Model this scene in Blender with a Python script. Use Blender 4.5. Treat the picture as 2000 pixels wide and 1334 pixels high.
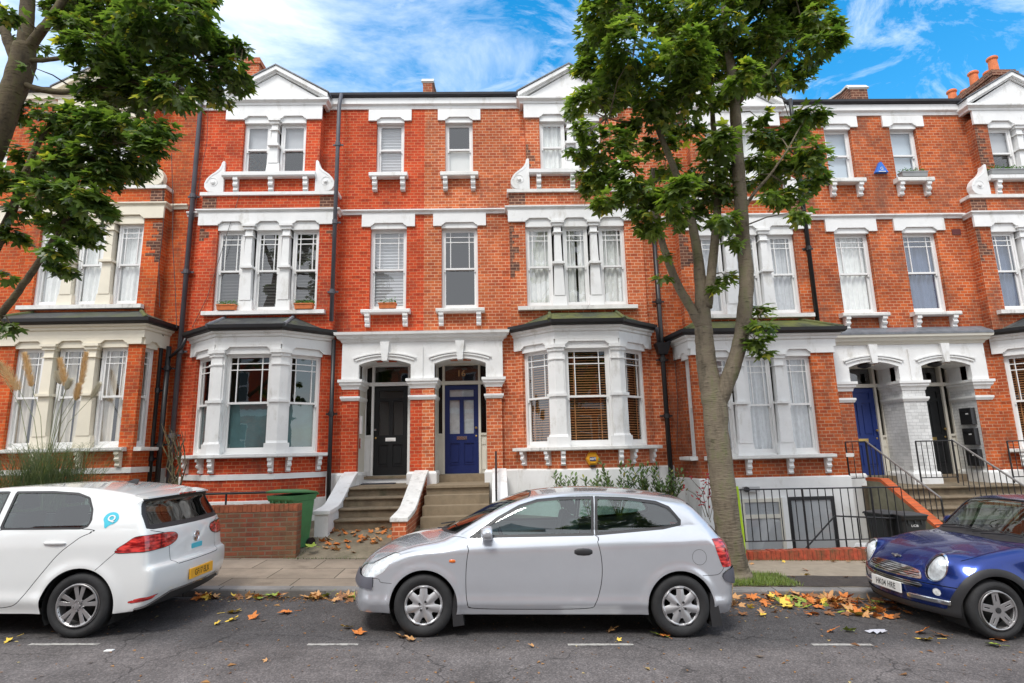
import bpy, bmesh, math, random
import numpy as np
from mathutils import Vector, Matrix
S = bpy.context.scene
for o in list(bpy.data.objects): bpy.data.objects.remove(o)
R = math.radians
random.seed(7)
# ------------------------------------------------------------------ camera
FPX, CX, CY = 1127.0, 1000.0, 667.0           # focal length in pixels of the 2000 px wide photograph
CAMP = Vector((0, 0, 1.9))
def _unit(v): v = np.array(v, float); return v/np.linalg.norm(v)
_up = _unit([(864-CX)/FPX, (CY+5300)/FPX, 1])
_dp = np.array([(973-CX)/FPX, 0, 1.0]); _dp[1] = -(_up[0]*_dp[0]+_up[2])/_up[1]; _dp = _unit(_dp)
_xx = np.cross(_up, _dp); _xx = _xx if _xx[0] > 0 else -_xx
CM = np.array([_xx, _dp, _up])                  # world axes in camera (right, up, forward) components
def at(px, py, Y):                              # point of the photo on the plane Y = const
    r = CM @ np.array([(px-CX)/FPX, (CY-py)/FPX, 1.0]); return Vector(CAMP) + Vector(r*(Y/r[1]))
cam = bpy.data.objects.new("camera", bpy.data.cameras.new("camera"))
S.collection.objects.link(cam); S.camera = cam
right, upv, fwd = Vector(CM[:, 0]), Vector(CM[:, 1]), Vector(CM[:, 2])
mw = Matrix.Identity(4)
for i in range(3): mw[i][0], mw[i][1], mw[i][2], mw[i][3] = right[i], upv[i], -fwd[i], CAMP[i]
cam.matrix_world = mw
cam.data.sensor_width = 36; cam.data.lens = 36*FPX/2000; cam.data.clip_start = .05; cam.data.clip_end = 3000
S.render.resolution_x, S.render.resolution_y = 1024, 683
# ------------------------------------------------------------------ light
SUN_EL, SUN_AZ = R(56), R(200)                  # sun high behind the camera, through thin cloud
w = bpy.data.worlds.new("World"); S.world = w; w.use_nodes = True
nt = w.node_tree; nt.nodes.clear(); N = nt.nodes.new; L = nt.links.new
out = N('ShaderNodeOutputWorld'); bg = N('ShaderNodeBackground'); L(bg.outputs[0], out.inputs[0])
sky = N('ShaderNodeTexSky'); sky.sky_type = 'NISHITA'; sky.sun_disc = False
sky.sun_elevation = SUN_EL; sky.sun_rotation = SUN_AZ; sky.air_density = 1.3; sky.dust_density = .3; sky.ozone_density = 3.5
hs = N('ShaderNodeHueSaturation'); hs.inputs['Hue'].default_value = .49; hs.inputs['Saturation'].default_value = 1.42; hs.inputs['Value'].default_value = 1.55
L(sky.outputs[0], hs.inputs['Color'])
tc = N('ShaderNodeTexCoord'); mp = N('ShaderNodeMapping'); mp.inputs['Scale'].default_value = (1.6, 2.2, 4.2); mp.inputs['Rotation'].default_value = (0, R(-28), R(15))
mp.inputs['Location'].default_value = (.35, .2, .1)
L(tc.outputs['Generated'], mp.inputs['Vector'])
n1 = N('ShaderNodeTexNoise'); n1.inputs['Scale'].default_value = 1.5; n1.inputs['Detail'].default_value = 9; n1.inputs['Roughness'].default_value = .62; n1.inputs['Distortion'].default_value = .5
L(mp.outputs[0], n1.inputs['Vector'])
sx = N('ShaderNodeSeparateXYZ'); L(tc.outputs['Generated'], sx.inputs[0])
# unseen cloud added behind the camera (-Y) for front fill; some at left (-X)
m1 = N('ShaderNodeMath'); m1.operation = 'MULTIPLY_ADD'; m1.inputs[1].default_value = -.30; m1.inputs[2].default_value = .20; L(sx.outputs['Y'], m1.inputs[0])
m2 = N('ShaderNodeMath'); m2.operation = 'MULTIPLY_ADD'; m2.inputs[1].default_value = -.17; L(sx.outputs['X'], m2.inputs[0]); L(m1.outputs[0], m2.inputs[2])
m3 = N('ShaderNodeMath'); m3.operation = 'ADD'; L(n1.outputs['Fac'], m3.inputs[0]); L(m2.outputs[0], m3.inputs[1])
cr = N('ShaderNodeMapRange'); cr.inputs['From Min'].default_value = .395; cr.inputs['From Max'].default_value = .74; L(m3.outputs[0], cr.inputs['Value'])
mp2 = N('ShaderNodeMapping'); mp2.inputs['Scale'].default_value = (2.2, 5, 7); mp2.inputs['Rotation'].default_value = (0, R(24), R(-20)); L(tc.outputs['Generated'], mp2.inputs['Vector'])
n2 = N('ShaderNodeTexNoise'); n2.inputs['Scale'].default_value = 2.1; n2.inputs['Detail'].default_value = 10; n2.inputs['Roughness'].default_value = .68; n2.inputs['Distortion'].default_value = 1.0; L(mp2.outputs[0], n2.inputs['Vector'])
c2 = N('ShaderNodeMapRange'); c2.inputs['From Min'].default_value = .47; c2.inputs['From Max'].default_value = .78; c2.inputs['To Max'].default_value = .62; L(n2.outputs['Fac'], c2.inputs['Value'])
cm = N('ShaderNodeMath'); cm.operation = 'MAXIMUM'; L(cr.outputs[0], cm.inputs[0]); L(c2.outputs[0], cm.inputs[1])
mx = N('ShaderNodeMix'); mx.data_type = 'RGBA'; L(cm.outputs[0], mx.inputs['Factor'])
L(hs.outputs[0], mx.inputs['A']); mx.inputs['B'].default_value = (8.6, 9.0, 9.6, 1)
L(mx.outputs['Result'], bg.inputs['Color']); bg.inputs['Strength'].default_value = .125
sl = bpy.data.lights.new("sun", 'SUN'); sl.energy = 1.8; sl.angle = R(16); sl.color = (1, .965, .91)
so = bpy.data.objects.new("sun", sl); S.collection.objects.link(so)
so.rotation_euler = (R(90)-SUN_EL, 0, R(-22))
so.location = (0, 0, 30)
S.view_settings.view_transform = 'Standard'; S.view_settings.look = 'None'; S.view_settings.gamma = 1
S.view_settings.exposure = .45
S.render.engine = 'CYCLES'
# ------------------------------------------------------------------ materials
def newmat(name):
    m = bpy.data.materials.new(name); m.use_nodes = True
    nt = m.node_tree; b = nt.nodes['Principled BSDF']
    return m, nt, b
def setspec(b, v): b.inputs['Specular IOR Level'].default_value = v
def plain(name, col, rough=.5, metal=0, spec=.5, coat=0, var=0, vscale=3, bump=0, bscale=40, dirt=None, dscale=1.5, dth=.55, coord='Object'):
    """procedural paint/stone: base colour, broad noise variation, optional dirt colour patches and bump"""
    m, nt, b = newmat(name); N = nt.nodes.new; L = nt.links.new
    b.inputs['Base Color'].default_value = (*col, 1); b.inputs['Roughness'].default_value = rough
    b.inputs['Metallic'].default_value = metal; setspec(b, spec)
    if coat: b.inputs['Coat Weight'].default_value = coat; b.inputs['Coat Roughness'].default_value = .04
    geo = N('ShaderNodeNewGeometry') if coord == 'Object' else N('ShaderNodeTexCoord')
    vec = geo.outputs['Position'] if coord == 'Object' else geo.outputs['Object']
    last = None
    if var:
        n = N('ShaderNodeTexNoise'); n.inputs['Scale'].default_value = vscale; n.inputs['Detail'].default_value = 6; n.inputs['Roughness'].default_value = .65
        L(vec, n.inputs['Vector'])
        mr = N('ShaderNodeMapRange'); mr.inputs['From Min'].default_value = .3; mr.inputs['From Max'].default_value = .7
        mr.inputs['To Min'].default_value = 1-var; mr.inputs['To Max'].default_value = 1+var; L(n.outputs['Fac'], mr.inputs['Value'])
        mm = N('ShaderNodeMix'); mm.data_type = 'RGBA'; mm.blend_type = 'MULTIPLY'; mm.inputs['Factor'].default_value = 1
        mm.inputs['A'].default_value = (*col, 1); L(mr.outputs[0], mm.inputs['B']); last = mm.outputs['Result']
    if dirt:
        n = N('ShaderNodeTexNoise'); n.inputs['Scale'].default_value = dscale; n.inputs['Detail'].default_value = 10; n.inputs['Roughness'].default_value = .7
        mp = N('ShaderNodeMapping'); mp.inputs['Scale'].default_value = (1, 1, .45); L(vec, mp.inputs[0]); L(mp.outputs[0], n.inputs['Vector'])
        mr = N('ShaderNodeMapRange'); mr.inputs['From Min'].default_value = dth; mr.inputs['From Max'].default_value = dth+.22; L(n.outputs['Fac'], mr.inputs['Value'])
        mm = N('ShaderNodeMix'); mm.data_type = 'RGBA'; L(mr.outputs[0], mm.inputs['Factor'])
        if last: L(last, mm.inputs['A'])
        else: mm.inputs['A'].default_value = (*col, 1)
        mm.inputs['B'].default_value = (*dirt, 1); last = mm.outputs['Result']
    if last: L(last, b.inputs['Base Color'])
    if bump:
        n = N('ShaderNodeTexNoise'); n.inputs['Scale'].default_value = bscale; n.inputs['Detail'].default_value = 5; L(vec, n.inputs['Vector'])
        bp = N('ShaderNodeBump'); bp.inputs['Strength'].default_value = bump; bp.inputs['Distance'].default_value = .01
        L(n.outputs['Fac'], bp.inputs['Height']); L(bp.outputs[0], b.inputs['Normal'])
    return m
def brick(name, c1, c2, mortar, bw=.17, rh=.075, ms=.0085, stain=.55, stainc=(.10, .06, .045), seed=0, mort2=None, rough=.85, pale=0):
    m, nt, b = newmat(name); N = nt.nodes.new; L = nt.links.new
    uv = N('ShaderNodeUVMap'); uv.uv_map = 'UVMap'
    br = N('ShaderNodeTexBrick'); L(uv.outputs[0], br.inputs['Vector'])
    br.inputs['Scale'].default_value = 1; br.inputs['Brick Width'].default_value = bw; br.inputs['Row Height'].default_value = rh
    br.inputs['Mortar Size'].default_value = ms; br.inputs['Mortar Smooth'].default_value = .3; br.inputs['Bias'].default_value = -.1
    br.inputs['Color1'].default_value = (*c1, 1); br.inputs['Color2'].default_value = (*c2, 1); br.inputs['Mortar'].default_value = (*mortar, 1)
    geo = N('ShaderNodeNewGeometry'); add = N('ShaderNodeVectorMath'); add.operation = 'ADD'; add.inputs[1].default_value = (seed*7.3, seed*3.1, seed*1.7)
    L(geo.outputs['Position'], add.inputs[0])
    # broad tone drift
    n0 = N('ShaderNodeTexNoise'); n0.inputs['Scale'].default_value = .8; n0.inputs['Detail'].default_value = 7; n0.inputs['Roughness'].default_value = .7; L(add.outputs[0], n0.inputs['Vector'])
    mr = N('ShaderNodeMapRange'); mr.inputs['From Min'].default_value = .3; mr.inputs['From Max'].default_value = .7; mr.inputs['To Min'].default_value = .64; mr.inputs['To Max'].default_value = 1.26; L(n0.outputs['Fac'], mr.inputs['Value'])
    mm = N('ShaderNodeMix'); mm.data_type = 'RGBA'; mm.blend_type = 'MULTIPLY'; mm.inputs['Factor'].default_value = 1; L(br.outputs['Color'], mm.inputs['A']); L(mr.outputs[0], mm.inputs['B'])
    # single darker burnt bricks
    sc = N('ShaderNodeVectorMath'); sc.operation = 'DIVIDE'; sc.inputs[1].default_value = (bw, rh, 1); L(uv.outputs[0], sc.inputs[0])
    fl = N('ShaderNodeVectorMath'); fl.operation = 'FLOOR'; L(sc.outputs[0], fl.inputs[0])
    wn = N('ShaderNodeTexWhiteNoise'); wn.noise_dimensions = '2D'; L(fl.outputs[0], wn.inputs['Vector'])
    gt = N('ShaderNodeMapRange'); gt.inputs['From Min'].default_value = .8; gt.inputs['From Max'].default_value = 1; gt.inputs['To Max'].default_value = .5; L(wn.outputs['Value'], gt.inputs['Value'])
    m2 = N('ShaderNodeMix'); m2.data_type = 'RGBA'; L(gt.outputs[0], m2.inputs['Factor']); L(mm.outputs['Result'], m2.inputs['A']); m2.inputs['B'].default_value = (*[c*.55 for c in c2], 1)
    # soot / weather patches with their own outline
    mp = N('ShaderNodeMapping'); mp.inputs['Scale'].default_value = (1, 1, .5); L(add.outputs[0], mp.inputs[0])
    n1 = N('ShaderNodeTexNoise'); n1.inputs['Scale'].default_value = 1.1; n1.inputs['Detail'].default_value = 12; n1.inputs['Roughness'].default_value = .72; L(mp.outputs[0], n1.inputs['Vector'])
    m3r = N('ShaderNodeMapRange'); m3r.inputs['From Min'].default_value = stain; m3r.inputs['From Max'].default_value = stain+.2; m3r.inputs['To Max'].default_value = .8; L(n1.outputs['Fac'], m3r.inputs['Value'])
    m3 = N('ShaderNodeMix'); m3.data_type = 'RGBA'; L(m3r.outputs[0], m3.inputs['Factor']); L(m2.outputs['Result'], m3.inputs['A']); m3.inputs['B'].default_value = (*stainc, 1)
    L(m3.outputs['Result'], b.inputs['Base Color']); b.inputs['Roughness'].default_value = rough; setspec(b, .25)
    n2 = N('ShaderNodeTexNoise'); n2.inputs['Scale'].default_value = 60; L(geo.outputs['Position'], n2.inputs['Vector'])
    ma = N('ShaderNodeMath'); ma.operation = 'MULTIPLY_ADD'; ma.inputs[1].default_value = -1.0; L(br.outputs['Fac'], ma.inputs[0]); L(n2.outputs['Fac'], ma.inputs[2])
    bp = N('ShaderNodeBump'); bp.inputs['Strength'].default_value = .5; bp.inputs['Distance'].default_value = .008; L(ma.outputs[0], bp.inputs['Height']); L(bp.outputs[0], b.inputs['Normal'])
    return m
def glass(name, tint=(1, 1, 1), refl=1.0, ior=1.6, rough=.0, wav=.0):
    m, nt, b = newmat(name); nt.nodes.remove(b); N = nt.nodes.new; L = nt.links.new
    o = nt.nodes['Material Output']; t = N('ShaderNodeBsdfTransparent'); t.inputs[0].default_value = (*tint, 1)
    g = N('ShaderNodeBsdfGlossy'); g.inputs['Roughness'].default_value = rough; g.inputs[0].default_value = (refl, refl, refl, 1)
    f = N('ShaderNodeFresnel'); gb = N('ShaderNodeNewGeometry'); mi = N('ShaderNodeMapRange'); mi.inputs['To Min'].default_value = ior; mi.inputs['To Max'].default_value = 1/ior; L(gb.outputs['Backfacing'], mi.inputs['Value']); L(mi.outputs[0], f.inputs[0]); x = N('ShaderNodeMixShader'); L(f.outputs[0], x.inputs[0]); L(t.outputs[0], x.inputs[1]); L(g.outputs[0], x.inputs[2]); L(x.outputs[0], o.inputs[0])
    if wav:
        geo = N('ShaderNodeNewGeometry'); n = N('ShaderNodeTexNoise'); n.inputs['Scale'].default_value = 2.2; L(geo.outputs['Position'], n.inputs['Vector'])
        bp = N('ShaderNodeBump'); bp.inputs['Strength'].default_value = wav; bp.inputs['Distance'].default_value = .02; L(n.outputs['Fac'], bp.inputs['Height']); L(bp.outputs[0], g.inputs['Normal']); L(bp.outputs[0], f.inputs['Normal'])
    return m
# ------------------------------------------------------------------ mesh builder
ORG = {}
COL = S.collection
class MB:
    def __init__(s): s.v = []; s.f = []
    def quad(s, *p):
        n = len(s.v); s.v += [tuple(q) for q in p]; s.f.append(tuple(range(n, n+len(p)))); return s
    def hexa(s, p):     # 8 points: bottom 4 (ccw), top 4
        n = len(s.v); s.v += [tuple(q) for q in p]
        for f in ((0, 3, 2, 1), (4, 5, 6, 7), (0, 1, 5, 4), (1, 2, 6, 5), (2, 3, 7, 6), (3, 0, 4, 7)): s.f.append(tuple(n+i for i in f))
        return s
    def box(s, x0, x1, y0, y1, z0, z1):
        x0, x1 = sorted((x0, x1)); y0, y1 = sorted((y0, y1)); z0, z1 = sorted((z0, z1))
        return s.hexa([(x0, y0, z0), (x1, y0, z0), (x1, y1, z0), (x0, y1, z0), (x0, y0, z1), (x1, y0, z1), (x1, y1, z1), (x0, y1, z1)])
    def prism(s, a, b):  # two equal rings of points
        n = len(s.v); k = len(a); s.v += [tuple(q) for q in a]+[tuple(q) for q in b]
        s.f.append(tuple(range(n, n+k))); s.f.append(tuple(range(n+2*k-1, n+k-1, -1)))
        for i in range(k): j = (i+1) % k; s.f.append((n+i, n+k+i, n+k+j, n+j))
        return s
    def tube(s, pts, r, n=8, caps=True):
        pts = [Vector(p) for p in pts]; rs = r if isinstance(r, (list, tuple)) else [r]*len(pts)
        rings = []; ref = None
        for i, p in enumerate(pts):
            d = (pts[min(i+1, len(pts)-1)]-pts[max(i-1, 0)]).normalized()
            if ref is None: ref = d.orthogonal().normalized()
            a = (ref-d*ref.dot(d)); a = a.normalized() if a.length > 1e-6 else d.orthogonal().normalized()
            ref = a; b = d.cross(a); base = len(s.v)
            for k in range(n): t = 2*math.pi*k/n; s.v.append(tuple(p+(a*math.cos(t)+b*math.sin(t))*rs[i]))
            rings.append(base)
        for i in range(len(rings)-1):
            for k in range(n): j = (k+1) % n; s.f.append((rings[i]+k, rings[i]+j, rings[i+1]+j, rings[i+1]+k))
        if caps: s.f.append(tuple(rings[0]+k for k in range(n-1, -1, -1))); s.f.append(tuple(rings[-1]+k for k in range(n)))
        return s
    def lathe(s, prof, c, ax='z', n=24, caps=True):   # prof [(r, h)]
        base = len(s.v); m = len(prof)
        for r, h in prof:
            for k in range(n):
                t = 2*math.pi*k/n; a, b = r*math.cos(t), r*math.sin(t)
                p = {'z': (a, b, h), 'y': (a, h, b), 'x': (h, a, b)}[ax]; s.v.append((c[0]+p[0], c[1]+p[1], c[2]+p[2]))
        for i in range(m-1):
            for k in range(n): j = (k+1) % n; s.f.append((base+i*n+k, base+i*n+j, base+(i+1)*n+j, base+(i+1)*n+k))
        if caps: s.f.append(tuple(base+k for k in range(n-1, -1, -1))); s.f.append(tuple(base+(m-1)*n+k for k in range(n)))
        return s
    def sweep(s, path, prof):   # path [(x,y)] left to right, outward = towards the street; prof closed [(o,z)]
        P = [Vector(p) for p in path]; k = len(prof); rings = []
        for i, p in enumerate(P):
            ds = []
            if i > 0: ds.append((P[i]-P[i-1]).normalized())
            if i < len(P)-1: ds.append((P[i+1]-P[i]).normalized())
            ns = [Vector((d.y, -d.x)) for d in ds]
            if len(ns) == 2: nb = (ns[0]+ns[1]).normalized(); nb = nb/max(.3, nb.dot(ns[0]))
            else: nb = ns[0]
            rings.append(len(s.v))
            for o, z in prof: s.v.append((p.x+nb.x*o, p.y+nb.y*o, z))
        for i in range(len(rings)-1):
            for a in range(k): b = (a+1) % k; s.f.append((rings[i]+a, rings[i]+b, rings[i+1]+b, rings[i+1]+a))
        s.f.append(tuple(rings[0]+a for a in range(k-1, -1, -1))); s.f.append(tuple(rings[-1]+a for a in range(k)))
        return s
    def build(s, name, mat, parent=None, smooth=False, recalc=True, org=None, bevel=0):
        o3 = Vector(org) if org is not None else (ORG.get(parent.name, Vector((0, 0, 0))) if parent else Vector((0, 0, 0)))
        me = bpy.data.meshes.new(name); me.from_pydata([(a-o3.x, b-o3.y, c-o3.z) for a, b, c in s.v], [], s.f)
        if recalc:
            bm = bmesh.new(); bm.from_mesh(me); bmesh.ops.recalc_face_normals(bm, faces=bm.faces); bm.to_mesh(me); bm.free()
        boxuv(me, o3)
        for mt in (mat if isinstance(mat, (list, tuple)) else [mat]): me.materials.append(mt)
        if smooth: me.polygons.foreach_set('use_smooth', [True]*len(me.polygons))
        ob = bpy.data.objects.new(name, me); COL.objects.link(ob)
        if parent: ob.parent = parent; ORG[ob.name] = o3
        elif org is not None: ob.location = o3; ORG[ob.name] = o3
        if bevel:
            md = ob.modifiers.new('bevel', 'BEVEL'); md.width = bevel; md.segments = 2; md.limit_method = 'ANGLE'; md.angle_limit = R(40)
        return ob
def boxuv(me, o3):
    uvl = me.uv_layers.new(name='UVMap'); n = len(me.loops)
    if not n: return
    co = np.empty(len(me.vertices)*3); me.vertices.foreach_get('co', co); co = co.reshape(-1, 3)+np.array(o3)
    li = np.empty(n, int); me.loops.foreach_get('vertex_index', li)
    nf = len(me.polygons); fn = np.empty(nf*3); me.polygons.foreach_get('normal', fn); fn = fn.reshape(-1, 3)
    tot = np.empty(nf, int); me.polygons.foreach_get('loop_total', tot); ln = np.repeat(fn, tot, axis=0)
    p = co[li]; t = np.stack([-ln[:, 1], ln[:, 0]], 1); tl = np.linalg.norm(t, axis=1); t = t/np.maximum(tl, 1e-6)[:, None]
    t = np.where((np.abs(t[:, 0]) >= np.abs(t[:, 1]))[:, None] & (t[:, :1] < 0), -t, t)
    flat = np.abs(ln[:, 2]) > .7
    u = np.where(flat, p[:, 0], p[:, 0]*t[:, 0]+p[:, 1]*t[:, 1]); v = np.where(flat, p[:, 1], p[:, 2])
    uvl.data.foreach_set('uv', np.stack([u, v], 1).ravel())
def tag(o, label=None, cat=None, group=None, kind=None):
    if label: o['label'] = label
    if cat: o['category'] = cat
    if group: o['group'] = group
    if kind: o['kind'] = kind
    return o
def thing(name, loc, label, cat, group=None, rz=0):
    o = bpy.data.objects.new(name, None); COL.objects.link(o); o.location = loc; o.rotation_euler.z = rz
    o.empty_display_size = .2; ORG[o.name] = Vector(loc); return tag(o, label, cat, group)
class Seg:   # a vertical facade strip: s along, o out of the wall, z up
    def __init__(g, P, d, n): g.P = Vector(P); g.d = Vector(d).normalized(); g.n = Vector(n).normalized()
    def pt(g, s, o, z): q = g.P+g.d*s+g.n*o; return (q.x, q.y, z)
    def box(g, mb, s0, s1, o0, o1, z0, z1):
        return mb.hexa([g.pt(s0, o1, z0), g.pt(s1, o1, z0), g.pt(s1, o0, z0), g.pt(s0, o0, z0), g.pt(s0, o1, z1), g.pt(s1, o1, z1), g.pt(s1, o0, z1), g.pt(s0, o0, z1)])
    def prism_sz(g, mb, poly, o0, o1): return mb.prism([g.pt(s, o1, z) for s, z in poly], [g.pt(s, o0, z) for s, z in poly])
    def prism_oz(g, mb, poly, s0, s1): return mb.prism([g.pt(s0, o, z) for o, z in poly], [g.pt(s1, o, z) for o, z in poly])
    def wall(g, mb, s0, s1, z0, z1, holes, depth=.16, o=0):
        ss = sorted({s0, s1} | {min(max(h[i], s0), s1) for h in holes for i in (0, 1)}); zs = sorted({z0, z1} | {min(max(h[i], z0), z1) for h in holes for i in (2, 3)})
        for a, b in zip(ss, ss[1:]):
            for c, d in zip(zs, zs[1:]):
                if b-a < 1e-5 or d-c < 1e-5: continue
                m, k = (a+b)/2, (c+d)/2
                if any(h[0] < m < h[1] and h[2] < k < h[3] for h in holes): continue
                mb.quad(g.pt(a, o, c), g.pt(b, o, c), g.pt(b, o, d), g.pt(a, o, d))
        for h in holes:
            a, b, c, d = h[:4]
            for p, q in (((a, c), (a, d)), ((b, c), (b, d)), ((a, c), (b, c)), ((a, d), (b, d))):
                mb.quad(g.pt(p[0], o, p[1]), g.pt(q[0], o, q[1]), g.pt(q[0], o-depth, q[1]), g.pt(p[0], o-depth, p[1]))
def segs(path):
    out = []
    for a, b in zip(path, path[1:]):
        a, b = Vector(a), Vector(b); d = (b-a).normalized(); g = Seg(a, d, (d.y, -d.x)); g.len = (b-a).length; out.append(g)
    return out
# ================================================================== materials of the terrace
WHITE = plain('white_paint', (.79, .79, .78), .5, var=.07, vscale=1.6, dirt=(.52, .50, .45), dth=.54, dscale=3.2, bump=.12, bscale=25)
WHITE2 = plain('white_gloss', (.80, .80, .79), .3, var=.03)
OFFW = plain('off_white', (.66, .63, .55), .45, var=.05)
CREAM = plain('cream_paint', (.76, .70, .57), .5, var=.06, vscale=1.3, dirt=(.42, .37, .28), dth=.66, bump=.12, bscale=25)
LEDGE = plain('weathered_white', (.74, .73, .70), .6, var=.12, vscale=5, dirt=(.16, .15, .12), dth=.56, dscale=4, bump=.2, bscale=30)
BR_A = brick('red_brick', (.62, .078, .022), (.44, .046, .018), (.60, .22, .11), seed=1, stain=.53, stainc=(.13, .05, .04))
BR_B = brick('orange_brick', (.63, .155, .052), (.44, .085, .036), (.72, .42, .26), seed=2, stain=.51, stainc=(.14, .07, .05))
BR_C = brick('soft_orange_brick', (.59, .125, .030), (.36, .066, .024), (.55, .30, .18), seed=3, stain=.48, stainc=(.13, .07, .05))
BR_Z = brick('deep_orange_brick', (.66, .110, .020), (.46, .066, .02), (.58, .24, .10), seed=4, stain=.51)
BR_DK = brick('dark_red_brick', (.40, .05, .022), (.30, .04, .02), (.42, .13, .07), seed=5, stain=.6)
BR_GW = brick('garden_brick', (.34, .085, .045), (.17, .065, .045), (.22, .16, .11), bw=.22, seed=6, stain=.38, stainc=(.17, .125, .065), ms=.012)
BR_WH = brick('painted_brick', (.74, .74, .73), (.72, .72, .71), (.55, .55, .55), seed=7, stain=.8, ms=.006)
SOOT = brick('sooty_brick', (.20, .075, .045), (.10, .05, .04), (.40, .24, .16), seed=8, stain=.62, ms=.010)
SLATE = brick('slates', (.085, .09, .085), (.05, .055, .06), (.02, .02, .02), bw=.3, rh=.16, ms=.006, seed=9, stain=.52, stainc=(.10, .115, .03), rough=.6)
MOSS = brick('mossy_slates', (.09, .10, .06), (.06, .07, .05), (.02, .02, .02), bw=.3, rh=.16, ms=.006, seed=10, stain=.42, stainc=(.17, .18, .04), rough=.8)
BLACK = plain('black_iron', (.018, .018, .02), .4, var=.2)
PIPE = plain('dark_pipe', (.03, .03, .036), .45, var=.25)
PIPEG = plain('grey_pipe', (.085, .085, .10), .5, var=.2)
LEAD = plain('lead', (.16, .17, .19), .5, var=.3, vscale=6)
STONE = plain('step_stone', (.19, .145, .095), .8, var=.3, vscale=5, dirt=(.07, .075, .04), dth=.52, dscale=3, bump=.5, bscale=30)
STONE2 = plain('buff_step', (.24, .185, .12), .8, var=.15, vscale=6, dirt=(.14, .12, .08), dth=.56, bump=.4, bscale=40)
TERRA = plain('terracotta', (.62, .17, .05), .7, var=.2, vscale=12)
NET = plain('net_curtain', (.86, .86, .84), .9, var=.08, vscale=8)
NETG = plain('grey_voile', (.60, .61, .63), .9, var=.12, vscale=10)
CREAMC = plain('beige_curtain', (.66, .60, .52), .9, var=.1)
BLUEC = plain('blue_curtain', (.13, .17, .27), .9, var=.15)
BLINDG = plain('grey_blind', (.50, .50, .52), .8)
TEALREFL = plain('teal_reflection', (.075, .16, .17), .35, var=.3, vscale=2)  # teal reflection in the lower bay panes, painted as a colour
BLINDP = plain('sky_toned_blind', (.52, .60, .68), .8)  # pale blind, tinted blue in place of sky reflected in the panes
BLINDD = plain('charcoal_blind', (.055, .05, .048), .8)
BLINDW = plain('white_blind', (.74, .74, .72), .7)
WOODB = plain('wood_blind', (.42, .19, .07), .5, var=.2, vscale=20)
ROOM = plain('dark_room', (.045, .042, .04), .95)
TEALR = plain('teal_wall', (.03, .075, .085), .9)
PANE = glass('window_pane', (.93, .95, .95), 1.0, 2.0, wav=.05)
PANEF = glass('frosted_pane', (.30, .30, .29), .8, 1.5, rough=.12, wav=.2)
DBLACK = plain('black_door', (.012, .013, .014), .42, spec=.3)
DBLUE = plain('blue_door', (.010, .020, .105), .40, spec=.35)
DBLUE2 = plain('royal_blue_door', (.014, .032, .16), .4, spec=.35)
BRASS = plain('brass', (.6, .42, .15), .3, metal=1)
CHROME = plain('chrome', (.75, .75, .76), .12, metal=1)
# ================================================================== facade pieces
YW = 13.3
def curtain(g, s0, s1, z0, z1, o, kind, par):
    mb = MB()
    if kind in ('net', 'voile', 'blue', 'beige', 'netgap'):
        m = {'net': NET, 'voile': NETG, 'blue': BLUEC, 'beige': CREAMC, 'netgap': NET}[kind]
        rng = random.Random(int(s0*100)+int(z0*37)); nn = max(16, int((s1-s0)*60)); gap = kind in ('netgap', 'beige')
        ph = rng.random()*6; ss = [s0+(s1-s0)*i/nn for i in range(nn+1)]
        def oo(s, k): return o+.022*math.sin(s*52+ph+k*.5)+.012*math.sin(s*23+ph*2)
        for i in range(nn):
            if gap and abs((i+.5)/nn-.56) < .05: continue
            for k, (a, b) in enumerate(((z0, z0+(z1-z0)*.5), (z0+(z1-z0)*.5, z1))):
                mb.quad(g.pt(ss[i], oo(ss[i], k), a), g.pt(ss[i+1], oo(ss[i+1], k), a), g.pt(ss[i+1], oo(ss[i+1], k+1), b), g.pt(ss[i], oo(ss[i], k+1), b))
        return mb.build('curtain', m, par, smooth=True)
    if kind in ('pleat', 'dpleat', 'halfpleat'):
        m = BLINDD if kind == 'dpleat' else BLINDG; lo = z0 if kind != 'halfpleat' else z0+(z1-z0)*.48
        n = int((z1-lo)/.075)
        for i in range(n):
            a = lo+(z1-lo)*i/n; b = lo+(z1-lo)*(i+1)/n; c = (a+b)/2
            mb.quad(g.pt(s0, o, a), g.pt(s1, o, a), g.pt(s1, o+.018, c), g.pt(s0, o+.018, c)); mb.quad(g.pt(s0, o+.018, c), g.pt(s1, o+.018, c), g.pt(s1, o, b), g.pt(s0, o, b))
        return mb.build('blind', m, par)
    if kind == 'lowwhite':
        g.box(mb, s0, s1, o, o+.01, z0, z0+(z1-z0)*.52); return mb.build('blind', BLINDW, par)
    if kind == 'tealrefl':
        g.box(mb, s0, s1, o, o+.01, z0, z0+(z1-z0)*.5); return mb.build('reflection_panel', TEALREFL, par)  # added panel behind the lower sash, coloured as a reflection
    if kind == 'pale':
        g.box(mb, s0, s1, o, o+.01, z0, z1); return mb.build('blind', BLINDP, par)
    if kind == 'topgrey':
        g.box(mb, s0, s1, o, o+.01, z0+(z1-z0)*.52, z1); return mb.build('blind', BLINDG, par)
    if kind == 'venetian':
        n = int((z1-z0)/.055)
        for i in range(n):
            z = z0+.03+i*.055; mb.hexa([g.pt(s0, o+.02, z-.010), g.pt(s1, o+.02, z-.010), g.pt(s1, o-.02, z+.012), g.pt(s0, o-.02, z+.012), g.pt(s0, o+.02, z-.007), g.pt(s1, o+.02, z-.007), g.pt(s1, o-.02, z+.015), g.pt(s0, o-.02, z+.015)])
        for q in (.2, .8):
            s = s0+(s1-s0)*q; g.box(mb, s-.012, s+.012, o+.021, o+.024, z0, z1)
        return mb.build('blind', WOODB, par)
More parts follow.
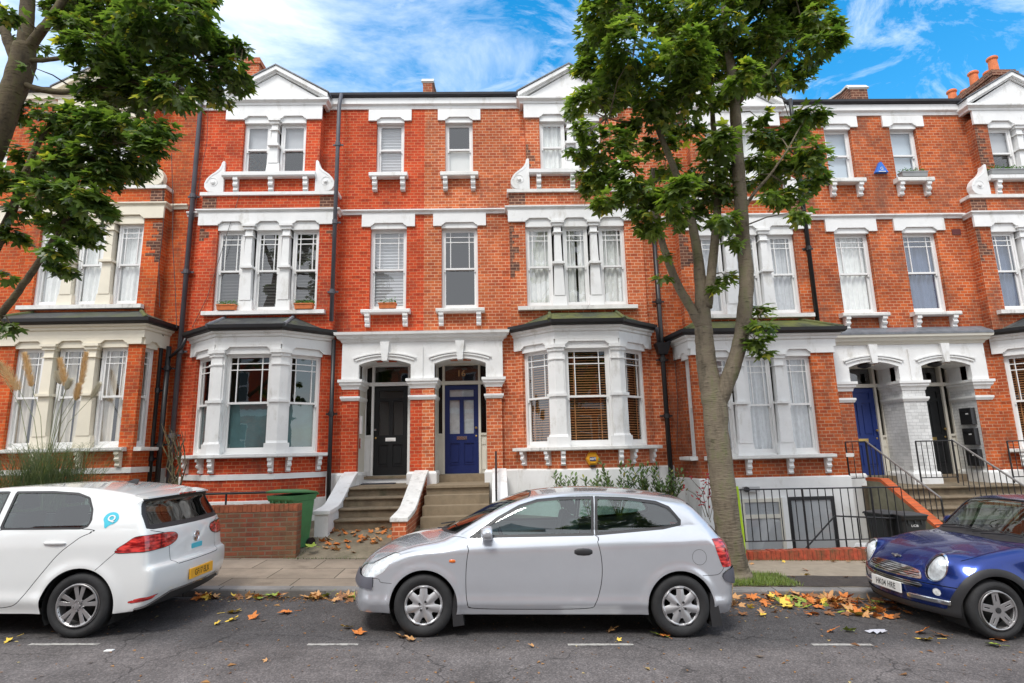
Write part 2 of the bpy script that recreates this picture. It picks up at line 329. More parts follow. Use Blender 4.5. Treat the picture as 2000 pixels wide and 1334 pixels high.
def window(g, s0, s1, z0, z1, house, bars=True, cur=None, o=0, fm=None, rec=.10, mr=.5, horns=True):
    fm = fm or WHITE2; f = .05; of = o-rec
    mb = MB()
    g.box(mb, s0, s0+f, of-.1, of, z0, z1); g.box(mb, s1-f, s1, of-.1, of, z0, z1); g.box(mb, s0+f, s1-f, of-.1, of-.002, z1-f, z1); g.box(mb, s0+f, s1-f, of-.1, of+.015, z0, z0+.05)
    a0, a1 = s0+f, s1-f; zm = z0+.05+(z1-f-z0-.05)*mr; st = .042
    for zz0, zz1, oo, bot in ((zm-.02, z1-f, of-.015, .045), (z0+.05, zm+.02, of-.058, .085)):
        g.box(mb, a0, a0+st, oo-.035, oo, zz0, zz1); g.box(mb, a1-st, a1, oo-.035, oo, zz0, zz1)
        g.box(mb, a0+st, a1-st, oo-.035, oo-.001, zz0, zz0+bot); g.box(mb, a0+st, a1-st, oo-.035, oo-.001, zz1-.04, zz1)
    if horns:
        for s in (a0+.004, a1-st+.004): g.box(mb, s, s+.034, of-.045, of-.017, zm-.075, zm-.02)
    w = mb.build('window', fm, house)
    pm = MB()
    pm.quad(g.pt(a0+st, of-.035, zm), g.pt(a1-st, of-.035, zm), g.pt(a1-st, of-.035, z1-f-.04), g.pt(a0+st, of-.035, z1-f-.04)); pm.build('pane', PANE, w, recalc=False)
    pm = MB(); pm.quad(g.pt(a0+st, of-.078, z0+.13), g.pt(a1-st, of-.078, z0+.13), g.pt(a1-st, of-.078, zm-.0), g.pt(a0+st, of-.078, zm-.0)); pm.build('pane', PANE, w, recalc=False)
    if bars:
        bm = MB(); t = .010; W = a1-a0-2*st; Hh = z1-f-.04-zm; oo = of-.018
        bs = [a0+st+W*.17, a0+st+W*.83]
        for s in bs: g.box(bm, s-t, s+t, oo-.03, oo, zm+.02, z1-f-.035)
        for q in (.13, .27):
            z = z1-f-.04-Hh*q; g.box(bm, a0+st-.003, a1-st+.003, oo-.029, oo+.001, z-t, z+t)
        bm.build('glazing_bars', fm, w)
    if cur: curtain(g, s0+.02, s1-.02, z0+.05, z1-.05, of-.135, cur, w)
    return w
def lintel_poly(s0, s1, z0, z1, wins, rise=.09, ch=.09):
    p = [(s0, z0)]
    for a, b in wins: p += [(a, z0), (a, z0+.03), (a+ch*.3, z0+.03), (a+ch, z0+rise), (b-ch, z0+rise), (b-ch*.3, z0+.03), (b, z0+.03), (b, z0)]
    return p+[(s1, z0), (s1, z1), (s0, z1)]
def brackets(g, house_sill, ss, z0, z1, mat, o=0, dep=.17, w=.1):
    for s in ss:
        h = z1-z0; mb = MB()
        pr = [(o, z1), (o+dep, z1), (o+dep, z1-h*.2), (o+dep*.72, z1-h*.24), (o+dep*.74, z1-h*.38), (o+dep*.88, z1-h*.48), (o+dep*.8, z1-h*.6), (o+dep*.48, z1-h*.68), (o+dep*.5, z1-h*.8), (o+dep*.62, z1-h*.88), (o+dep*.5, z1-h*.97), (o+dep*.3, z1-h), (o, z1-h)]
        g.prism_oz(mb, pr, s-w/2, s+w/2); mb.build('bracket', mat, house_sill)
def mullion(g, s, w, z0, z1, zm, house, mat, o=0):
    mb = MB(); h = w/2
    # tapering shaft, collar at the meeting rail, necking and cap, spreading foot
    for (a, b, e0, e1) in ((z0, z0+.26, h+.035, h+.02), (z0+.26, zm-.02, h-.01, h-.035), (zm+.035, z1-.30, h-.045, h-.06), (z1-.28, z1-.13, h-.05, h-.05)):
        mb.hexa([g.pt(s-e0, o+.045, a), g.pt(s+e0, o+.045, a), g.pt(s+e0, o-.14, a), g.pt(s-e0, o-.14, a), g.pt(s-e1, o+.03, b), g.pt(s+e1, o+.03, b), g.pt(s+e1, o-.14, b), g.pt(s-e1, o-.14, b)])
    for a, b, e in ((zm-.02, zm+.035, h+.01), (z1-.30, z1-.28, h-.02), (z1-.13, z1-.06, h-.015), (z1-.06, z1, h+.02)): g.box(mb, s-e, s+e, o-.14, o+.03+(e-h+.06), a, b)
    return mb.build('mullion', mat, house)
def corner_col(path3, z0, z1, zm, house, mat, w=.21):
    """pier on the corner of a canted bay: follows both faces"""
    a, b, c = [Vector(p) for p in path3]; d1 = (b-a).normalized(); d2 = (c-b).normalized(); mb = MB()
    def lay(wd, o, za, zb, ob=None): mb.sweep([b-d1*wd, b, b+d2*wd], [(-.12, za), (o, za), (ob if ob is not None else o, zb), (-.12, zb)])
    lay(w+.03, .07, z0, z0+.22); lay(w-.005, .055, z0+.22, z0+.27, .035); lay(w-.03, .035, z0+.27, zm-.03); lay(w, .07, zm-.03, zm+.03); lay(w-.05, .03, zm+.03, z1-.34); lay(w-.03, .055, z1-.34, z1-.31)
    lay(w-.06, .03, z1-.31, z1-.15); lay(w-.03, .06, z1-.15, z1-.08); lay(w+.0, .09, z1-.08, z1)
    return mb.build('mullion', mat, house)
SCROLL = [(0, 0), (0, .78), (.03, .80), (.07, .765), (.09, .68), (.13, .60), (.21, .52), (.32, .44), (.41, .34), (.455, .23), (.45, .13), (.40, .05), (.33, .01), (.2, 0)]
def spiral(cx, cz, r0, r1, turns, n=40):
    return [(cx+(r0+(r1-r0)*i/n)*math.cos(turns*2*math.pi*i/n), cz+(r0+(r1-r0)*i/n)*math.sin(turns*2*math.pi*i/n)) for i in range(n+1)]
def house(name, label, Xp, side, dz, br, trim, ledge, door, c1f, c2f, cfl, cbay, bay='cant', base='brick', grey_porch=False, number=None, foot=0):
    org = (Xp+side*2.84, YW, 0); h = thing('terraced_house', org, label, 'house')
    g = Seg((Xp, YW), (side, 0), (0, -1)); Z = lambda z: z+dz
    def path(pts):
        q = [(Xp+side*u, y) for u, y in pts]; return q if side > 0 else q[::-1]
    GB = 1.95
    # ---- walls
    mb = MB()
    holes = [(.27, 1.45, Z(1.2), Z(4.0)), (.42, 1.29, Z(5.22), Z(7.30)), (.51, 1.20, Z(8.66), Z(10.12))]
    over = [(2.45, 4.82, Z(5.19), Z(7.26)), (2.87, 4.37, Z(8.60), Z(9.99)), (2.3, 5.25, Z(1.3), Z(4.3))]
    g.wall(mb, 0, 5.68, -.5, Z(10.46), holes+over, .17); mb.build('brick_wall', br, h, recalc=False)
    # projecting blocks
    b1 = 0.25
    mb = MB(); gl = Seg((Xp, YW-b1), (side, 0), (0, -1)); w3 = [(2.44, 3.07), (3.34, 3.93), (4.21, 4.82)]
    gl.wall(mb, 2.06, 5.24, Z(4.7), Z(8.02), [(2.44, 4.82, Z(5.19), Z(7.27))], .25)
    for u in (2.06, 5.24): mb.quad(g.pt(u, 0, Z(4.7)), g.pt(u, b1, Z(4.7)), g.pt(u, b1, Z(8.02)), g.pt(u, 0, Z(8.02)))
    gl.wall(mb, 2.51, 4.78, Z(8.02), Z(10.2), [(2.86, 4.37, Z(8.6), Z(10.0))], .25)
    for u in (2.51, 4.78): mb.quad(g.pt(u, 0, Z(8.02)), g.pt(u, b1, Z(8.02)), g.pt(u, b1, Z(10.2)), g.pt(u, 0, Z(10.2)))
    mb.build('projecting_wall', br, h, recalc=False)
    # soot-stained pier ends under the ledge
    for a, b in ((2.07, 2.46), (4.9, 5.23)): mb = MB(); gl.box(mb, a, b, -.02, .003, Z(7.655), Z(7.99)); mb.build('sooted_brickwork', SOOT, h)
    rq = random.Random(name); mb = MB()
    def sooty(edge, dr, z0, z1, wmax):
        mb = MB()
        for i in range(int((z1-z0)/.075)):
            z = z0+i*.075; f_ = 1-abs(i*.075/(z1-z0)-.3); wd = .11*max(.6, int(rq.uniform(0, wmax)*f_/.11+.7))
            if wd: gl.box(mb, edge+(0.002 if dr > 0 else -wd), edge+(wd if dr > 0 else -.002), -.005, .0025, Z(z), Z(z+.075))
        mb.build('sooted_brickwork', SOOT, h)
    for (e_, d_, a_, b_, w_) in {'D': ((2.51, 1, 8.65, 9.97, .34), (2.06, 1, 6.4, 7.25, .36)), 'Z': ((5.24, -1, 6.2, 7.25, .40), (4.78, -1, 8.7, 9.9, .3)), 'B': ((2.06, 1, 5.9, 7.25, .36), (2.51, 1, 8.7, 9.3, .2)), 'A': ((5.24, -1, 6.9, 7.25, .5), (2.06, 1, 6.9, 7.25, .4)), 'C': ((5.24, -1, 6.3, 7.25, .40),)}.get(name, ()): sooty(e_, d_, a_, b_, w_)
    # ---- flat windows
    ff = [window(g, .42, 1.29, Z(5.22), Z(7.26), h, True, cfl[0], fm=WHITE2), window(g, .51, 1.20, Z(8.66), Z(10.08), h, False, cfl[1], fm=WHITE2)]
    for (a, b, z0, z1, wa, wb) in ((.22, 1.50, 7.29, 7.62, .42, 1.29), (.33, 1.40, 10.10, 10.40, .51, 1.20)):
        mb = MB(); g.box(mb, wa+.002, wb-.002, -.16, .004, Z(z0-.045), Z(z0+.14)); g.prism_sz(mb, [(s, Z(z)) for s, z in lintel_poly(a, b, z0, z1, [(wa+.01, wb-.01)])], .001, .05); mb.build('lintel', trim, h)
    for (a, b, z0, z1, br_, bz) in ((.30, 1.44, 5.11, 5.21, (.42, 1.30), 4.81), (.40, 1.33, 8.53, 8.65, (.52, 1.20), 8.2)):
        mb = MB(); g.prism_oz(mb, [(-.1, Z(z0)), (.17, Z(z0)), (.19, Z(z0)+.02), (.19, Z(z1)-.02), (.17, Z(z1)-.005), (-.1, Z(z1)+.01)], a, b); s_ = mb.build('window_sill', ledge, h); brackets(g, s_, br_, Z(bz), Z(z0), trim, w=.11)
    # ---- first floor group
    for i, (a, b) in enumerate(w3): window(gl, a, b, Z(5.18), Z(7.16), h, True, c1f[i], rec=.08)
    for s in (3.205, 4.07): mullion(gl, s, .27, Z(5.18), Z(7.28), Z(6.22), h, trim)
    mb = MB(); gl.box(mb, 2.45, 4.81, -.2, .004, Z(7.15), Z(7.40)); gl.prism_sz(mb, [(s, Z(z)) for s, z in lintel_poly(2.03, 5.27, 7.27, 7.56, [(a+.01, b-.01) for a, b in w3])], .001, .055); mb.build('lintel', trim, h)
    mb = MB(); gl.prism_oz(mb, [(-.1, Z(5.08)), (.13, Z(5.08)), (.13, Z(5.17)), (-.1, Z(5.185))], 2.22, 5.0); mb.build('window_sill', ledge, h)
    mb = MB(); P1 = path([(1.86, YW), (2.06, YW), (2.06, YW-b1), (5.24, YW-b1), (5.24, YW), (5.68, YW)])
    pr = [(-.02, Z(7.60)), (.04, Z(7.60)), (.05, Z(7.64)), (.10, Z(7.68)), (.10, Z(7.71)), (-.02, Z(7.73))]
    pr1 = [(o, z-.05) for o, z in pr]
    mb.sweep(path([(2.06, YW), (2.06, YW-b1), (5.24, YW-b1), (5.24, YW)]), pr1)
    mb.sweep(path([(-.0, YW), (2.03, YW)]), pr); mb.sweep(path([(5.27, YW), (5.68, YW)]), pr)
    mb.build('string_course', trim, h)
    # ledge on top of the wide block, panel, sill and scrolls
    mb = MB(); gl.box(mb, 2.02, 5.28, -.25, .06, Z(8.02), Z(8.10)); mb.build('ledge', ledge, h)
    mb = MB(); gl.prism_oz(mb, [(-.1, Z(8.45)), (.13, Z(8.45)), (.16, Z(8.48)), (.16, Z(8.57)), (-.1, Z(8.59))], 2.56, 4.76); s_ = mb.build('window_sill', trim, h); brackets(gl, s_, (2.8, 3.62, 4.45), Z(8.105), Z(8.45), trim, dep=.13, w=.11)
    for u, sg in ((2.575, -1), (4.74, 1)):
        mb = MB(); gl.prism_sz(mb, [(u+sg*a, Z(8.10+b)) for a, b in SCROLL], -.10, .06); sc = mb.build('scroll_console', trim, h)
        mb = MB(); mb.tube([gl.pt(u+sg*a, .06, Z(8.10+b)) for a, b in spiral(.25, .24, .14, .03, 1.5)], .009, 6); mb.tube([gl.pt(u+sg*a, .06, Z(8.1+b)) for a, b in ((.05, .68), (.08, .58), (.16, .5), (.27, .43), (.36, .35), (.41, .24))], .009, 6)
        mb.lathe([(.05, 0), (.04, .03), (.01, .04)], (0, 0, 0), 'y', 12); nn = len(mb.v)-36; c = gl.pt(u+sg*.25, .06, Z(8.1+.24))
        for k in range(nn, len(mb.v)): v = mb.v[k]; mb.v[k] = (c[0]+v[0], c[1]-v[1], c[2]+v[2])
        mb.build('scroll_relief', trim, sc)
    # ---- second floor pair
    for i, (a, b) in enumerate(((2.86, 3.49), (3.74, 4.37))): window(gl, a, b, Z(8.59), Z(9.93), h, False, c2f[i], rec=.08)
    mullion(gl, 3.615, .25, Z(8.59), Z(10.0), Z(9.3), h, trim)
    mb = MB(); gl.box(mb, 2.87, 4.36, -.2, .004, Z(9.92), Z(10.13)); gl.prism_sz(mb, [(s, Z(z)) for s, z in lintel_poly(2.48, 4.81, 10.0, 10.37, [(2.87, 3.48), (3.75, 4.36)])], .001, .055); mb.build('lintel', trim, h)
    # ---- pediment
    mb = MB(); mb.sweep(path([(2.44, YW), (2.44, YW-b1-.02), (4.85, YW-b1-.02), (4.85, YW)]), [(-.03, Z(10.37)), (.05, Z(10.37)), (.06, Z(10.42)), (.13, Z(10.47)), (.13, Z(10.52)), (-.03, Z(10.54))])
    gl.prism_sz(mb, [(2.5, Z(10.53)), (4.79, Z(10.53)), (3.645, Z(11.24))], -.6, .02)
    for sg in (-1, 1):
        c = 3.645; e = c+sg*1.30
        for (dn, up, oo) in ((.05, .155, .13), (0, .05, .06)):
            ap, ft = 11.26, 10.50
            gl.prism_sz(mb, [(c, Z(ap+dn)), (e, Z(ft+dn)), (e, Z(ft+up)), (c, Z(ap+up))], -.6, oo)
    ped = mb.build('pediment', trim, h)
    mb = MB()
    for sg in (-1, 1):
        c = 3.645; e = c+sg*1.34; gl.prism_sz(mb, [(c, Z(11.42)), (e, Z(10.655)), (e, Z(10.685)), (c, Z(11.455))], -.62, .15)
    mb.build('lead_capping', LEAD, ped)
    mb = MB()
    for sg in (-1, 1):
        c = 3.645; e = c+sg*1.3
        mb.quad(gl.pt(c, -.55, Z(11.40)), gl.pt(e, -.55, Z(10.62)), gl.pt(e, -3.4, Z(10.62)), gl.pt(c, -3.4, Z(11.40)))
    # ---- eaves
    g.box(mb, 0, 5.68, -4.2, .04, Z(10.70), Z(10.72)); rf = mb
    rf.quad(g.pt(0, .08, Z(10.74)), g.pt(5.68, .08, Z(10.74)), g.pt(5.68, -4.2, Z(12.7)), g.pt(0, -4.2, Z(12.7)))
    rf.quad(g.pt(0, -4.2, Z(12.7)), g.pt(5.68, -4.2, Z(12.7)), g.pt(5.68, -9, Z(10.2)), g.pt(0, -9, Z(10.2)))
    roof = rf.build('roof', SLATE, h, recalc=False)
    mb = MB(); cp = [(-.02, Z(10.42)), (.035, Z(10.42)), (.045, Z(10.49)), (.10, Z(10.53)), (.10, Z(10.69)), (-.02, Z(10.69))]
    mb.sweep(path([(0, YW), (2.40, YW)]), cp); mb.build('cornice', trim, h); mb = MB(); mb.sweep(path([(4.89, YW), (5.68, YW)]), cp); mb.build('cornice', trim, h)
    mb = MB(); gp = [(.06, Z(10.70)), (.14, Z(10.70)), (.18, Z(10.735)), (.19, Z(10.79)), (.06, Z(10.79))]
    mb.sweep(path([(0, YW), (2.40, YW)]), gp); mb.build('gutter', PIPE, h); mb = MB(); mb.sweep(path([(4.89, YW), (5.68, YW)]), gp); mb.build('gutter', PIPE, h)
    # ---- ground floor bay
    if bay == 'cant':
        up = [(2.14, YW), (3.0, 12.55), (4.40, 12.55), (5.30, YW)]; cup = [(2.05, YW), (2.95, 12.47), (4.45, 12.47), (5.40, YW)]
    else:
        up = [(2.06, YW), (2.14, 12.55), (5.36, 12.55), (5.46, YW)]; cup = [(2.0, YW), (2.05, 12.47), (5.44, 12.47), (5.54, YW)]
    WP = path(up); SG = segs(WP); glaz = []
    bw = MB(); lm = MB()
    for k, q in enumerate(SG):
        Lq = q.len
        if bay == 'cant':
            mid = (k == 1)
            if mid: a, b = .20, Lq-.20
            else:
                inner = .20   # edge at the corner pier
                pier = .20
                a, b = (pier, Lq-inner) if k == 0 else (inner, Lq-pier)
            ws = [(a, b)]
        else:
            if k == 1:
                x0 = .50 if side > 0 else Lq-.50   # measured from party side
                ws = [(.52, 1.12), (1.42, 2.02), (2.32, 2.92)] if side > 0 else [(Lq-2.92, Lq-2.32), (Lq-2.02, Lq-1.42), (Lq-1.12, Lq-.52)]
            else: ws = [(.30, Lq-.1) if k == 0 else (.1, Lq-.30)]
        hole = [(ws[0][0], ws[-1][1], Z(GB), Z(4.17))]
        q.wall(bw, 0, Lq, Z(1.48), Z(4.2), hole, .2)
        for (a, b) in ws:
            side_l = bay != 'cant' and k != 1
            window(q, a, b, Z(GB), Z(4.12), h, True, cbay[k] if bay == 'cant' else cbay[1], rec=.09)
        q.wall(bw, 0, Lq, -.6, Z(1.48), [], 0) if base == 'brick' else None
        # frieze / lintel with notches over the lights
        q.box(lm, ws[0][0]+.002, ws[-1][1]-.002, -.2, .004, Z(4.10), Z(4.29))
        q.prism_sz(lm, [(s, Z(z)) for s, z in lintel_poly(-.0, Lq, 4.16, 4.45, [(a+.01, b-.01) for a, b in ws])], .001, .055)
        if bay != 'cant' and k == 1:
            for i in (0, 1): mullion(q, (ws[i][1]+ws[i+1][0])/2, .30, Z(GB), Z(4.18), Z(3.07), h, trim)
    if bay == 'cant':
        jm = MB()
        for k, q in enumerate(SG):
            a_, b_ = .20, q.len-.20
            if k != 0: q.box(jm, a_-.05, a_+.004, -.2, .006, Z(GB), Z(4.165))
            if k != 2: q.box(jm, b_-.004, b_+.05, -.2, .006, Z(GB), Z(4.165))
        jm.build('window_jamb', trim, h)
    bwo = bw.build('bay_wall', br, h, recalc=False)
    # fill corners of the frieze
    lm.sweep(WP, [(-.05, Z(4.19)), (.033, Z(4.19)), (.033, Z(4.46)), (-.05, Z(4.46))]) if False else None
    fz = MB(); fz.sweep(WP, [(-.08, Z(4.30)), (.057, Z(4.30)), (.057, Z(4.46)), (-.08, Z(4.46))]); fz.build('bay_frieze', trim, h)
    lm.build('lintel', trim, h)
    if bay == 'cant':
        for i in (1, 2): corner_col([WP[i-1], WP[i], WP[i+1]], Z(GB), Z(4.19), Z(3.07), h, trim, .215)
    mb = MB(); mb.sweep(WP, [(-.05, Z(4.44)), (.04, Z(4.44)), (.06, Z(4.47)), (.09, Z(4.48)), (.10, Z(4.53)), (.15, Z(4.55)), (.16, Z(4.59)), (-.05, Z(4.60))]); mb.build('bay_cornice', trim, h)
    mb = MB(); mb.sweep(WP, [(.10, Z(4.60)), (.22, Z(4.60)), (.26, Z(4.64)), (.27, Z(4.71)), (.10, Z(4.71))]); mb.build('bay_gutter', BLACK, h)
    slm = MB()
    sp = [(-.1, Z(1.87)), (.16, Z(1.87)), (.18, Z(1.89)), (.18, Z(1.945)), (-.1, Z(1.96))]
    if bay == 'cant':
        slp = [Vector(p) for p in WP]; slp[0] = slp[0]+(slp[0]-slp[1]).normalized()*.0; slm.sweep(WP, sp)
    else:
        q = SG[1]; a0, b0 = ((.30, 3.1) if side > 0 else (q.len-3.1, q.len-.30)); q.prism_oz(slm, sp, a0, b0)
        for k in (0, 2): qq = SG[k]; qq.prism_oz(slm, sp, (.2 if k == 0 else .02), (qq.len-.02 if k == 0 else qq.len-.2))
    slo = slm.build('window_sill', ledge, h)
    if bay == 'cant':
        brackets(SG[0], slo, (.22, SG[0].len-.25), Z(1.56), Z(1.87), trim, dep=.15, w=.09); brackets(SG[1], slo, (.08, SG[1].len-.08), Z(1.56), Z(1.87), trim, dep=.15, w=.09); brackets(SG[2], slo, (.25, SG[2].len-.22), Z(1.56), Z(1.87), trim, dep=.15, w=.09)
    else:
        q = SG[1]; ss = (.45, 1.27, 2.17, 2.98); brackets(q, slo, [s if side > 0 else q.len-s for s in ss], Z(1.54), Z(1.87), trim, dep=.15, w=.10)
    # base of the bay and plinth
    pl = [(-.05, -.6), (.035, -.6), (.035, Z(1.46)), (.0, Z(1.49)), (-.05, Z(1.49))]
    mb = MB()
    if base == 'white': mb.sweep(WP, pl)
    else:
        mb.sweep(WP, [(-.02, Z(1.42)), (.03, Z(1.42)), (.03, Z(1.53)), (-.02, Z(1.54))]); mb.sweep(WP, [(-.02, -.6), (.03, -.6), (.03, Z(.98)), (-.02, Z(1.0))])
    mb.sweep(path([(1.86, YW), (up[0][0]+.0, YW)]), pl); mb.sweep(path([(up[3][0]+.03, YW), (5.68, YW)]), pl)
    mb.build('plinth', WHITE if base == 'white' or trim is WHITE else LEDGE, h)
    # bay roof
    eave = path([(u, y) for u, y in ([(cup[0][0]-.1, YW), (cup[1][0]-.08, cup[1][1]-.16), (cup[2][0]+.08, cup[2][1]-.16), (cup[3][0]+.1, YW)])])
    tu = (2.95, 4.5) if bay == 'cant' else (2.55, 4.95); top = path([(tu[0], YW-b1-.01), (tu[1], YW-b1-.01)])
    ez, tz = Z(4.70), Z(5.03); mb = MB(); e = [(p[0], p[1], ez) for p in eave]; t = [(p[0], p[1], tz) for p in top]
    tb = [(top[0][0], YW, tz), (top[1][0], YW, tz)]
    mb.quad(e[1], e[2], t[1], t[0]); mb.quad(e[0], e[1], t[0]); mb.quad(e[2], e[3], t[1]); mb.quad(t[0], t[1], tb[1], tb[0]); mb.quad(e[0], t[0], tb[0]); mb.quad(e[3], tb[1], t[1])
    for a, b in ((e[0], e[1]), (e[1], e[2]), (e[2], e[3])): mb.quad((a[0], a[1], ez-.035), (b[0], b[1], ez-.035), b, a)
    mb.quad(*[(p[0], p[1], ez-.03) for p in e]); ro = mb.build('bay_roof', MOSS if name in ('B', 'C') else SLATE, h)
    for e_, t_ in ((e[1], t[0]), (e[2], t[1])): mb = MB(); mb.tube([e_, t_], .045, 8); mb.build('ridge_tiles', MOSS if name in ('B', 'C', 'Z') else LEAD, ro)
    mb = MB()
    for k in (0, 2): mb.hexa([(e[k][0], e[k][1]-.0, ez), (e[k+1][0], e[k+1][1], ez), (e[k+1][0], e[k+1][1], ez+.001), (e[k][0], e[k][1], ez+.001)]*2) if False else None
    # ---- rooms behind the glass (open towards the windows)
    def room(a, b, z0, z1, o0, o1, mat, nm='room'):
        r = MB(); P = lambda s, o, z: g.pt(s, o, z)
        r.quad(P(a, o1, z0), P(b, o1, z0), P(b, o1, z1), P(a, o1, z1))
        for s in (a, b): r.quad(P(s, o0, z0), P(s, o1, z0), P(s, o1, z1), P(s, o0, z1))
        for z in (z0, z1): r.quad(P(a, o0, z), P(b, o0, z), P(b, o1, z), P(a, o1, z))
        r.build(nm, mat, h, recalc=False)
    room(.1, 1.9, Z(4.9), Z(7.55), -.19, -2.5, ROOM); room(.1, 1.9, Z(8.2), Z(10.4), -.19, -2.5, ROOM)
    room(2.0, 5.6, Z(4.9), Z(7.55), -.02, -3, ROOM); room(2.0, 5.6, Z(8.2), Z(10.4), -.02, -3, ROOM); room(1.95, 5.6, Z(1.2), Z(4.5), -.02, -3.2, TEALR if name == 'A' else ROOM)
    # ---- porch
    WB = BR_WH if grey_porch else None
    o = .15; Zc, Zs = 4.02, 3.90; mb = MB(); pw = trim
    a, b = .27, 1.45; n = 14; arc = [(a+(b-a)*i/n, Zs+(Zc-Zs)*(1-((i/n-.5)*2)**2)) for i in range(n+1)]
    poly = [(0, 3.56), (a, 3.56)]+arc+[(b, 3.56), (1.84, 3.56), (1.84, 4.44), (0, 4.44)]
    # front face + soffit in strips
    def strip(p0, p1, ztop=4.44, oo=o, ob=-.0):
        q = [g.pt(p0[0], oo, Z(p0[1])), g.pt(p1[0], oo, Z(p1[1])), g.pt(p1[0], oo, Z(ztop)), g.pt(p0[0], oo, Z(ztop))]; mb.quad(*q)
        mb.quad(g.pt(p0[0], oo, Z(p0[1])), g.pt(p1[0], oo, Z(p1[1])), g.pt(p1[0], -.6, Z(p1[1])), g.pt(p0[0], -.6, Z(p0[1])))
    for i in range(n): strip(arc[i], arc[i+1])
    mb.quad(g.pt(0, o, Z(3.55)), g.pt(a, o, Z(3.55)), g.pt(a, o, Z(4.44)), g.pt(0, o, Z(4.44))); mb.quad(g.pt(b, o, Z(3.55)), g.pt(1.84, o, Z(3.55)), g.pt(1.84, o, Z(4.44)), g.pt(b, o, Z(4.44)))
    mb.quad(g.pt(1.84, o, Z(3.55)), g.pt(1.84, 0, Z(3.55)), g.pt(1.84, 0, Z(4.44)), g.pt(1.84, o, Z(4.44)))
    for s in (a, b): mb.quad(g.pt(s, o, Z(3.55)), g.pt(s, -.6, Z(3.55)), g.pt(s, -.6, Z(3.93)), g.pt(s, o, Z(3.93)))
    ps = mb.build('porch_surround', pw, h, recalc=False)
    mb = MB()
    for off, th, oo in ((.10, .035, .03), (.16, .03, .045)):
        for i in range(n):
            (s0, z0), (s1, z1) = arc[i], arc[i+1]; sc = 1+off*1.1
            f = lambda s: .86+(s-.86)*(1+off*1.35)
            g.prism_sz(mb, [(f(s0), Z(z0+off*.8)), (f(s1), Z(z1+off*.8)), (f(s1), Z(z1+off*.8+th)), (f(s0), Z(z0+off*.8+th))], o-.01, o+oo)
    mb.build('arch_moulding', pw, ps)
    mb = MB(); g.prism_sz(mb, [(.80, Z(3.98)), (.92, Z(3.98)), (.965, Z(4.42)), (.755, Z(4.42))], -.02, o+.08); mb.build('keystone', pw, ps)
    mb = MB(); g.box(mb, 0, .012, o, o+.03, Z(3.58), Z(4.3)); mb.build('porch_fillet', pw, ps)
    mb = MB(); yo = YW-o; mb.sweep(path([(0, yo), (1.84, yo), (1.84, YW)]), [(-.1, Z(4.42)), (.02, Z(4.42)), (.04, Z(4.47)), (.10, Z(4.50)), (.12, Z(4.56)), (.16, Z(4.58)), (.17, Z(4.64)), (-.1, Z(4.68))])
    mb.build('porch_cornice', pw if not grey_porch else OFFW, h)
    if grey_porch:
        mb = MB(); g.prism_oz(mb, [(-.0, Z(4.68)), (.33, Z(4.64)), (.33, Z(4.69)), (0, Z(4.86))], 0, 2.0); mb.build('lead_flashing', LEAD, h)
    # pillars
    for (pa, pb, pt, mat) in (((0, .27, [(0, yo), (a, yo), (a, 13.9)], BR_WH if grey_porch else br)), (b, 1.80, [(b, 13.9), (b, yo), (1.80, yo), (1.80, YW)], br)):
        mb = MB(); g.box(mb, pa, pb, 0, o, Z(1.48), Z(3.56)); pil = mb.build('pillar', mat, h)
        pth = path(pt) if side > 0 else [(Xp+side*u, y) for u, y in pt][::-1]
        # capital, collar and plinth follow the pillar and return into the porch
        cm = pw
        mb = MB(); mb.sweep(pth, [(-.02, Z(3.34)), (.015, Z(3.34)), (.03, Z(3.40)), (.07, Z(3.44)), (.07, Z(3.48)), (.10, Z(3.50)), (.10, Z(3.56)), (-.02, Z(3.57))]); mb.build('capital', cm, pil)
        mb = MB(); mb.sweep(pth, [(-.02, Z(3.08)), (.02, Z(3.08)), (.05, Z(3.14)), (.05, Z(3.18)), (-.02, Z(3.19))]); mb.build('collar', cm, pil)
        mb = MB(); mb.sweep(pth, [(-.02, -.5), (.06, -.5), (.06, Z(1.44)), (.035, Z(1.49)), (-.02, Z(1.49))]); mb.build('plinth', WHITE, pil)
    mb = MB()
    for s in (a+.004, b-.004): mb.quad(g.pt(s, o-.002 if grey_porch else .0, Z(1.2)), g.pt(s, -.6, Z(1.2)), g.pt(s, -.6, Z(3.56)), g.pt(s, o-.002 if grey_porch else .0, Z(3.56)))
    mb.build('porch_side_wall', BR_WH if grey_porch else OFFW, h, recalc=False)
    # door set, at the back of the porch
    d = Seg((Xp, 13.9), (side, 0), (0, -1)); d0, d1 = .44, 1.245; fr = MB(); T0, T1 = Z(1.39), Z(3.49)
    for s in (d0-.055, d1): d.box(fr, s, s+.055, -.1, .02, T0, Z(4.02))
    d.box(fr, a, b, -.1, .03, T1, T1+.085)
    for s0, s1 in ((a, a+.02), (b-.02, b)): d.box(fr, s0, s1, -.1, .0, T0, Z(4.02))
    d.box(fr, a, b, -.1, .01, Z(3.96), Z(4.06))
    for s0, s1 in ((a+.02, d0-.055), (d1+.055, b-.02)):
        d.box(fr, s0, s1, -.1, -.02, T0, Z(2.28)); d.box(fr, s0, s1, -.1, .015, Z(2.28), Z(2.33)); d.box(fr, s0+.015, s1-.015, -.02, -.005, Z(2.06), Z(2.2)); d.box(fr, s0+.015, s1-.015, -.02, -.005, Z(1.48), Z(1.95))
    df = fr.build('door_frame', OFFW if name != 'A' else WHITE2, h)
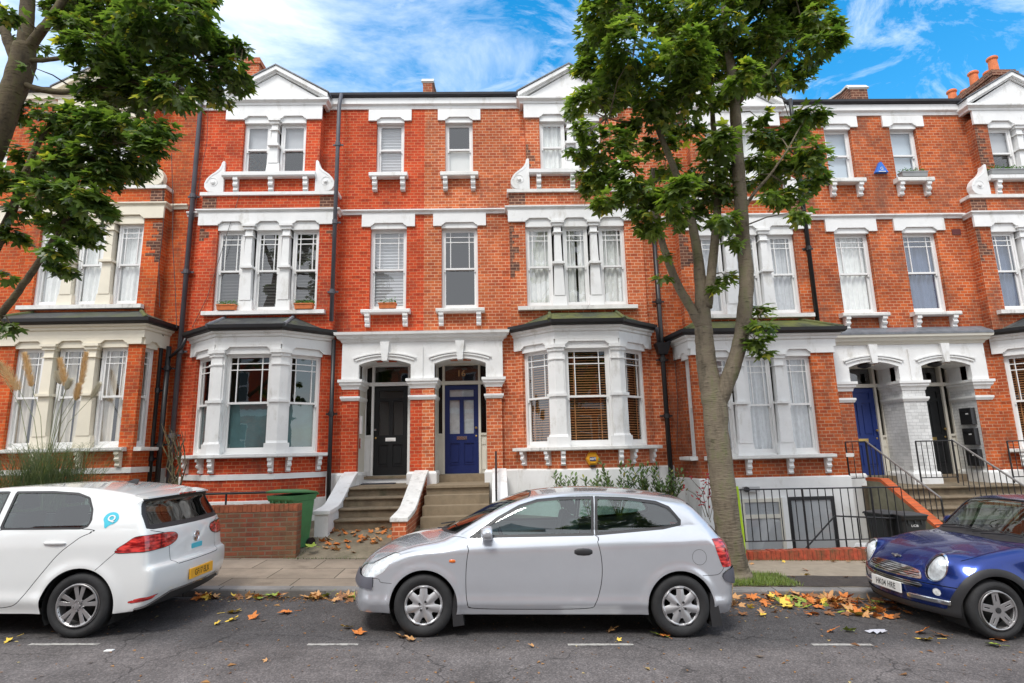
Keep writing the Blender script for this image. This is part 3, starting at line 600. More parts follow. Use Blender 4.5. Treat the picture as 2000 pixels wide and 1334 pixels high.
    for s0, s1 in ((a+.02, d0-.055), (d1+.055, b-.02)):
        gp_ = MB(); gp_.quad(d.pt(s0, -.05, Z(2.33)), d.pt(s1, -.05, Z(2.33)), d.pt(s1, -.05, T1), d.pt(s0, -.05, T1)); gp_.build('sidelight', PANEF, df, recalc=False); gp_ = MB(); gp_.quad(d.pt(s0, -.05, T1+.085), d.pt(s1, -.05, T1+.085), d.pt(s1, -.05, Z(3.97)), d.pt(s0, -.05, Z(3.97))); gp_.build('fanlight', PANEF, df, recalc=False)
    mb = MB(); mb.quad(d.pt(d0, -.05, T1+.085), d.pt(d1, -.05, T1+.085), d.pt(d1, -.05, Z(3.97)), d.pt(d0, -.05, Z(3.97))); mb.build('fanlight', PANE, df, recalc=False)
    mb = MB(); d.box(mb, a, b, -.12, -.115, T0, Z(4.05)); 
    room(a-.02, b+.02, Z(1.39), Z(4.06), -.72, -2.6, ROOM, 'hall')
    ds = MB(); dm = {'black': DBLACK, 'blue': DBLUE, 'royal': DBLUE2}[door]; st = .115; mid = (d0+d1)/2
    z_ = lambda k: Z(1.40+k)
    for s0, s1, k0, k1 in ((d0, d0+st, 0, 2.08), (d1-st, d1, 0, 2.08), (d0+st, d1-st, 0, .20), (d0+st, d1-st, .70, .92), (d0+st, d1-st, 1.72, 1.80), (d0+st, d1-st, 1.97, 2.08), (mid-.05, mid+.05, .20, .70), (mid-.05, mid+.05, .92, 1.72)):
        d.box(ds, s0, s1, -.075, -.03, z_(k0), z_(k1))
    for s0, s1 in ((d0+st, mid-.05), (mid+.05, d1-st)):
        d.box(ds, s0, s1, -.07, -.052, z_(.20), z_(.70)); d.box(ds, s0+.035, s1-.035, -.055, -.038, z_(.26), z_(.64)); d.box(ds, s0, s1, -.05, -.018, z_(.20), z_(.222))
        if grey_porch: d.box(ds, s0, s1, -.07, -.052, z_(.92), z_(1.72)); d.box(ds, s0+.035, s1-.035, -.055, -.038, z_(.98), z_(1.66))
    if grey_porch: d.box(ds, d0+st, d1-st, -.07, -.052, z_(1.80), z_(1.97))
    do = ds.build('door', dm, h)
    if not grey_porch:
        mb = MB(); pg = PANEF if name == 'A' else PANE
        for s0, s1, k0, k1 in ((d0+st, mid-.05, .92, 1.72), (mid+.05, d1-st, .92, 1.72), (d0+st, d1-st, 1.80, 1.97)): mb.quad(d.pt(s0, -.05, z_(k0)), d.pt(s1, -.05, z_(k0)), d.pt(s1, -.05, z_(k1)), d.pt(s0, -.05, z_(k1)))
        mb.build('door_pane', pg, do, recalc=False)
        mb = MB(); d.box(mb, d0+st, d1-st, -.10, -.09, z_(.92), z_(1.97)); mb.build('door_curtain', NETG if name != 'A' else BLINDG, do)
    mb = MB(); d.box(mb, mid-.12, mid+.12, -.03, -.018, z_(.78), z_(.86)); d.box(mb, mid-.09, mid+.09, -.018, -.012, z_(.80), z_(.84)); mb.build('letter_plate', {'A': WHITE2, 'B': CHROME}.get(name, BRASS), do)
    ks = d0+.06 if side < 0 else d1-.06
    if name in ('A', 'D', 'B'): ks = (d1-.05) if name == 'A' else (d1-.06)
    mb = MB(); mb.lathe([(.012, 0), (.012, .03), (.028, .04), (.03, .055), (.02, .07), (.002, .072)], (0, 0, 0), 'y', 14); c = d.pt(ks, -.03, z_(1.05))
    mb.v = [(c[0]+v[0], c[1]-v[1], c[2]+v[2]) for v in mb.v]; mb.build('door_knob', CHROME if name == 'A' else BRASS, do)
    mb = MB(); mb.lathe([(.022, 0), (.022, .008), (.01, .012)], (0, 0, 0), 'y', 12); c = d.pt(ks, -.03, z_(.86)); mb.v = [(c[0]+v[0], c[1]-v[1], c[2]+v[2]) for v in mb.v]; mb.build('lock', BRASS, do)
    # threshold and landing
    mb = MB(); d.box(mb, a, b, -.1, .22, Z(1.22), Z(1.385)) if name != 'A' else (d.box(mb, a, b, -.1, .24, Z(1.325), Z(1.385)))
    stm = {'A': STONE, 'B': STONE2}.get(name, STONE); th = mb.build('threshold', stm, h)
    if name == 'A': mb = MB(); d.box(mb, a, b, -.05, .21, Z(1.22), Z(1.325)); mb.build('threshold_riser', WHITE2, th)
    mb = MB(); u0, u1 = (.2, 1.5)
    zl = Z(1.22); r = .178; Yf = 12.33; n = foot
    mb.sweep(path([(.14 if not grey_porch else 0, 13.93), (.141 if not grey_porch else 0.001, 13.93)]), [(0, 0), (0, .1), (.1, .1)]) if False else None
    prof = []
    X0, X1 = Xp+side*u0, Xp+side*u1
    if grey_porch: X0, X1 = Xp, Xp+side*1.55
    mb.box(X0, X1, Yf+.05, 13.95, -.3, zl-.05)
    def tread(y0, y1, z):      # slab with a rounded nosing
        k = .022; pts = [(y1, z-.05), (y1, z), (y0+k, z), (y0+.006, z-.008), (y0, z-.025), (y0+.008, z-.043), (y0+k, z-.05)]
        mb.prism([(min(X0, X1), y, q) for y, q in pts], [(max(X0, X1), y, q) for y, q in pts])
    if name == 'B':
        mb.box(X0, X1, Yf, 13.95, zl-.05, zl)
        for i in range(1, n): mb.box(X0, X1, Yf-.31*i, Yf-.31*(i-1)+.06, zl-r*i-.45, zl-r*i)
    else:
        tread(Yf-.03, 13.95, zl)
        for i in range(1, n): tread(Yf-.31*i-.03, Yf-.31*(i-1)+.06, zl-r*i); mb.box(X0, X1, Yf-.31*i+.02, Yf-.31*(i-1)+.05, zl-r*i-.45, zl-r*i-.05)
    mb.build('front_steps', stm, h)
    return h
# ================================================================== the terrace
hA = house('A', 'red brick terraced house with black front door and charcoal blinds on the first floor', -1.70, -1, 0, BR_A, WHITE, WHITE, 'black', ('dpleat', 'dpleat', 'dpleat'), ('topgrey', 'topgrey'), ('pleat', 'pleat'), ('tealrefl', 'tealrefl', 'tealrefl'), foot=4)
hB = house('B', 'orange brick terraced house with dark blue door numbered 16 and wooden blinds in its bay', -1.70, 1, 0, BR_B, WHITE, LEDGE, 'blue', ('net', 'netgap', 'net'), ('net', None), (None, 'lowwhite'), ('venetian', 'venetian', 'venetian'), base='white', foot=4)
hC = house('C', 'terraced house behind the right tree with royal blue door and white basement wall', 9.66, -1, -.27, BR_C, WHITE, LEDGE, 'royal', ('voile', 'voile', 'voile'), ('net', 'net'), ('net', 'pale'), ('net', 'voile', 'net'), bay='square', base='white', grey_porch=True, foot=6)
hD = house('D', 'terraced house at the right edge with black door and three black letterboxes', 9.66, 1, -.27, BR_C, WHITE, LEDGE, 'black', ('blue', None, None), ('topgrey', 'topgrey'), ('blue', 'pale'), ('venetian', 'venetian', 'venetian'), base='white', grey_porch=True, foot=6)
hZ = house('Z', 'terraced house with cream painted trim and beige curtains behind the pampas grass', -13.06, 1, .2, BR_Z, CREAM, LEDGE, 'black', ('net', 'net', 'net'), ('net', 'net'), ('net', 'net'), ('beige', 'beige', 'beige'), bay='square', base='brick', foot=4)
hY = house('Y', 'terraced house cut off by the left edge, mostly hidden by the leaning tree', -13.06, -1, .2, BR_Z, WHITE, LEDGE, 'black', ('net', 'net', 'net'), ('net', 'net'), ('net', 'net'), ('beige', 'beige', 'beige'), bay='square', base='brick', foot=4)
# ================================================================== writing
def text(name, s, size, parent, mat, loc, xdir, updir, ext=.002, align='CENTER', bold=0, sx=1):
    """flat lettering at loc; xdir = reading direction, updir = up"""
    cu = bpy.data.curves.new(name, 'FONT'); cu.body = s; cu.size = size; cu.extrude = ext; cu.align_x = align; cu.align_y = 'CENTER'; cu.offset = bold; cu.space_character = 1.05
    to = bpy.data.objects.new(name, cu); COL.objects.link(to)
    dg = bpy.context.evaluated_depsgraph_get(); me = bpy.data.meshes.new_from_object(to.evaluated_get(dg)); bpy.data.objects.remove(to)
    x = Vector(xdir).normalized(); u = Vector(updir).normalized(); n = x.cross(u); o3 = ORG.get(parent.name, Vector((0, 0, 0))) if parent else Vector((0, 0, 0))
    M = Matrix(((x.x*sx, u.x, n.x, loc[0]-o3.x), (x.y*sx, u.y, n.y, loc[1]-o3.y), (x.z*sx, u.z, n.z, loc[2]-o3.z), (0, 0, 0, 1)))
    me.transform(M); me.materials.clear(); me.materials.append(mat); me.name = name
    ob = bpy.data.objects.new(name, me); COL.objects.link(ob)
    if parent: ob.parent = parent; ORG[ob.name] = o3
    return ob
# ================================================================== ground
SL = -.03
def road_z(x, y): return SL*x
def pave_z(x, y): return SL*x+.10+.022*(y-8.1)
def garden_z(x, y):
    a = pave_z(x, 10.0); t = min(1, max(0, (y-10.0)/1.35)); b = .505+(.2 if x < -7.4 else 0); return a+(b-a)*t
def asphalt():
    m, nt, b = newmat('asphalt'); N = nt.nodes.new; L = nt.links.new
    geo = N('ShaderNodeNewGeometry'); pos = geo.outputs['Position']
    v = N('ShaderNodeTexVoronoi'); v.inputs['Scale'].default_value = 75; L(pos, v.inputs['Vector'])
    n = N('ShaderNodeTexNoise'); n.inputs['Scale'].default_value = 120; n.inputs['Detail'].default_value = 3; L(pos, n.inputs['Vector'])
    c = N('ShaderNodeValToRGB'); e = c.color_ramp.elements; e[0].position = 0; e[0].color = (.050, .047, .047, 1); e[1].position = 1; e[1].color = (.13, .12, .117, 1); x = e.new(.55); x.color = (.078, .072, .070, 1)
    L(v.outputs['Color'], c.inputs[0])
    # worn driving lane (lighter, browner) against the parking lane, with soft uneven edge
    sx = N('ShaderNodeSeparateXYZ'); L(pos, sx.inputs[0]); nn = N('ShaderNodeTexNoise'); nn.inputs['Scale'].default_value = .7; nn.inputs['Detail'].default_value = 6; L(pos, nn.inputs['Vector'])
    a = N('ShaderNodeMath'); a.operation = 'MULTIPLY_ADD'; a.inputs[1].default_value = .5; L(nn.outputs['Fac'], a.inputs[0]); L(sx.outputs['Y'], a.inputs[2])
    mr = N('ShaderNodeMapRange'); mr.inputs['From Min'].default_value = 6.25; mr.inputs['From Max'].default_value = 6.62; L(a.outputs[0], mr.inputs['Value'])
    m1 = N('ShaderNodeMix'); m1.data_type = 'RGBA'; m1.inputs['A'].default_value = (1.80, 1.72, 1.70, 1); m1.inputs['B'].default_value = (1.05, 1.05, 1.07, 1); L(mr.outputs[0], m1.inputs['Factor'])
    m2 = N('ShaderNodeMix'); m2.data_type = 'RGBA'; m2.blend_type = 'MULTIPLY'; m2.inputs['Factor'].default_value = 1; L(c.outputs[0], m2.inputs['A']); L(m1.outputs['Result'], m2.inputs['B'])
    n3 = N('ShaderNodeTexNoise'); n3.inputs['Scale'].default_value = 1.6; n3.inputs['Detail'].default_value = 8; n3.inputs['Roughness'].default_value = .7; L(pos, n3.inputs['Vector'])
    r3 = N('ShaderNodeMapRange'); r3.inputs['From Min'].default_value = .35; r3.inputs['From Max'].default_value = .68; r3.inputs['To Min'].default_value = .74; r3.inputs['To Max'].default_value = 1.25; L(n3.outputs['Fac'], r3.inputs['Value'])
    m3 = N('ShaderNodeMix'); m3.data_type = 'RGBA'; m3.blend_type = 'MULTIPLY'; m3.inputs['Factor'].default_value = 1; L(m2.outputs['Result'], m3.inputs['A']); L(r3.outputs[0], m3.inputs['B'])
    # cracks
    vc = N('ShaderNodeTexVoronoi'); vc.feature = 'DISTANCE_TO_EDGE'; vc.inputs['Scale'].default_value = .55
    wp = N('ShaderNodeTexNoise'); wp.inputs['Scale'].default_value = 2.5; wp.inputs['Detail'].default_value = 6; L(pos, wp.inputs['Vector']); wa = N('ShaderNodeVectorMath'); wa.operation = 'MULTIPLY_ADD'; wa.inputs[1].default_value = (.5, .5, .5); L(wp.outputs['Color'], wa.inputs[0]); L(pos, wa.inputs[2]); L(wa.outputs[0], vc.inputs['Vector'])
    rc = N('ShaderNodeMapRange'); rc.inputs['From Min'].default_value = .002; rc.inputs['From Max'].default_value = .006; rc.inputs['To Min'].default_value = .55; rc.inputs['To Max'].default_value = 1; L(vc.outputs['Distance'], rc.inputs['Value'])
    m4 = N('ShaderNodeMix'); m4.data_type = 'RGBA'; m4.blend_type = 'MULTIPLY'; m4.inputs['Factor'].default_value = 1; L(m3.outputs['Result'], m4.inputs['A']); L(rc.outputs[0], m4.inputs['B'])
    L(m4.outputs['Result'], b.inputs['Base Color']); b.inputs['Roughness'].default_value = .85; setspec(b, .3)
    bp = N('ShaderNodeBump'); bp.inputs['Strength'].default_value = .6; bp.inputs['Distance'].default_value = .005; L(v.outputs['Distance'], bp.inputs['Height']); L(bp.outputs[0], b.inputs['Normal'])
    return m
ASPH = asphalt()
def sheet(name, x0, x1, y0, y1, fz, mat, nx=40, ny=6, kind='structure', skirt=0):
    mb = MB()
    for j in range(ny+1):
        for i in range(nx+1): x = x0+(x1-x0)*i/nx; y = y0+(y1-y0)*j/ny; mb.v.append((x, y, fz(x, y)))
    for j in range(ny):
        for i in range(nx): a = j*(nx+1)+i; mb.f.append((a, a+1, a+nx+2, a+nx+1))
    return tag(mb.build(name, mat, recalc=False), kind=kind)
sheet('ground', -400, 400, -300, 400, lambda x, y: -4.2-.0*x, plain('earth', (.12, .10, .07), .95), 8, 8)
def flags(name, c1, c2, joint, bw, rh, ms, rot=0):
    m = brick(name, c1, c2, joint, bw=bw, rh=rh, ms=ms, seed=12, stain=.55, stainc=(.10, .075, .055), rough=.85); return m
PAVE = flags('paving_flags', (.31, .25, .195), (.24, .195, .15), (.055, .045, .03), .94, .62, .008)
CONC = plain('concrete_path', (.20, .165, .115), .9, var=.28, vscale=4, dirt=(.085, .09, .045), dth=.5, dscale=2.2, bump=.4, bscale=60)
KERB = brick('kerb_stone', (.26, .245, .235), (.20, .19, .18), (.05, .05, .05), bw=.92, rh=5, ms=.008, seed=13, stain=.56, stainc=(.11, .10, .085))
sheet('road', -60, 60, -.6, 8.1, road_z, ASPH, 60, 10)
mb = MB()
for i in range(60):
    x0, x1 = -60+2*i, -58+2*i
    k = .025; pr = lambda x: [(8.1+.0, SL*x-.3), (8.1, SL*x+.10-k), (8.1+.008, SL*x+.10-.008), (8.1+k, SL*x+.10), (8.25, SL*x+.105), (8.25, SL*x-.3)]
    mb.prism([(x0, y, z) for y, z in pr(x0)], [(x1, y, z) for y, z in pr(x1)])
tag(mb.build('kerb', KERB), kind='structure')
sheet('pavement', -60, 60, 8.25, 10.02, pave_z, PAVE, 60, 4)
GARD = plain('garden_soil', (.10, .08, .05), .95, var=.3, vscale=5, dirt=(.16, .14, .08), dth=.5, bump=.6, bscale=30)
sheet('garden', -60, -3.62, 10.02, 13.4, garden_z, GARD, 50, 6)
sheet('path', -3.62, .18, 10.02, 13.4, garden_z, CONC, 10, 8)
sheet('garden', .18, 3.95, 10.02, 13.4, garden_z, GARD, 10, 6)
sheet('garden', 11.25, 60, 10.02, 13.4, lambda x, y: pave_z(x, 10)+.05, GARD, 20, 3)
BARE = plain('basement_paving', (.16, .14, .11), .9, var=.2, vscale=4, bump=.3)
sheet('basement_area', 3.95, 8.2, 10.1, 13.4, lambda x, y: -.75, BARE, 4, 4)
sheet('forecourt', 8.2, 11.25, 10.02, 13.4, lambda x, y: pave_z(x, 10)-.0, CONC, 4, 4)
mb = MB(); 
for (a, b) in (((3.95, 10.1), (8.2, 10.1)), ((3.95, 10.1), (3.95, 13.3)), ((8.2, 10.1), (8.2, 13.3))): mb.quad((*a, -.75), (*b, -.75), (*b, .09 if a[1] == b[1] else .3), (*a, .09 if a[1] == b[1] else .3))
tag(mb.build('area_retaining_wall', BR_WH, recalc=False), kind='structure')
# tarmac patch, soil of the tree pit
def patch(name, x0, x1, y0, y1, dz, mat, jag=.05, n=14):
    rng = random.Random(name); P = []
    for (a, b) in (((x0, y0), (x1, y0)), ((x1, y0), (x1, y1)), ((x1, y1), (x0, y1)), ((x0, y1), (x0, y0))):
        for i in range(n): t = i/n; P.append((a[0]+(b[0]-a[0])*t+rng.uniform(-jag, jag), a[1]+(b[1]-a[1])*t+rng.uniform(-jag, jag)*.5))
    P = [(x, max(8.262, y)) for x, y in P]
    mb = MB(); mb.quad(*[(x, y, pave_z(x, y)+dz) for x, y in P]); return tag(mb.build(name, mat, recalc=False), kind='structure')
DARKT = plain('dark_tarmac', (.055, .045, .04), .9, var=.3, vscale=14, bump=.8, bscale=70, dirt=(.13, .10, .07), dth=.58, dscale=5)
CONC2 = plain('pale_paving', (.30, .25, .19), .85, var=.18, vscale=6, bump=.2, bscale=60, dirt=(.17, .14, .10), dth=.55)
patch('plain_pavement', 2.2, 9.5, 8.262, 10.015, .004, CONC2, .0)
patch('tarmac_patch', 4.0, 6.9, 8.262, 8.90, .008, DARKT, .05)
patch('tree_pit', 2.7, 4.12, 8.262, 9.05, .012, plain('pit_soil', (.07, .06, .035), .95, var=.3, bump=.7), .06)
# bay markings
PAINT = plain('road_paint', (.42, .40, .37), .75, var=.25, vscale=30, dirt=(.09, .08, .08), dth=.50, dscale=16)
for (xa, xb) in ((-4.62, -3.95), (-1.92, -1.42), (.66, 1.32), (3.13, 3.74), (-6.9, -6.4), (5.5, 6.1)):
    mb = MB(); n = 10; rng = random.Random(xa)
    lo = [(xa+(xb-xa)*i/n, 6.185+rng.uniform(-.006, .006)) for i in range(n+1)]; hi = [(xb-(xb-xa)*i/n, 6.24+rng.uniform(-.006, .006)) for i in range(n+1)]
    mb.quad(*[(x, y, road_z(x, y)+.004) for x, y in lo+hi]); tag(mb.build('bay_marking', PAINT, recalc=False), kind='structure')
# shallow dip strip / seam between lanes
# ================================================================== garden walls, steps walls, rails
def soldier_wall(name, x0, x1, y, zb, zt, mat, label, cat='wall', th=.22, drop=0):
    t = thing(name, ((x0+x1)/2, y, zb), label, cat); mb = MB(); mb.box(x0, x1, y, y+th, zb-.3, zt-.115); mb.build('brickwork', mat, t)
    mb = MB(); rng = random.Random(5); n = int(round((x1-x0)/.075)); w_ = (x1-x0)/n
    mb.box(x0, x1, y+.006, y+th-.006, zt-.115, zt-.008)
    for i in range(n): d = rng.uniform(-.003, .003); mb.box(x0+i*w_+.004, x0+(i+1)*w_-.004, y-.003+d, y+th+.003+d, zt-.110, zt+rng.uniform(-.004, .003))
    m = plain(name+'_coping', (.34, .10, .045), .85, var=.35, vscale=9, dirt=(.12, .10, .05), dth=.5, dscale=6, bump=.3); mb.build('coping', m, t)
    return t
soldier_wall('garden_wall', -6.6, -3.35, 10.03, .28, 1.105, BR_GW, 'low weathered red brick garden wall between the white car and the green bin')
def cap_wall(name, xc, w, prof, zb, label, brickm, faces_white=True, end_y=None):
    """stair side wall: prof [(y, ztop)] from the house to the street, white coping on top"""
    t = thing(name, (xc, prof[0][0], .5), label, 'wall')
    mb = MB(); P = [(y, z-.075) for y, z in prof]; low = [(prof[-1][0], zb), (prof[0][0], zb)]
    poly = P+low; mb.prism([(xc-w/2, y, z) for y, z in poly], [(xc+w/2, y, z) for y, z in poly]); mb.build('wall_body', brickm, t)
    mb = MB(); W = w/2+.035; Q = [(y, z) for y, z in prof]; Q[-1] = (Q[-1][0]-.03, Q[-1][1]); R_ = [(y, z-.075) for y, z in Q][::-1]
    poly = Q+R_; mb.prism([(xc-W, y, z) for y, z in poly], [(xc+W, y, z) for y, z in poly]); mb.build('coping', LEDGE if brickm is not WHITE else WHITE, t, bevel=.01); return t
cap_wall('stair_wall', -1.70, .24, [(13.10, 1.52), (12.75, 1.45), (11.25, .93), (10.95, .88), (10.22, .83)], .1, 'brick dwarf wall with white coping between the two flights of steps', BR_B)
cap_wall('stair_wall', -3.24, .24, [(13.10, 1.52), (12.8, 1.44), (11.75, .98), (11.5, .93), (11.0, .90)], .1, 'white painted stair wall beside the green wheelie bin', WHITE)
cap_wall('stair_wall', .02, .24, [(13.10, 1.52), (12.7, 1.42), (11.3, .93), (10.5, .84)], .1, 'white painted stair wall right of the pale steps to door 16', WHITE)
def rail(name, label, bars, posts=(), r=.02, mat=None, cat='handrail', knobs=()):
    t = thing(name, bars[0][0], label, cat); mb = MB()
    for b in bars: mb.tube(b, r, 8)
    mb.build('rail', mat or BLACK, t)
    for p in posts: mb = MB(); mb.tube(p, r*.9, 8); mb.build('post', mat or BLACK, t)
    return t
rail('handrail', 'black tubular handrail on the white wall beside the blue door steps', [[(-.05, 12.9, 1.88), (-.05, 11.5, 1.22), (-.05, 11.3, 1.16)]], [[(-.05, 12.75, 1.44), (-.05, 12.75, 1.80)], [(-.05, 11.35, .92), (-.05, 11.35, 1.18)]], .022)
rail('guard_rail', 'thin black guard rail behind the low garden wall', [[(-6.6, 11.6, 1.21), (-3.7, 11.6, 1.21)]], [[(x, 11.6, .4), (x, 11.6, 1.21)] for x in (-6.5, -5.25, -3.75)], .022)
# railing over the basement area
def railing(name, label, x0, x1, y, z0a, z0b, h, gap=.115, posts=(), low=True):
    t = thing(name, ((x0+x1)/2, y, z0a), label, 'railing'); f = lambda x: z0a+(z0b-z0a)*(x-x0)/(x1-x0); mb = MB()
    mb.tube([(x0, y, f(x0)+h), (x1, y, f(x1)+h)], .013, 6); mb.build('top_rail', BLACK, t)
    if low: mb = MB(); mb.tube([(x0, y, f(x0)+.13), (x1, y, f(x1)+.13)], .011, 6); mb.build('bottom_rail', BLACK, t)
    n = int((x1-x0)/gap)
    for i in range(n+1):
        x = x0+(x1-x0)*i/n; th = i % 9 == 0; mb = MB(); mb.tube([(x, y, f(x)+(0 if th else .12)), (x, y, f(x)+h+.0)], .018 if th else .0085, 6); mb.build('post' if th else 'baluster', BLACK, t)
    return t
railing('iron_railing', 'black iron railing on a brick kerb in front of the white basement wall', 4.02, 6.95, 10.12, .17, .15, .98, .128)
t = thing('brick_kerb', (5.5, 10.1, .1), 'low red brick kerb carrying the black iron railing', 'wall'); mb = MB(); rng = random.Random(3)
for i in range(40):
    x = 3.9+i*.077; mb.box(x+.003, x+.073, 10.0+rng.uniform(-.006, .004), 10.21, pave_z(x, 10)-.05, .155+rng.uniform(-.006, .005)-.004*(x-3.9))
mb.build('brick_edge', plain('kerb_brick', (.42, .075, .035), .85, var=.45, vscale=11, dirt=(.09, .085, .04), dth=.46, dscale=5, bump=.4), t)
mb = MB(); mb.box(3.9, 6.97, 10.01, 10.205, -.1, .12); mb.build('mortar_bed', plain('mortar', (.16, .13, .09), .95), t)
rail('stair_handrail', 'black handrail going down into the basement area behind the railing', [[(5.15, 10.5, -.1), (5.95, 10.5, .63), (7.2, 10.5, .55)]], [[(x, 10.5, -.7), (x, 10.5, .6-.04*(x-6))] for x in (6.1, 6.35, 6.6, 6.85, 7.1)], .015)
# basement windows of house C
g = Seg((0, 12.50), (1, 0), (0, -1)); tb = hC
def bwin(x0, x1, z0, z1, fm, parts):
    mb = MB(); f = .07; q = g
    q.box(mb, x0, x0+f, -.02, .035, z0, z1); q.box(mb, x1-f, x1, -.02, .035, z0, z1); q.box(mb, x0+f, x1-f, -.02, .033, z0, z0+f); q.box(mb, x0+f, x1-f, -.02, .033, z1-f, z1)
    for z in parts: q.box(mb, x0+f, x1-f, -.02, .03, z-.04, z+.04)
    w_ = mb.build('basement_window', fm, tb); mb = MB(); q.box(mb, x0+f, x1-f, .004, .006, z0+f, z1-f); mb.build('blind', BLINDG, w_)
    mb = MB(); mb.quad(q.pt(x0+f, .018, z0+f), q.pt(x1-f, .018, z0+f), q.pt(x1-f, .018, z1-f), q.pt(x0+f, .018, z1-f)); mb.build('pane', PANE, w_, recalc=False)
bwin(5.10, 5.98, -.60, .78, OFFW, (.42,)); bwin(6.10, 7.1, -.75, .80, BLACK, ())
mb = MB(); g.box(mb, 5.98, 6.10, -.02, .034, -.6, .8); mb.build('window_post', WHITE2, tb)
# ================================================================== steps and railings of the right pair
for k, (x0, y0, x1, y1, lab) in enumerate(((8.22, 12.9, 8.22, 10.9, 'iron stair railing with pale handrail left of the blue door steps'), (9.86, 12.5, 9.86, 10.6, 'iron stair railing with pale handrail in front of the black door steps'))):
    t = thing('stair_railing', (x0, y0, .9), lab, 'railing'); za, zb = 1.92, .85; pts = [(x0, y0, za), (x1, y1, zb)]
    mb = MB(); mb.tube(pts, .02, 8); mb.build('handrail', plain('worn_rail', (.30, .29, .28), .4, metal=.6), t)
    n = 14
    for i in range(n+1):
        f = i/n; y = y0+(y1-y0)*f; z = za+(zb-za)*f; mb = MB(); mb.tube([(x0, y, z-.02), (x0, y, z-.92)], .018 if i in (0, n) else .009, 6); mb.build('baluster', BLACK, t)
railing('landing_railing', 'short level iron railing on the stone landing between the two right doors', 9.02, 9.84, 12.45, 1.0, 1.0, .90, .115, low=True)
railing('landing_railing', 'short level iron railing left of the royal blue door', 7.75, 8.2, 12.9, 1.0, 1.0, .92, .115)
railing('garden_railing', 'iron railing at the right edge in front of the wooden blinds', 10.95, 13.2, 12.35, .98, .98, .88, .12)
t = thing('stair_string_wall', (8.35, 12, 0), 'sloping wall with bright orange brick coping left of the grey steps', 'wall'); mb = MB()
P = [(12.75, 1.08), (12.3, 1.08), (10.55, .12), (10.55, -.6), (12.75, -.6)]; mb.prism([(8.02, y, z) for y, z in P], [(8.20, y, z) for y, z in P]); mb.build('wall_body', plain('green_render', (.20, .19, .13), .9, var=.3, dirt=(.09, .09, .05), dth=.5), t)
P = [(12.78, 1.08), (12.3, 1.08), (10.5, .10), (10.5, .16), (12.28, 1.145), (12.78, 1.145)]; mb = MB(); mb.prism([(8.02, y, z) for y, z in P], [(8.21, y, z) for y, z in P]); mb.build('coping', brick('coping_brick', (.62, .14, .05), (.50, .11, .04), (.26, .12, .07), bw=.8, rh=.085, ms=.006, seed=21, stain=.75), t)
# ================================================================== bins, alarm boxes, letterboxes and other small things
GRN = plain('bin_green', (.055, .20, .075), .45, var=.12, vscale=6, dirt=(.05, .09, .04), dth=.6, bump=.05)
def wheelie(loc, rz, mat, lidm, label, group=None, lidopen=0, sc=1.0, txt=None):
    t = thing('wheelie_bin', loc, label, 'bin', group, rz); o = ORG[t.name]; A = lambda x, y, z: (o.x+x*sc, o.y+y*sc, o.z+z*sc)
    mb = MB(); b0 = (.21, .24); b1 = (.275, .325); z0, z1 = .06, .94; n = len(mb.v)
    def ring(hx, hy, z, r=.05, yo=0):
        pts = []
        for cx, cy, a0 in ((hx-r, hy-r, 0), (-hx+r, hy-r, 90), (-hx+r, -hy+r, 180), (hx-r, -hy+r, 270)):
            for k in range(4): a = R(a0+k*30); pts.append(A(cx+r*math.cos(a), cy+r*math.sin(a)+yo, z))
        return pts
    rs = [ring(b0[0], b0[1], z0), ring(b0[0]+.05, b0[1]+.05, z1-.1), ring(b1[0]-.005, b1[1]-.02, z1-.095), ring(b1[0], b1[1], z1-.06), ring(b1[0]+.01, b1[1]+.01, z1)]
    for q in rs: mb.v += q
    k = 16
    for i in range(len(rs)-1):
        for j in range(k): jj = (j+1) % k; mb.f.append((i*k+j, i*k+jj, (i+1)*k+jj, (i+1)*k+j))
    mb.f.append(tuple(range(k-1, -1, -1))); mb.f.append(tuple((len(rs)-1)*k+j for j in range(k)))
    body = mb.build('bin_body', mat, t)
    rb = MB()
    for s in (-.14, 0, .14): rb.box(*[v for p in ((o.x+(s-.012)*sc, o.x+(s+.012)*sc),) for v in p], o.y-.318*sc, o.y-.28*sc, o.z+.77*sc, o.z+.86*sc)
    rb.build('rib', mat, body)
    mb = MB(); rs = [ring(.295, .345, 0, .06, -.01), ring(.30, .35, .022, .06, -.01), ring(.27, .31, .035, .06, -.01), ring(.15, .2, .062, .05, -.01)]
    for q in rs: mb.v += q
    for i in range(3):
        for j in range(k): jj = (j+1) % k; mb.f.append((i*k+j, i*k+jj, (i+1)*k+jj, (i+1)*k+j))
    mb.f.append(tuple(range(k-1, -1, -1))); mb.f.append(tuple(3*k+j for j in range(k)))
    hy = o.y+.33*sc; hz = o.z+z1*sc; an = R(lidopen); mb.v = [(x, hy+(y-hy)*math.cos(an)+(z-o.z)*math.sin(an)*0-(0)*1, hz+.004+(z-o.z)+(-(y-hy))*math.sin(an)) for x, y, z in mb.v]
    mb.build('lid', lidm, t)
    mb = MB(); mb.tube([A(-.26, .36, .93), A(.26, .36, .93)], .018*sc, 8); mb.build('handle_bar', lidm, t)
    for s in (-1, 1): mb = MB(); mb.lathe([(.1, -.025), (.1, .025)], A(s*.235, .23, .1), 'x', 20); mb.build('wheel', BLACK, t)
    if txt: text('lettering', txt, .065*sc, t, WHITE2, A(-.02, -.312, .74), (1, 0, 0), (0, 0, 1), .002, sx=1.3)
    return t
zg = garden_z(-3.45, 10.45)
wheelie((-3.60, 10.48, zg-.04), R(-22), GRN, GRN, 'green wheelie bin with a bulging lid behind the end of the garden wall', lidopen=4)
BINK = plain('bin_black', (.02, .022, .022), .5, var=.15); LIDK = plain('bin_lid_black', (.05, .052, .055), .55, var=.15)
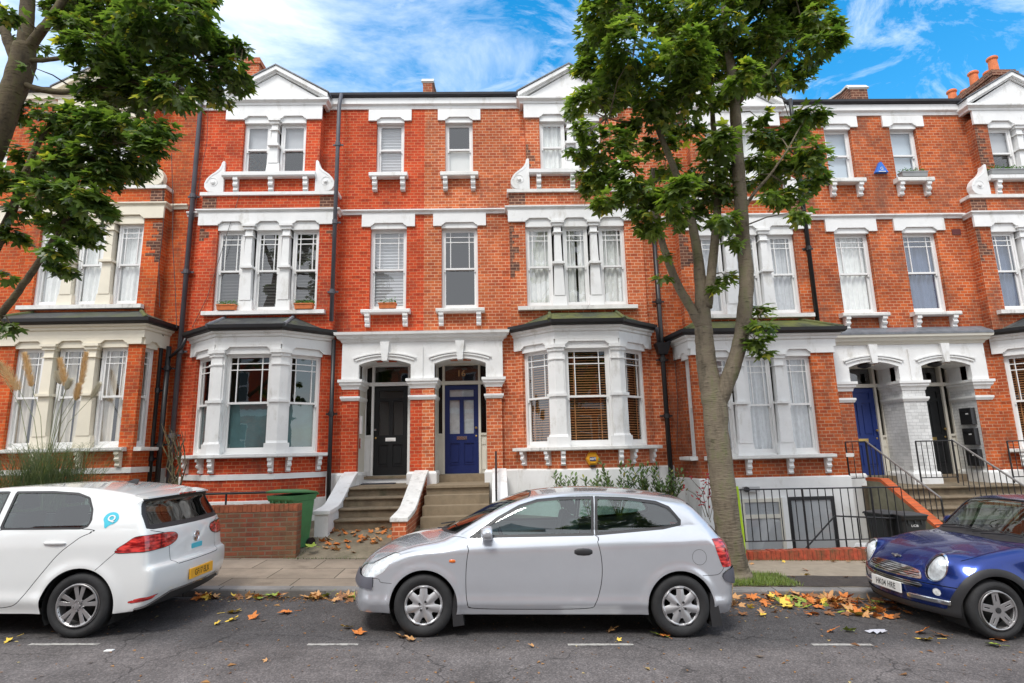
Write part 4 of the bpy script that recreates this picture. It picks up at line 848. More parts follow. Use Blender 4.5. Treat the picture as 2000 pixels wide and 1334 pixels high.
pb = at(1727, 1000, 10.85); wheelie((pb.x, 10.85, -.14), R(8), BINK, LIDK, 'plain black wheelie bin behind the railing, left of the lettered one', sc=.80)
pb = at(1768, 1000, 10.55); wheelie((pb.x, 10.55, -.14), R(-4), BINK, LIDK, 'black wheelie bin with white letters beside the orange coping', txt='LCB', sc=.80)
# platform the bins stand on
mb = MB(); mb.box(6.72, 8.2, 10.22, 11.2, -.75, -.145); mb.build('area_platform', BR_GW, org=None)['kind'] = 'structure'
mb = MB(); P = [(6.0, -.75), (6.72, -.75), (6.72, .10), (6.5, .10)]; mb.prism([(x, 10.24, z) for x, z in P], [(x, 10.9, z) for x, z in P]); tag(mb.build('area_steps_wall', WHITE), 'white sloping side wall of the basement steps behind the railing', 'wall')
# alarm box: yellow hexagon
YEL = plain('alarm_yellow', (.78, .36, .02), .35, var=.05); c = at(1157, 896, 12.53)
t = thing('alarm_box', (c.x, 12.55, c.z), 'yellow hexagonal burglar alarm box under the bay window sill', 'alarm box'); mb = MB()
hx = lambda r, y, zo=0: [(c.x+r*math.cos(R(60*k)), y, c.z+zo+r*math.sin(R(60*k))) for k in range(6)]
mb.prism(hx(.155, 12.55), hx(.15, 12.50)); mb.prism(hx(.15, 12.50), hx(.105, 12.465)); mb.build('case', YEL, t)
mb = MB(); mb.box(c.x-.065, c.x+.065, 12.455, 12.466, c.z-.045, c.z+.04); mb.build('badge', plain('navy', (.02, .03, .12), .4), t)
text('badge_lettering', 'ADT', .062, t, WHITE2, (c.x, 12.453, c.z-.003), (1, 0, 0), (0, 0, 1), .001, bold=.002)
mb = MB(); mb.box(c.x-.05, c.x+.05, 12.47, 12.54, c.z-.17, c.z-.13); mb.build('strobe', BLACK, t)
c = at(1719, 330, 13.28); BLU = plain('alarm_blue', (.02, .16, .62), .35)
t = thing('alarm_box', (c.x, 13.3, c.z), 'blue triangular alarm box high on the wall between two top windows', 'alarm box'); mb = MB()
tr = lambda s, y: [(c.x-.17*s, y, c.z-.12*s), (c.x+.17*s, y, c.z-.12*s), (c.x+.02*s, y, c.z+.17*s), (c.x-.02*s, y, c.z+.17*s)]
mb.prism(tr(1, 13.3), tr(.95, 13.22)); mb.build('case', BLU, t); text('emblem', 'G', .11, t, WHITE2, (c.x, 13.215, c.z-.02), (1, 0, 0), (0, 0, 1), .001); mb = MB(); mb.box(c.x-.09, c.x+.09, 13.212, 13.22, c.z-.105, c.z-.088); mb.build('emblem_line', WHITE2, t)
# security light on the basement wall of house C
c = at(1462, 955, 12.5); t = thing('security_light', (c.x, 12.5, c.z), 'small grey security light on the white basement wall above the railing', 'light')
mb = MB(); mb.box(c.x-.13, c.x+.2, 12.40, 12.5, c.z-.05, c.z+.05); mb.build('housing', plain('lamp_grey', (.45, .45, .45), .5), t); mb = MB(); mb.lathe([(.05, -.07), (.06, .0), (.045, .03)], (c.x-.1, 12.38, c.z), 'y', 12); mb.build('sensor', BLACK, t)
# street number 16 on the fanlight, painted gold
text('house_number', '16', .21, hB, plain('gold_number', (.45, .27, .12), .4), (-.865, 13.935, 3.76), (1, 0, 0), (0, 0, 1), .001, bold=.003)
# letterboxes by the right black door
for k, z in enumerate((2.45, 1.98, 1.5)):
    lab = ['topmost of the three black letterboxes beside the right door', 'middle of the three black letterboxes beside the right door', 'lowest of the three black letterboxes beside the right door'][k]
    x = 9.66+1.435; t = thing('letterbox', (x, 13.3, z), lab, 'letterbox', 'letterboxes in the right porch'); mb = MB(); mb.box(x-.11, x, 13.22, 13.56, z-.19, z+.19); mb.build('box_body', plain('letterbox_black', (.02, .02, .022), .3), t)
    mb = MB(); mb.box(x-.125, x-.11, 13.25, 13.53, z+.10, z+.13); mb.build('slot_flap', CHROME, t); mb = MB(); mb.box(x-.113, x-.11, 13.30, 13.38, z+.04, z+.07); mb.build('name_card', WHITE2, t)
# doormat
t = MB(); t.box(-3.12, -2.35, 13.35, 13.66, 1.222, 1.24); tag(t.build('doormat', plain('mat', (.04, .04, .055), .95, bump=.6, bscale=80)), 'dark doormat on the top step before the black door', 'doormat')
# porch lamps of the right pair
for sx_, lab in ((-1, 'dark lantern hanging in the arch over the royal blue door'), (1, 'dark lantern hanging in the arch over the right black door')):
    x = 9.66+sx_*.85-.1; t = thing('porch_lamp', (x, 13.3, 3.7), lab, 'lamp'); mb = MB(); mb.lathe([(.03, 3.62), (.14, 3.66), (.15, 3.70), (.05, 3.74), (.02, 3.76)], (x, 13.35, 0), 'z', 14); mb.build('shade', BLACK, t); mb = MB(); mb.box(x-.02, x+.25, 13.34, 13.37, 3.68, 3.71); mb.build('arm', OFFW, t)
# entry phone boxes in the left porch
mb = MB(); mb.box(-3.14, -3.09, 13.3, 13.42, 2.35, 2.75); tag(mb.build('meter_box', WHITE2), 'white box on the side wall of the black door porch', 'box'); 
mb = MB(); mb.box(-3.14, -3.105, 13.32, 13.4, 2.02, 2.25); tag(mb.build('entry_phone', CHROME), 'steel entry phone under the white box beside the black door', 'entry phone')
# ================================================================== pipes on the facades (parts of their houses)
def pipe(h, pts, r, mat=PIPE, joints=()):
    mb = MB(); mb.tube(pts, r, 10); p = mb.build('downpipe', mat, h, smooth=True)
    for (x, y, z) in joints: mb = MB(); mb.lathe([(r*1.35, z-.05), (r*1.35, z+.05)], (x, y, 0), 'z', 10); mb.box(x-r*2.6, x+r*2.6, y+r*.6, y+r*1.2, z-.02, z+.02); mb.build('pipe_collar', mat, p)
    return p
x = -7.25; pipe(hA, [(x, 13.12, 10.74), (x, 13.2, 10.3), (x, 13.2, .3)], .055, PIPEG, [(x, 13.2, z) for z in (8.1, 6.2, 4.3, 2.4)])
x = -3.76; pipe(hA, [(x, 13.12, 10.74), (x, 12.97, 10.35), (x, 12.97, 4.9)], .048, PIPEG, [(x, 12.97, z) for z in (9.3, 7.3, 5.6)]); pipe(hA, [(x+.02, 13.15, 4.5), (x+.02, 13.15, .5)], .048, BLACK, [(x+.02, 13.15, 2.8)])
x = 3.87; pipe(hB, [(x, 13.2, 7.5), (x, 13.2, 4.2), (x, 13.2, .5)], .055, BLACK, [(x, 13.2, z) for z in (6.9, 5.3, 3.9, 2.6)])
mb = MB(); mb.hexa([(x-.1, 13.1, 4.02), (x+.1, 13.1, 4.02), (x+.1, 13.28, 4.02), (x-.1, 13.28, 4.02), (x-.17, 13.02, 4.28), (x+.17, 13.02, 4.28), (x+.17, 13.3, 4.28), (x-.17, 13.3, 4.28)]); mb.build('hopper', BLACK, hB)
pipe(hB, [(3.72, 13.0, 4.62), (3.76, 13.1, 4.5), (3.80, 13.15, 4.2)], .04, PIPE); pipe(hC, [(4.25, 13.05, 4.36), (4.05, 13.12, 4.34), (3.95, 13.15, 4.2)], .04, PIPE)
x = 7.52; pipe(hC, [(x, 13.0, 10.45), (x, 13.0, 10.0), (x, 13.0, 4.7)], .05, BLACK, [(x, 13.0, z) for z in (8.8, 6.5)])
x = -7.62; pipe(hZ, [(x, 12.9, 4.9), (x, 13.1, 4.6), (x, 13.1, .4)], .05, BLACK, [(x, 13.1, z) for z in (3.4, 1.9)]); pipe(hZ, [(-7.45, 13.12, 4.4), (-7.45, 13.12, .4)], .055, BLACK, [(-7.45, 13.12, z) for z in (3.9, 2.2)])
pipe(hA, [(-7.0, 12.95, 4.55), (-7.1, 13.0, 4.35), (-7.4, 13.1, 4.15)], .035, BLACK)
# thin cables on the facade of houses Z and A
CAB = plain('cable', (.05, .045, .045), .6)
def cable(h, pts, r=.008): mb = MB(); mb.tube(pts, r, 5); mb.build('cable', CAB, h)
cable(hZ, [tuple(at(px, py, 13.04)) for px, py in ((335, 300), (338, 400), (337, 470), (342, 560), (345, 640))]); cable(hZ, [tuple(at(px, py, 13.03)) for px, py in ((318, 345), (319, 440), (310, 520), (312, 600))])
cable(hA, [tuple(at(px, py, 13.02)) for px, py in ((470, 375), (455, 420), (430, 500), (405, 580), (375, 640))], .006); cable(hA, [tuple(at(px, py, 13.2)) for px, py in ((407, 200), (404, 280), (393, 330), (378, 430))], .006)
cable(hC, [tuple(at(px, py, 13.2)) for px, py in ((1318, 700), (1324, 790), (1322, 880))])
# air bricks
mb = MB(); c = at(1868, 453, 13.29); mb.box(c.x-.11, c.x+.11, 13.285, 13.3, c.z-.07, c.z+.07); mb.build('air_brick', plain('airbrick', (.12, .03, .03), .8), hD)
# ================================================================== flower boxes on sills
def flowerbox(c, w_, label, mat, col=(.05, .12, .02), fl=(.8, .75, .7), seed=1):
    t = thing('flower_box', c, label, 'flower box'); mb = MB(); x, y, z = c; h_ = .13
    mb.hexa([(x-w_/2+.015, y-.07, z), (x+w_/2-.015, y-.07, z), (x+w_/2-.015, y+.07, z), (x-w_/2+.015, y+.07, z), (x-w_/2, y-.085, z+h_), (x+w_/2, y-.085, z+h_), (x+w_/2, y+.085, z+h_), (x-w_/2, y+.085, z+h_)])
    mb.box(x-w_/2-.008, x+w_/2+.008, y-.093, y+.093, z+h_-.025, z+h_); mb.build('trough', mat, t)
    rng = random.Random(seed); mb = MB(); fm = MB()
    for k in range(int(w_*420)):
        px, py = x+rng.uniform(-w_/2, w_/2)*1.02, y+rng.uniform(-.09, .09); pz = z+h_+abs(rng.gauss(.03, .035)); a = rng.uniform(0, 6.28); L_ = rng.uniform(.02, .045); d = Vector((math.cos(a), math.sin(a), rng.uniform(.0, 1.2))).normalized()*L_; s_ = Vector((-math.sin(a), math.cos(a), 0))*L_*.4; p = Vector((px, py, pz)); (fm if rng.random() < .08 else mb).quad(p, p+d*.5+s_, p+d, p+d*.5-s_)
    mb.build('foliage', leafmat('sill_leaves', col, tuple(min(1, q*1.9) for q in col)), t, recalc=False); fm.build('flowers', plain('petals', fl, .8), t, recalc=False)
def leafmat(name, c1, c2, c3=None, trans=.35, rough=.45, tc=(1.7, 1.9, .7)):
    m, nt, b = newmat(name); N = nt.nodes.new; L = nt.links.new; geo = N('ShaderNodeNewGeometry'); r = N('ShaderNodeValToRGB'); e = r.color_ramp.elements
    e[0].color = (*c1, 1); e[1].color = (*c2, 1); e[1].position = .85
    if c3: q = e.new(.93); q.color = (*c2, 1); q = e.new(1.0); q.color = (*c3, 1)
    L(geo.outputs['Random Per Island'], r.inputs[0]); L(r.outputs[0], b.inputs['Base Color']); b.inputs['Roughness'].default_value = rough; setspec(b, .4)
    t = N('ShaderNodeBsdfTranslucent'); g_ = N('ShaderNodeMix'); g_.data_type = 'RGBA'; g_.blend_type = 'MULTIPLY'; g_.inputs['Factor'].default_value = 1; g_.inputs['B'].default_value = (*tc, 1); L(r.outputs[0], g_.inputs['A']); L(g_.outputs['Result'], t.inputs[0])
    x = N('ShaderNodeMixShader'); x.inputs[0].default_value = trans; L(b.outputs[0], x.inputs[1]); L(t.outputs[0], x.inputs[2]); L(x.outputs[0], nt.nodes['Material Output'].inputs[0]); return m
c = at(443, 606, 12.97); flowerbox((c.x, 12.97, 5.185), .42, 'terracotta flower box on the first floor sill, leftmost window over the blue-grey bay roof', TERRA, seed=1)
c = at(594, 603, 12.97); flowerbox((c.x, 12.97, 5.185), .42, 'terracotta flower box with white flowers on the first floor sill beside the downpipe', TERRA, seed=2)
c = at(757, 602, 13.2); flowerbox((c.x, 13.2, 5.225), .40, 'terracotta flower box on the single first floor sill over the black door', TERRA, seed=3)
GALV = plain('zinc', (.30, .31, .31), .6, var=.15)
flowerbox((9.66+.86, 13.2, 8.40), .66, 'grey flower box with trailing plants on a top floor sill of the right houses', GALV, fl=(.45, .3, .55), seed=4)
flowerbox((9.66+3.2, 12.97, 8.32), 1.2, 'long grey flower box with purple flowers on the top sill at the right edge', GALV, fl=(.35, .2, .6), seed=5)
# ================================================================== roof: chimneys and party walls
POT = plain('chimney_pot', (.66, .19, .07), .8, var=.2, vscale=8)
def chimney(h, xc, yc, w_, d_, z0, z1, pots, mat=BR_C):
    mb = MB(); mb.box(xc-w_/2, xc+w_/2, yc-d_/2, yc+d_/2, z0, z1-.22); mb.box(xc-w_/2-.04, xc+w_/2+.04, yc-d_/2-.04, yc+d_/2+.04, z1-.22, z1-.08); mb.box(xc-w_/2, xc+w_/2, yc-d_/2, yc+d_/2, z1-.08, z1); c_ = mb.build('chimney', mat, h)
    for (px, py, hh) in pots: mb = MB(); mb.lathe([(.15, z1-.02), (.13, z1+.1), (.115, z1+hh-.12), (.15, z1+hh-.08), (.15, z1+hh-.03), (.12, z1+hh), (.09, z1+hh)], (px, py, 0), 'z', 18); mb.build('chimney_pot', POT, c_)
def wedge(h, xc, w_, y0, z0, y1, z1, mat=BR_C):
    mb = MB(); P = [(y0, z0-.3), (y0, z0+.62), (y0+.12, z0+.72), (y0+.3, z0+.72), (y0+.6, z0+.45), (y1, z1), (y1, z1-.6)]
    mb.prism([(xc-w_/2, y, z) for y, z in P], [(xc+w_/2, y, z) for y, z in P]); mb.build('party_wall', mat, h)
def stub(h, px0, px1, ptop, pbase, Y, mat=BR_C, slope=1):
    a = at(px0, pbase, Y); b = at(px1, ptop, Y); x0, x1 = a.x, b.x; z0, z1 = a.z-.5, b.z; mb = MB()
    P = [(Y, z0), (Y, z1-.1), (Y+.1, z1), (Y+.35, z1), (Y+3.2, z1+.7), (Y+3.2, z0)]
    mb.prism([(x0, y, z) for y, z in P], [(x1, y, z) for y, z in P]); s_ = mb.build('party_wall', mat, h)
    P = [(Y-.04, z1-.1), (Y+.08, z1+.04), (Y+.36, z1+.04), (Y+3.2, z1+.74), (Y+3.2, z1+.69), (Y+.36, z1-.01), (Y+.1, z1-.01), (Y, z1-.14)]
    mb = MB(); mb.prism([(x0-.04, y, z) for y, z in P], [(x1+.04, y, z) for y, z in P]); mb.build('coping', LEDGE, s_)
stub(hB, 826, 844, 153, 190, 14.0, BR_B); stub(hD, 1664, 1692, 165, 198, 14.0, SOOT); stub(hA, 400, 420, 158, 190, 14.0, BR_B)
# right-hand stack: five pots seen above the eaves
chimney(hD, 15.42, 16.25, .75, 2.1, 10, 12.85, [(15.42, 15.5, .62), (15.62, 15.9, .42), (15.40, 16.2, .62), (15.55, 16.75, .35), (15.36, 17.05, .55)], SOOT)
c = at(500, 150, 15.5); chimney(hA, c.x, 15.5, .5, .8, 10, c.z+.35, [], BR_B)
# ================================================================== the other side of the street (seen in the reflections)
def opposite(xc, label, mat):
    t = thing('opposite_house', (xc, -11, 0), label, 'house'); gg = Seg((xc+5.6, -11), (-1, 0), (0, 1)); mb = MB(); wins = []
    for fl_, (z0, z1) in enumerate(((1.8, 4.0), (5.2, 7.2), (8.4, 10.0))):
        for u in (1.2, 2.6, 4.9, 7.6, 9.0): wins.append((u-.5, u+.5, z0, z1))
    gg.wall(mb, 0, 11.2, -1, 11, wins, .15); mb.build('brick_wall', mat, t, recalc=False)
    mb = MB()
    for z in (4.4, 7.6, 10.7): gg.box(mb, 0, 11.2, -.02, .12, z, z+.35)
    mb.build('white_bands', WHITE, t)
    for a, b, c_, d_ in wins:
        mb = MB()
        for (s0, s1, z0, z1) in ((a, a+.1, c_, d_), (b-.1, b, c_, d_), (a+.1, b-.1, c_, c_+.1), (a+.1, b-.1, d_-.1, d_), (a+.1, b-.1, (c_+d_)/2-.04, (c_+d_)/2+.04)): gg.box(mb, s0, s1, -.14, -.06, z0, z1)
        w_ = mb.build('window', WHITE, t); mb = MB(); gg.box(mb, a+.1, b-.1, -.13, -.12, c_+.1, d_-.1); mb.build('pane', plain('dim_pane', (.05, .06, .07), .1), w_)
    mb = MB(); gg.prism_sz(mb, [(.6, 11), (4.6, 11), (2.6, 13)], -.5, .1); mb.build('gable', WHITE, t); mb = MB(); gg.box(mb, 0, 11.2, -5, .2, 11, 11.1); mb.build('roof', SLATE, t)
for i, (xc, lb) in enumerate(((-14, 'red brick house across the street, left'), (-2.6, 'red brick house across the street, behind the camera'), (8.8, 'red brick house across the street, right'))): opposite(xc, lb, BR_A if i != 1 else BR_B)
sheet('opposite_pavement', -60, 60, -11.2, -.6, lambda x, y: SL*x+.1, PAVE, 20, 4)
# ================================================================== vehicles: smooth implicit bodies cut into panels
def crom(P, n=10, closed=True):
    P = np.array(P, float); m = len(P); out = []
    for i in range(m if closed else m-1):
        p0, p1, p2, p3 = P[(i-1) % m], P[i], P[(i+1) % m], P[(i+2) % m]
        if not closed:
            if i == 0: p0 = 2*p1-p2
            if i == m-2: p3 = 2*p2-p1
        for k in range(n):
            t = k/n; out.append(.5*((2*p1)+(-p0+p2)*t+(2*p0-5*p1+4*p2-p3)*t*t+(-p0+3*p1-3*p2+p3)*t**3))
    if not closed: out.append(P[-1])
    return np.array(out)
def sdpoly(x, z, P):
    P = np.asarray(P, float); d = np.full(x.shape, 1e9); s = np.ones(x.shape)
    for i in range(len(P)):
        a, b = P[i], P[i-1]; ex, ez = b-a; wx, wz = x-a[0], z-a[1]; t = np.clip((wx*ex+wz*ez)/max(ex*ex+ez*ez, 1e-12), 0, 1)
        d = np.minimum(d, (wx-ex*t)**2+(wz-ez*t)**2); c1 = z >= a[1]; c2 = z < b[1]; c3 = ex*wz > ez*wx
        s = np.where((c1 & c2 & c3) | (~c1 & ~c2 & ~c3), -s, s)
    return s*np.sqrt(d)
def smax(a, b, k): h = np.maximum(k-np.abs(a-b), 0); return np.maximum(a, b)+h*h/(4*k)
class Body:
    def __init__(s, L, W, prof, k=.10, bowf=.22, bowr=.12, crown=.05, belt=(.9, .03), lean=.40, taperf=.10, taperr=.07, crease=None, extra=None, xlim=.5, rk=None):
        s.L, s.W, s.k, s.bowf, s.bowr, s.crown, s.belt, s.lean, s.tf, s.tr, s.crease, s.extra = L, W, k, bowf, bowr, crown, belt, lean, taperf, taperr, crease, extra
        P = crom(prof, 8); gx = np.arange(-.5, L+.5, .0125); gz = np.arange(-.3, 1.9, .0125); X, Z = np.meshgrid(gx, gz, indexing='ij'); s.G = sdpoly(X, Z, P); s.gx0, s.gz0, s.dg = -.5, -.3, .0125
    def sd(s, x, z):
        u = np.clip((x-s.gx0)/s.dg, 0, s.G.shape[0]-1.001); v = np.clip((z-s.gz0)/s.dg, 0, s.G.shape[1]-1.001); i = u.astype(int); j = v.astype(int); a = u-i; b = v-j; G = s.G
        return G[i, j]*(1-a)*(1-b)+G[i+1, j]*a*(1-b)+G[i, j+1]*(1-a)*b+G[i+1, j+1]*a*b
    def h(s, x, z):
        Wh = s.W/2; L = s.L; xf, xr = .30*L, .68*L
        w_ = Wh-s.tf*np.clip((xf-x)/xf, 0, 1.2)**2-s.tr*np.clip((x-xr)/(L-xr), 0, 1.2)**2
        w_ = w_-.045*np.clip((.62-z)/.45, 0, 1)**2
        zb = s.belt[0]+s.belt[1]*x; q = (z-zb)/.035; sp = .035*np.where(q > 20, q, np.log1p(np.exp(np.minimum(q, 20)))); w_ = w_-s.lean*sp
        if s.crease:
            zc = s.crease[0]+s.crease[1]*x; q = (z-zc)/.012; sp = .012*np.where(q > 20, q, np.log1p(np.exp(np.minimum(q, 20)))); w_ = w_-s.crease[2]*np.minimum(sp, .16)
        if s.extra: w_ = w_+s.extra(x, z)
        return w_
    def F(s, p):
        x, y, z = p[..., 0], p[..., 1], p[..., 2]; r = (np.abs(y)/(s.W/2))
        r2 = r**2.3; m = .45*s.L; xw = x-s.bowf*r2*np.clip((m-x)/m, 0, 1)**.7+s.bowr*r2*np.clip((x-.6*s.L)/(.4*s.L), 0, 1)**.7
        zw = z+s.crown*r**2*np.clip((z-.5)/.5, 0, 1)
        return smax(s.sd(xw, zw), np.abs(y)-s.h(x, z), s.k)
    def mesh(s, hs=.026):
        ax = [np.arange(a, b, hs) for a, b in ((-.12, s.L+.12), (-s.W/2-.08, s.W/2+.08), (.02, 1.66))]
        G = np.stack(np.meshgrid(*ax, indexing='ij'), -1); v = s.F(G); sg = v < 0; n = [len(a)-1 for a in ax]
        acc = np.zeros(n+[3]); cnt = np.zeros(n)
        sl = lambda o: tuple(slice(o[i], o[i]+n[i]) for i in range(3)); cor = [(i, j, k) for i in (0, 1) for j in (0, 1) for k in (0, 1)]
        for a in cor:
            for d in range(3):
                if a[d] == 0:
                    b = list(a); b[d] = 1; va, vb = v[sl(a)], v[sl(b)]; c = (va < 0) != (vb < 0); t = np.where(c, va/np.where(c, va-vb, 1), 0)
                    for q in range(3): acc[..., q] += np.where(c, a[q]+(t if q == d else 0), 0)
                    cnt += c
        ac = cnt > 0; idx = -np.ones(n, int); idx[ac] = np.arange(ac.sum()); org = np.array([a[0] for a in ax])
        V = (np.argwhere(ac)+acc[ac]/cnt[ac][:, None])*hs+org; T = []
        for d in range(3):
            u, w_ = [(1, 2), (2, 0), (0, 1)][d]
            A = sg[tuple(slice(0, -1) if i == d else slice(1, -1) for i in range(3))]; B = sg[tuple(slice(1, None) if i == d else slice(1, -1) for i in range(3))]
            for flip in (0, 1):
                e = np.argwhere((A & ~B) if not flip else (~A & B))
                for i in range(3):
                    if i != d: e[:, i] += 1
                def cid(du, dw): q = e.copy(); q[:, u] += du; q[:, w_] += dw; return idx[q[:, 0], q[:, 1], q[:, 2]]
                q = [cid(-1, -1), cid(0, -1), cid(0, 0), cid(-1, 0)]
                if flip: q = q[::-1]
                T.append(np.stack([q[0], q[1], q[2]], 1)); T.append(np.stack([q[0], q[2], q[3]], 1))
        T = np.concatenate(T)
        for _ in range(3): f = s.F(V); g = s.grad(V); V = V-g*(f/np.maximum((g*g).sum(1), .05))[:, None]*.9
        g = s.grad(V); return [V, g/np.linalg.norm(g, axis=1)[:, None], T]
    def grad(s, V, e=.004):
        g = np.zeros_like(V)
        for i in range(3): d = np.zeros(3); d[i] = e; g[:, i] = (s.F(V+d)-s.F(V-d))/(2*e)
        return g
def cut(M, f):
    """split a triangle mesh along f = 0; returns (f<0 part, f>0 part)"""
    V, Nn, T = M
    if len(T) == 0: return [V, Nn, T], [V, Nn, T]
    v = f(V); v = np.where(np.abs(v) < 1e-7, 1e-7, v); ins = v < 0; c = ins[T].sum(1)
    I, O, X = T[c == 3], T[c == 0], T[(c == 1) | (c == 2)]
    if len(X):
        cx = ins[X].sum(1); lone = np.where(cx == 1, 1, 0); L_ = (ins[X] == lone[:, None].astype(bool)); k = L_.argmax(1); r = np.arange(len(X))
        a, b, d = X[r, k], X[r, (k+1) % 3], X[r, (k+2) % 3]
        E = np.concatenate([np.stack([a, b], 1), np.stack([a, d], 1)]); E.sort(axis=1); key = E[:, 0].astype(np.int64)*(len(V)+1)+E[:, 1]; uk, inv = np.unique(key, return_inverse=True); p, q = uk//(len(V)+1), uk % (len(V)+1)
        t = (v[p]/(v[p]-v[q]))[:, None]; nv = V[p]+(V[q]-V[p])*t; nn = Nn[p]+(Nn[q]-Nn[p])*t; nn /= np.linalg.norm(nn, axis=1)[:, None]; base = len(V)
        V = np.concatenate([V, nv]); Nn = np.concatenate([Nn, nn]); e1, e2 = base+inv[:len(X)], base+inv[len(X):]
        lo = np.stack([a, e1, e2], 1); ot = np.concatenate([np.stack([e1, b, d], 1), np.stack([e1, d, e2], 1)]); li = lone == 1; l2 = np.concatenate([li, li])
        I = np.concatenate([I, lo[li], ot[~l2]]); O = np.concatenate([O, lo[~li], ot[l2]])
    return [V, Nn, I], [V, Nn, O]
def emit(M, name, mat, parent, off=0.0, flip=False, solid=0):
    V, Nn, T = M
    if len(T) == 0: return None
    u, inv = np.unique(T, return_inverse=True); P = V[u]+Nn[u]*off; T2 = inv.reshape(-1, 3); N2 = Nn[u]
    if flip: T2 = T2[:, ::-1]; N2 = -N2
    me = bpy.data.meshes.new(name); me.from_pydata(P.tolist(), [], T2.tolist()); me.polygons.foreach_set('use_smooth', [True]*len(me.polygons)); me.update()
    me.normals_split_custom_set_from_vertices(N2.tolist()); me.materials.append(mat); ob = bpy.data.objects.new(name, me); COL.objects.link(ob); ob.parent = parent; ORG[ob.name] = Vector((0, 0, 0))
    if solid: md = ob.modifiers.new('solid', 'SOLIDIFY'); md.thickness = solid; md.offset = -1
    return ob
def disc(style, R_, dish):
    nr, na = 30, 168; V = []; T = []
    for i in range(nr+1):
        r = R_*i/nr
        for j in range(na): a = 2*math.pi*j/na; V.append((r*math.cos(a), 0, r*math.sin(a)))
    for i in range(nr):
        for j in range(na):
            a, b, c, d = i*na+j, i*na+(j+1) % na, (i+1)*na+(j+1) % na, (i+1)*na+j; T += [(a, b, c), (a, c, d)]
    V = np.array(V); M = [V, np.tile([0, -1., 0], (len(V), 1)), np.array(T)]
    pol = lambda V: (np.hypot(V[:, 0], V[:, 2]), np.arctan2(V[:, 2], V[:, 0])); w2 = lambda a, n, o: (a-o+math.pi/n) % (2*math.pi/n)-math.pi/n
    if style == 'cover7':
        def f(V): r, a = pol(V); t = np.abs(w2(a, 7, .25))*r; ho = np.maximum(np.maximum(r-.90*R_, .60*R_-r), t-(r-.50*R_)*.52); return -ho
    elif style == 'ten':
        def f(V):
            r, a = pol(V); m = np.full(r.shape, 9.)
            for o in (-.21, .21): t = np.abs(w2(a, 5, math.pi/2+o))*r; m = np.minimum(m, t-(.012+.055*r))
            return np.minimum(np.minimum(m, r-.30*R_), .90*R_-r)
    else:
        def f(V):
            r, a = pol(V); t = np.abs(w2(a, 5, math.pi/2+.1))*r; sp = t-(.040-.03*r); slot = np.maximum(np.maximum(t-.0055, .44*R_-r), r-.78*R_)
            return np.minimum(np.minimum(np.maximum(sp, -slot), r-.27*R_), .91*R_-r)
    K, H = cut(M, f); V = K[0]; r, a = pol(V); q = r/R_
    if style == 'cover7': t = np.abs(w2(a, 7, .25+math.pi/7)); hgt = dish*(.9-.9*q**2)+.012*np.cos(np.clip(t*7, 0, math.pi))*q+np.where(q > .93, .010, 0)
    elif style == 'ten': hgt = dish*(.25+.55*q)+np.where(q > .92, .012, 0)-.006
    else: hgt = dish*(.55+.15*q)+np.where(q > .93, .008, 0)
    K[0] = V.copy(); K[0][:, 1] -= hgt
    # normals from geometry
    nr_ = np.zeros_like(K[0]); P = K[0]; Tn = K[2]; fn = np.cross(P[Tn[:, 1]]-P[Tn[:, 0]], P[Tn[:, 2]]-P[Tn[:, 0]]); bad = fn[:, 1] > 0; Tn = Tn.copy(); Tn[bad] = Tn[bad][:, ::-1]; K[2] = Tn; fn = np.where(bad[:, None], -fn, fn)
    for i in range(3): np.add.at(nr_, Tn[:, i], fn)
    K[1] = nr_/np.maximum(np.linalg.norm(nr_, axis=1), 1e-9)[:, None]
    return K
TYRE = plain('tyre_rubber', (.022, .022, .023), .75, var=.25, vscale=12, bump=.2, bscale=90, coord='Obj')
RIMS = plain('wheel_silver', (.52, .52, .53), .38, metal=.6, var=.08, coord='Obj'); RIMD = plain('wheel_alloy', (.42, .41, .41), .32, metal=.75, coord='Obj')
DARKP = plain('black_plastic', (.028, .028, .03), .5, var=.12, coord='Obj'); GAP = plain('panel_gap', (.008, .008, .008), .9); UNDER = plain('underbody', (.012, .012, .012), .9)
CGL = glass('car_glass', (.50, .66, .62), 1.0, 2.0); CGLD = glass('rear_car_glass', (.30, .34, .34), 1.0, 1.75); LENS = glass('lamp_lens', (.93, .95, .96), 1.0, 1.6)
REFL = plain('lamp_reflector', (.85, .86, .86), .3, metal=.2, var=.3, vscale=26, bump=1.0, bscale=18, coord='Obj'); CLOTH = plain('seat_cloth', (.045, .05, .055), .9)
def redlens():
    m, nt, b = newmat('red_lamp'); N = nt.nodes.new; L = nt.links.new; b.inputs['Roughness'].default_value = .15; b.inputs['Coat Weight'].default_value = 1
    tc = N('ShaderNodeTexCoord'); wv = N('ShaderNodeTexNoise'); wv.inputs['Scale'].default_value = 9; mp = N('ShaderNodeMapping'); mp.inputs['Scale'].default_value = (1, 1, 3.5); L(tc.outputs['Object'], mp.inputs[0]); L(mp.outputs[0], wv.inputs['Vector'])
    c = N('ShaderNodeValToRGB'); e = c.color_ramp.elements; e[0].position = .42; e[0].color = (.22, .004, .006, 1); e[1].position = .62; e[1].color = (.85, .06, .05, 1); L(wv.outputs['Fac'], c.inputs[0]); L(c.outputs[0], b.inputs['Base Color']); return m
REDL = redlens(); AMB = plain('amber_lamp', (.75, .16, .02), .15, coat=1)
def surfx(B, y, z, sg=1):
    lo, hi = B.L*.5, B.L*.5+sg*B.L*.6
    for _ in range(24):
        m_ = (lo+hi)/2
        if B.F(np.array([[m_, y, z]]))[0] < 0: lo = m_
        else: hi = m_
    return lo
def car_thing(name, loc, label):
    t = thing(name, loc, label, 'car'); t.rotation_euler.y = -math.atan(SL); return t
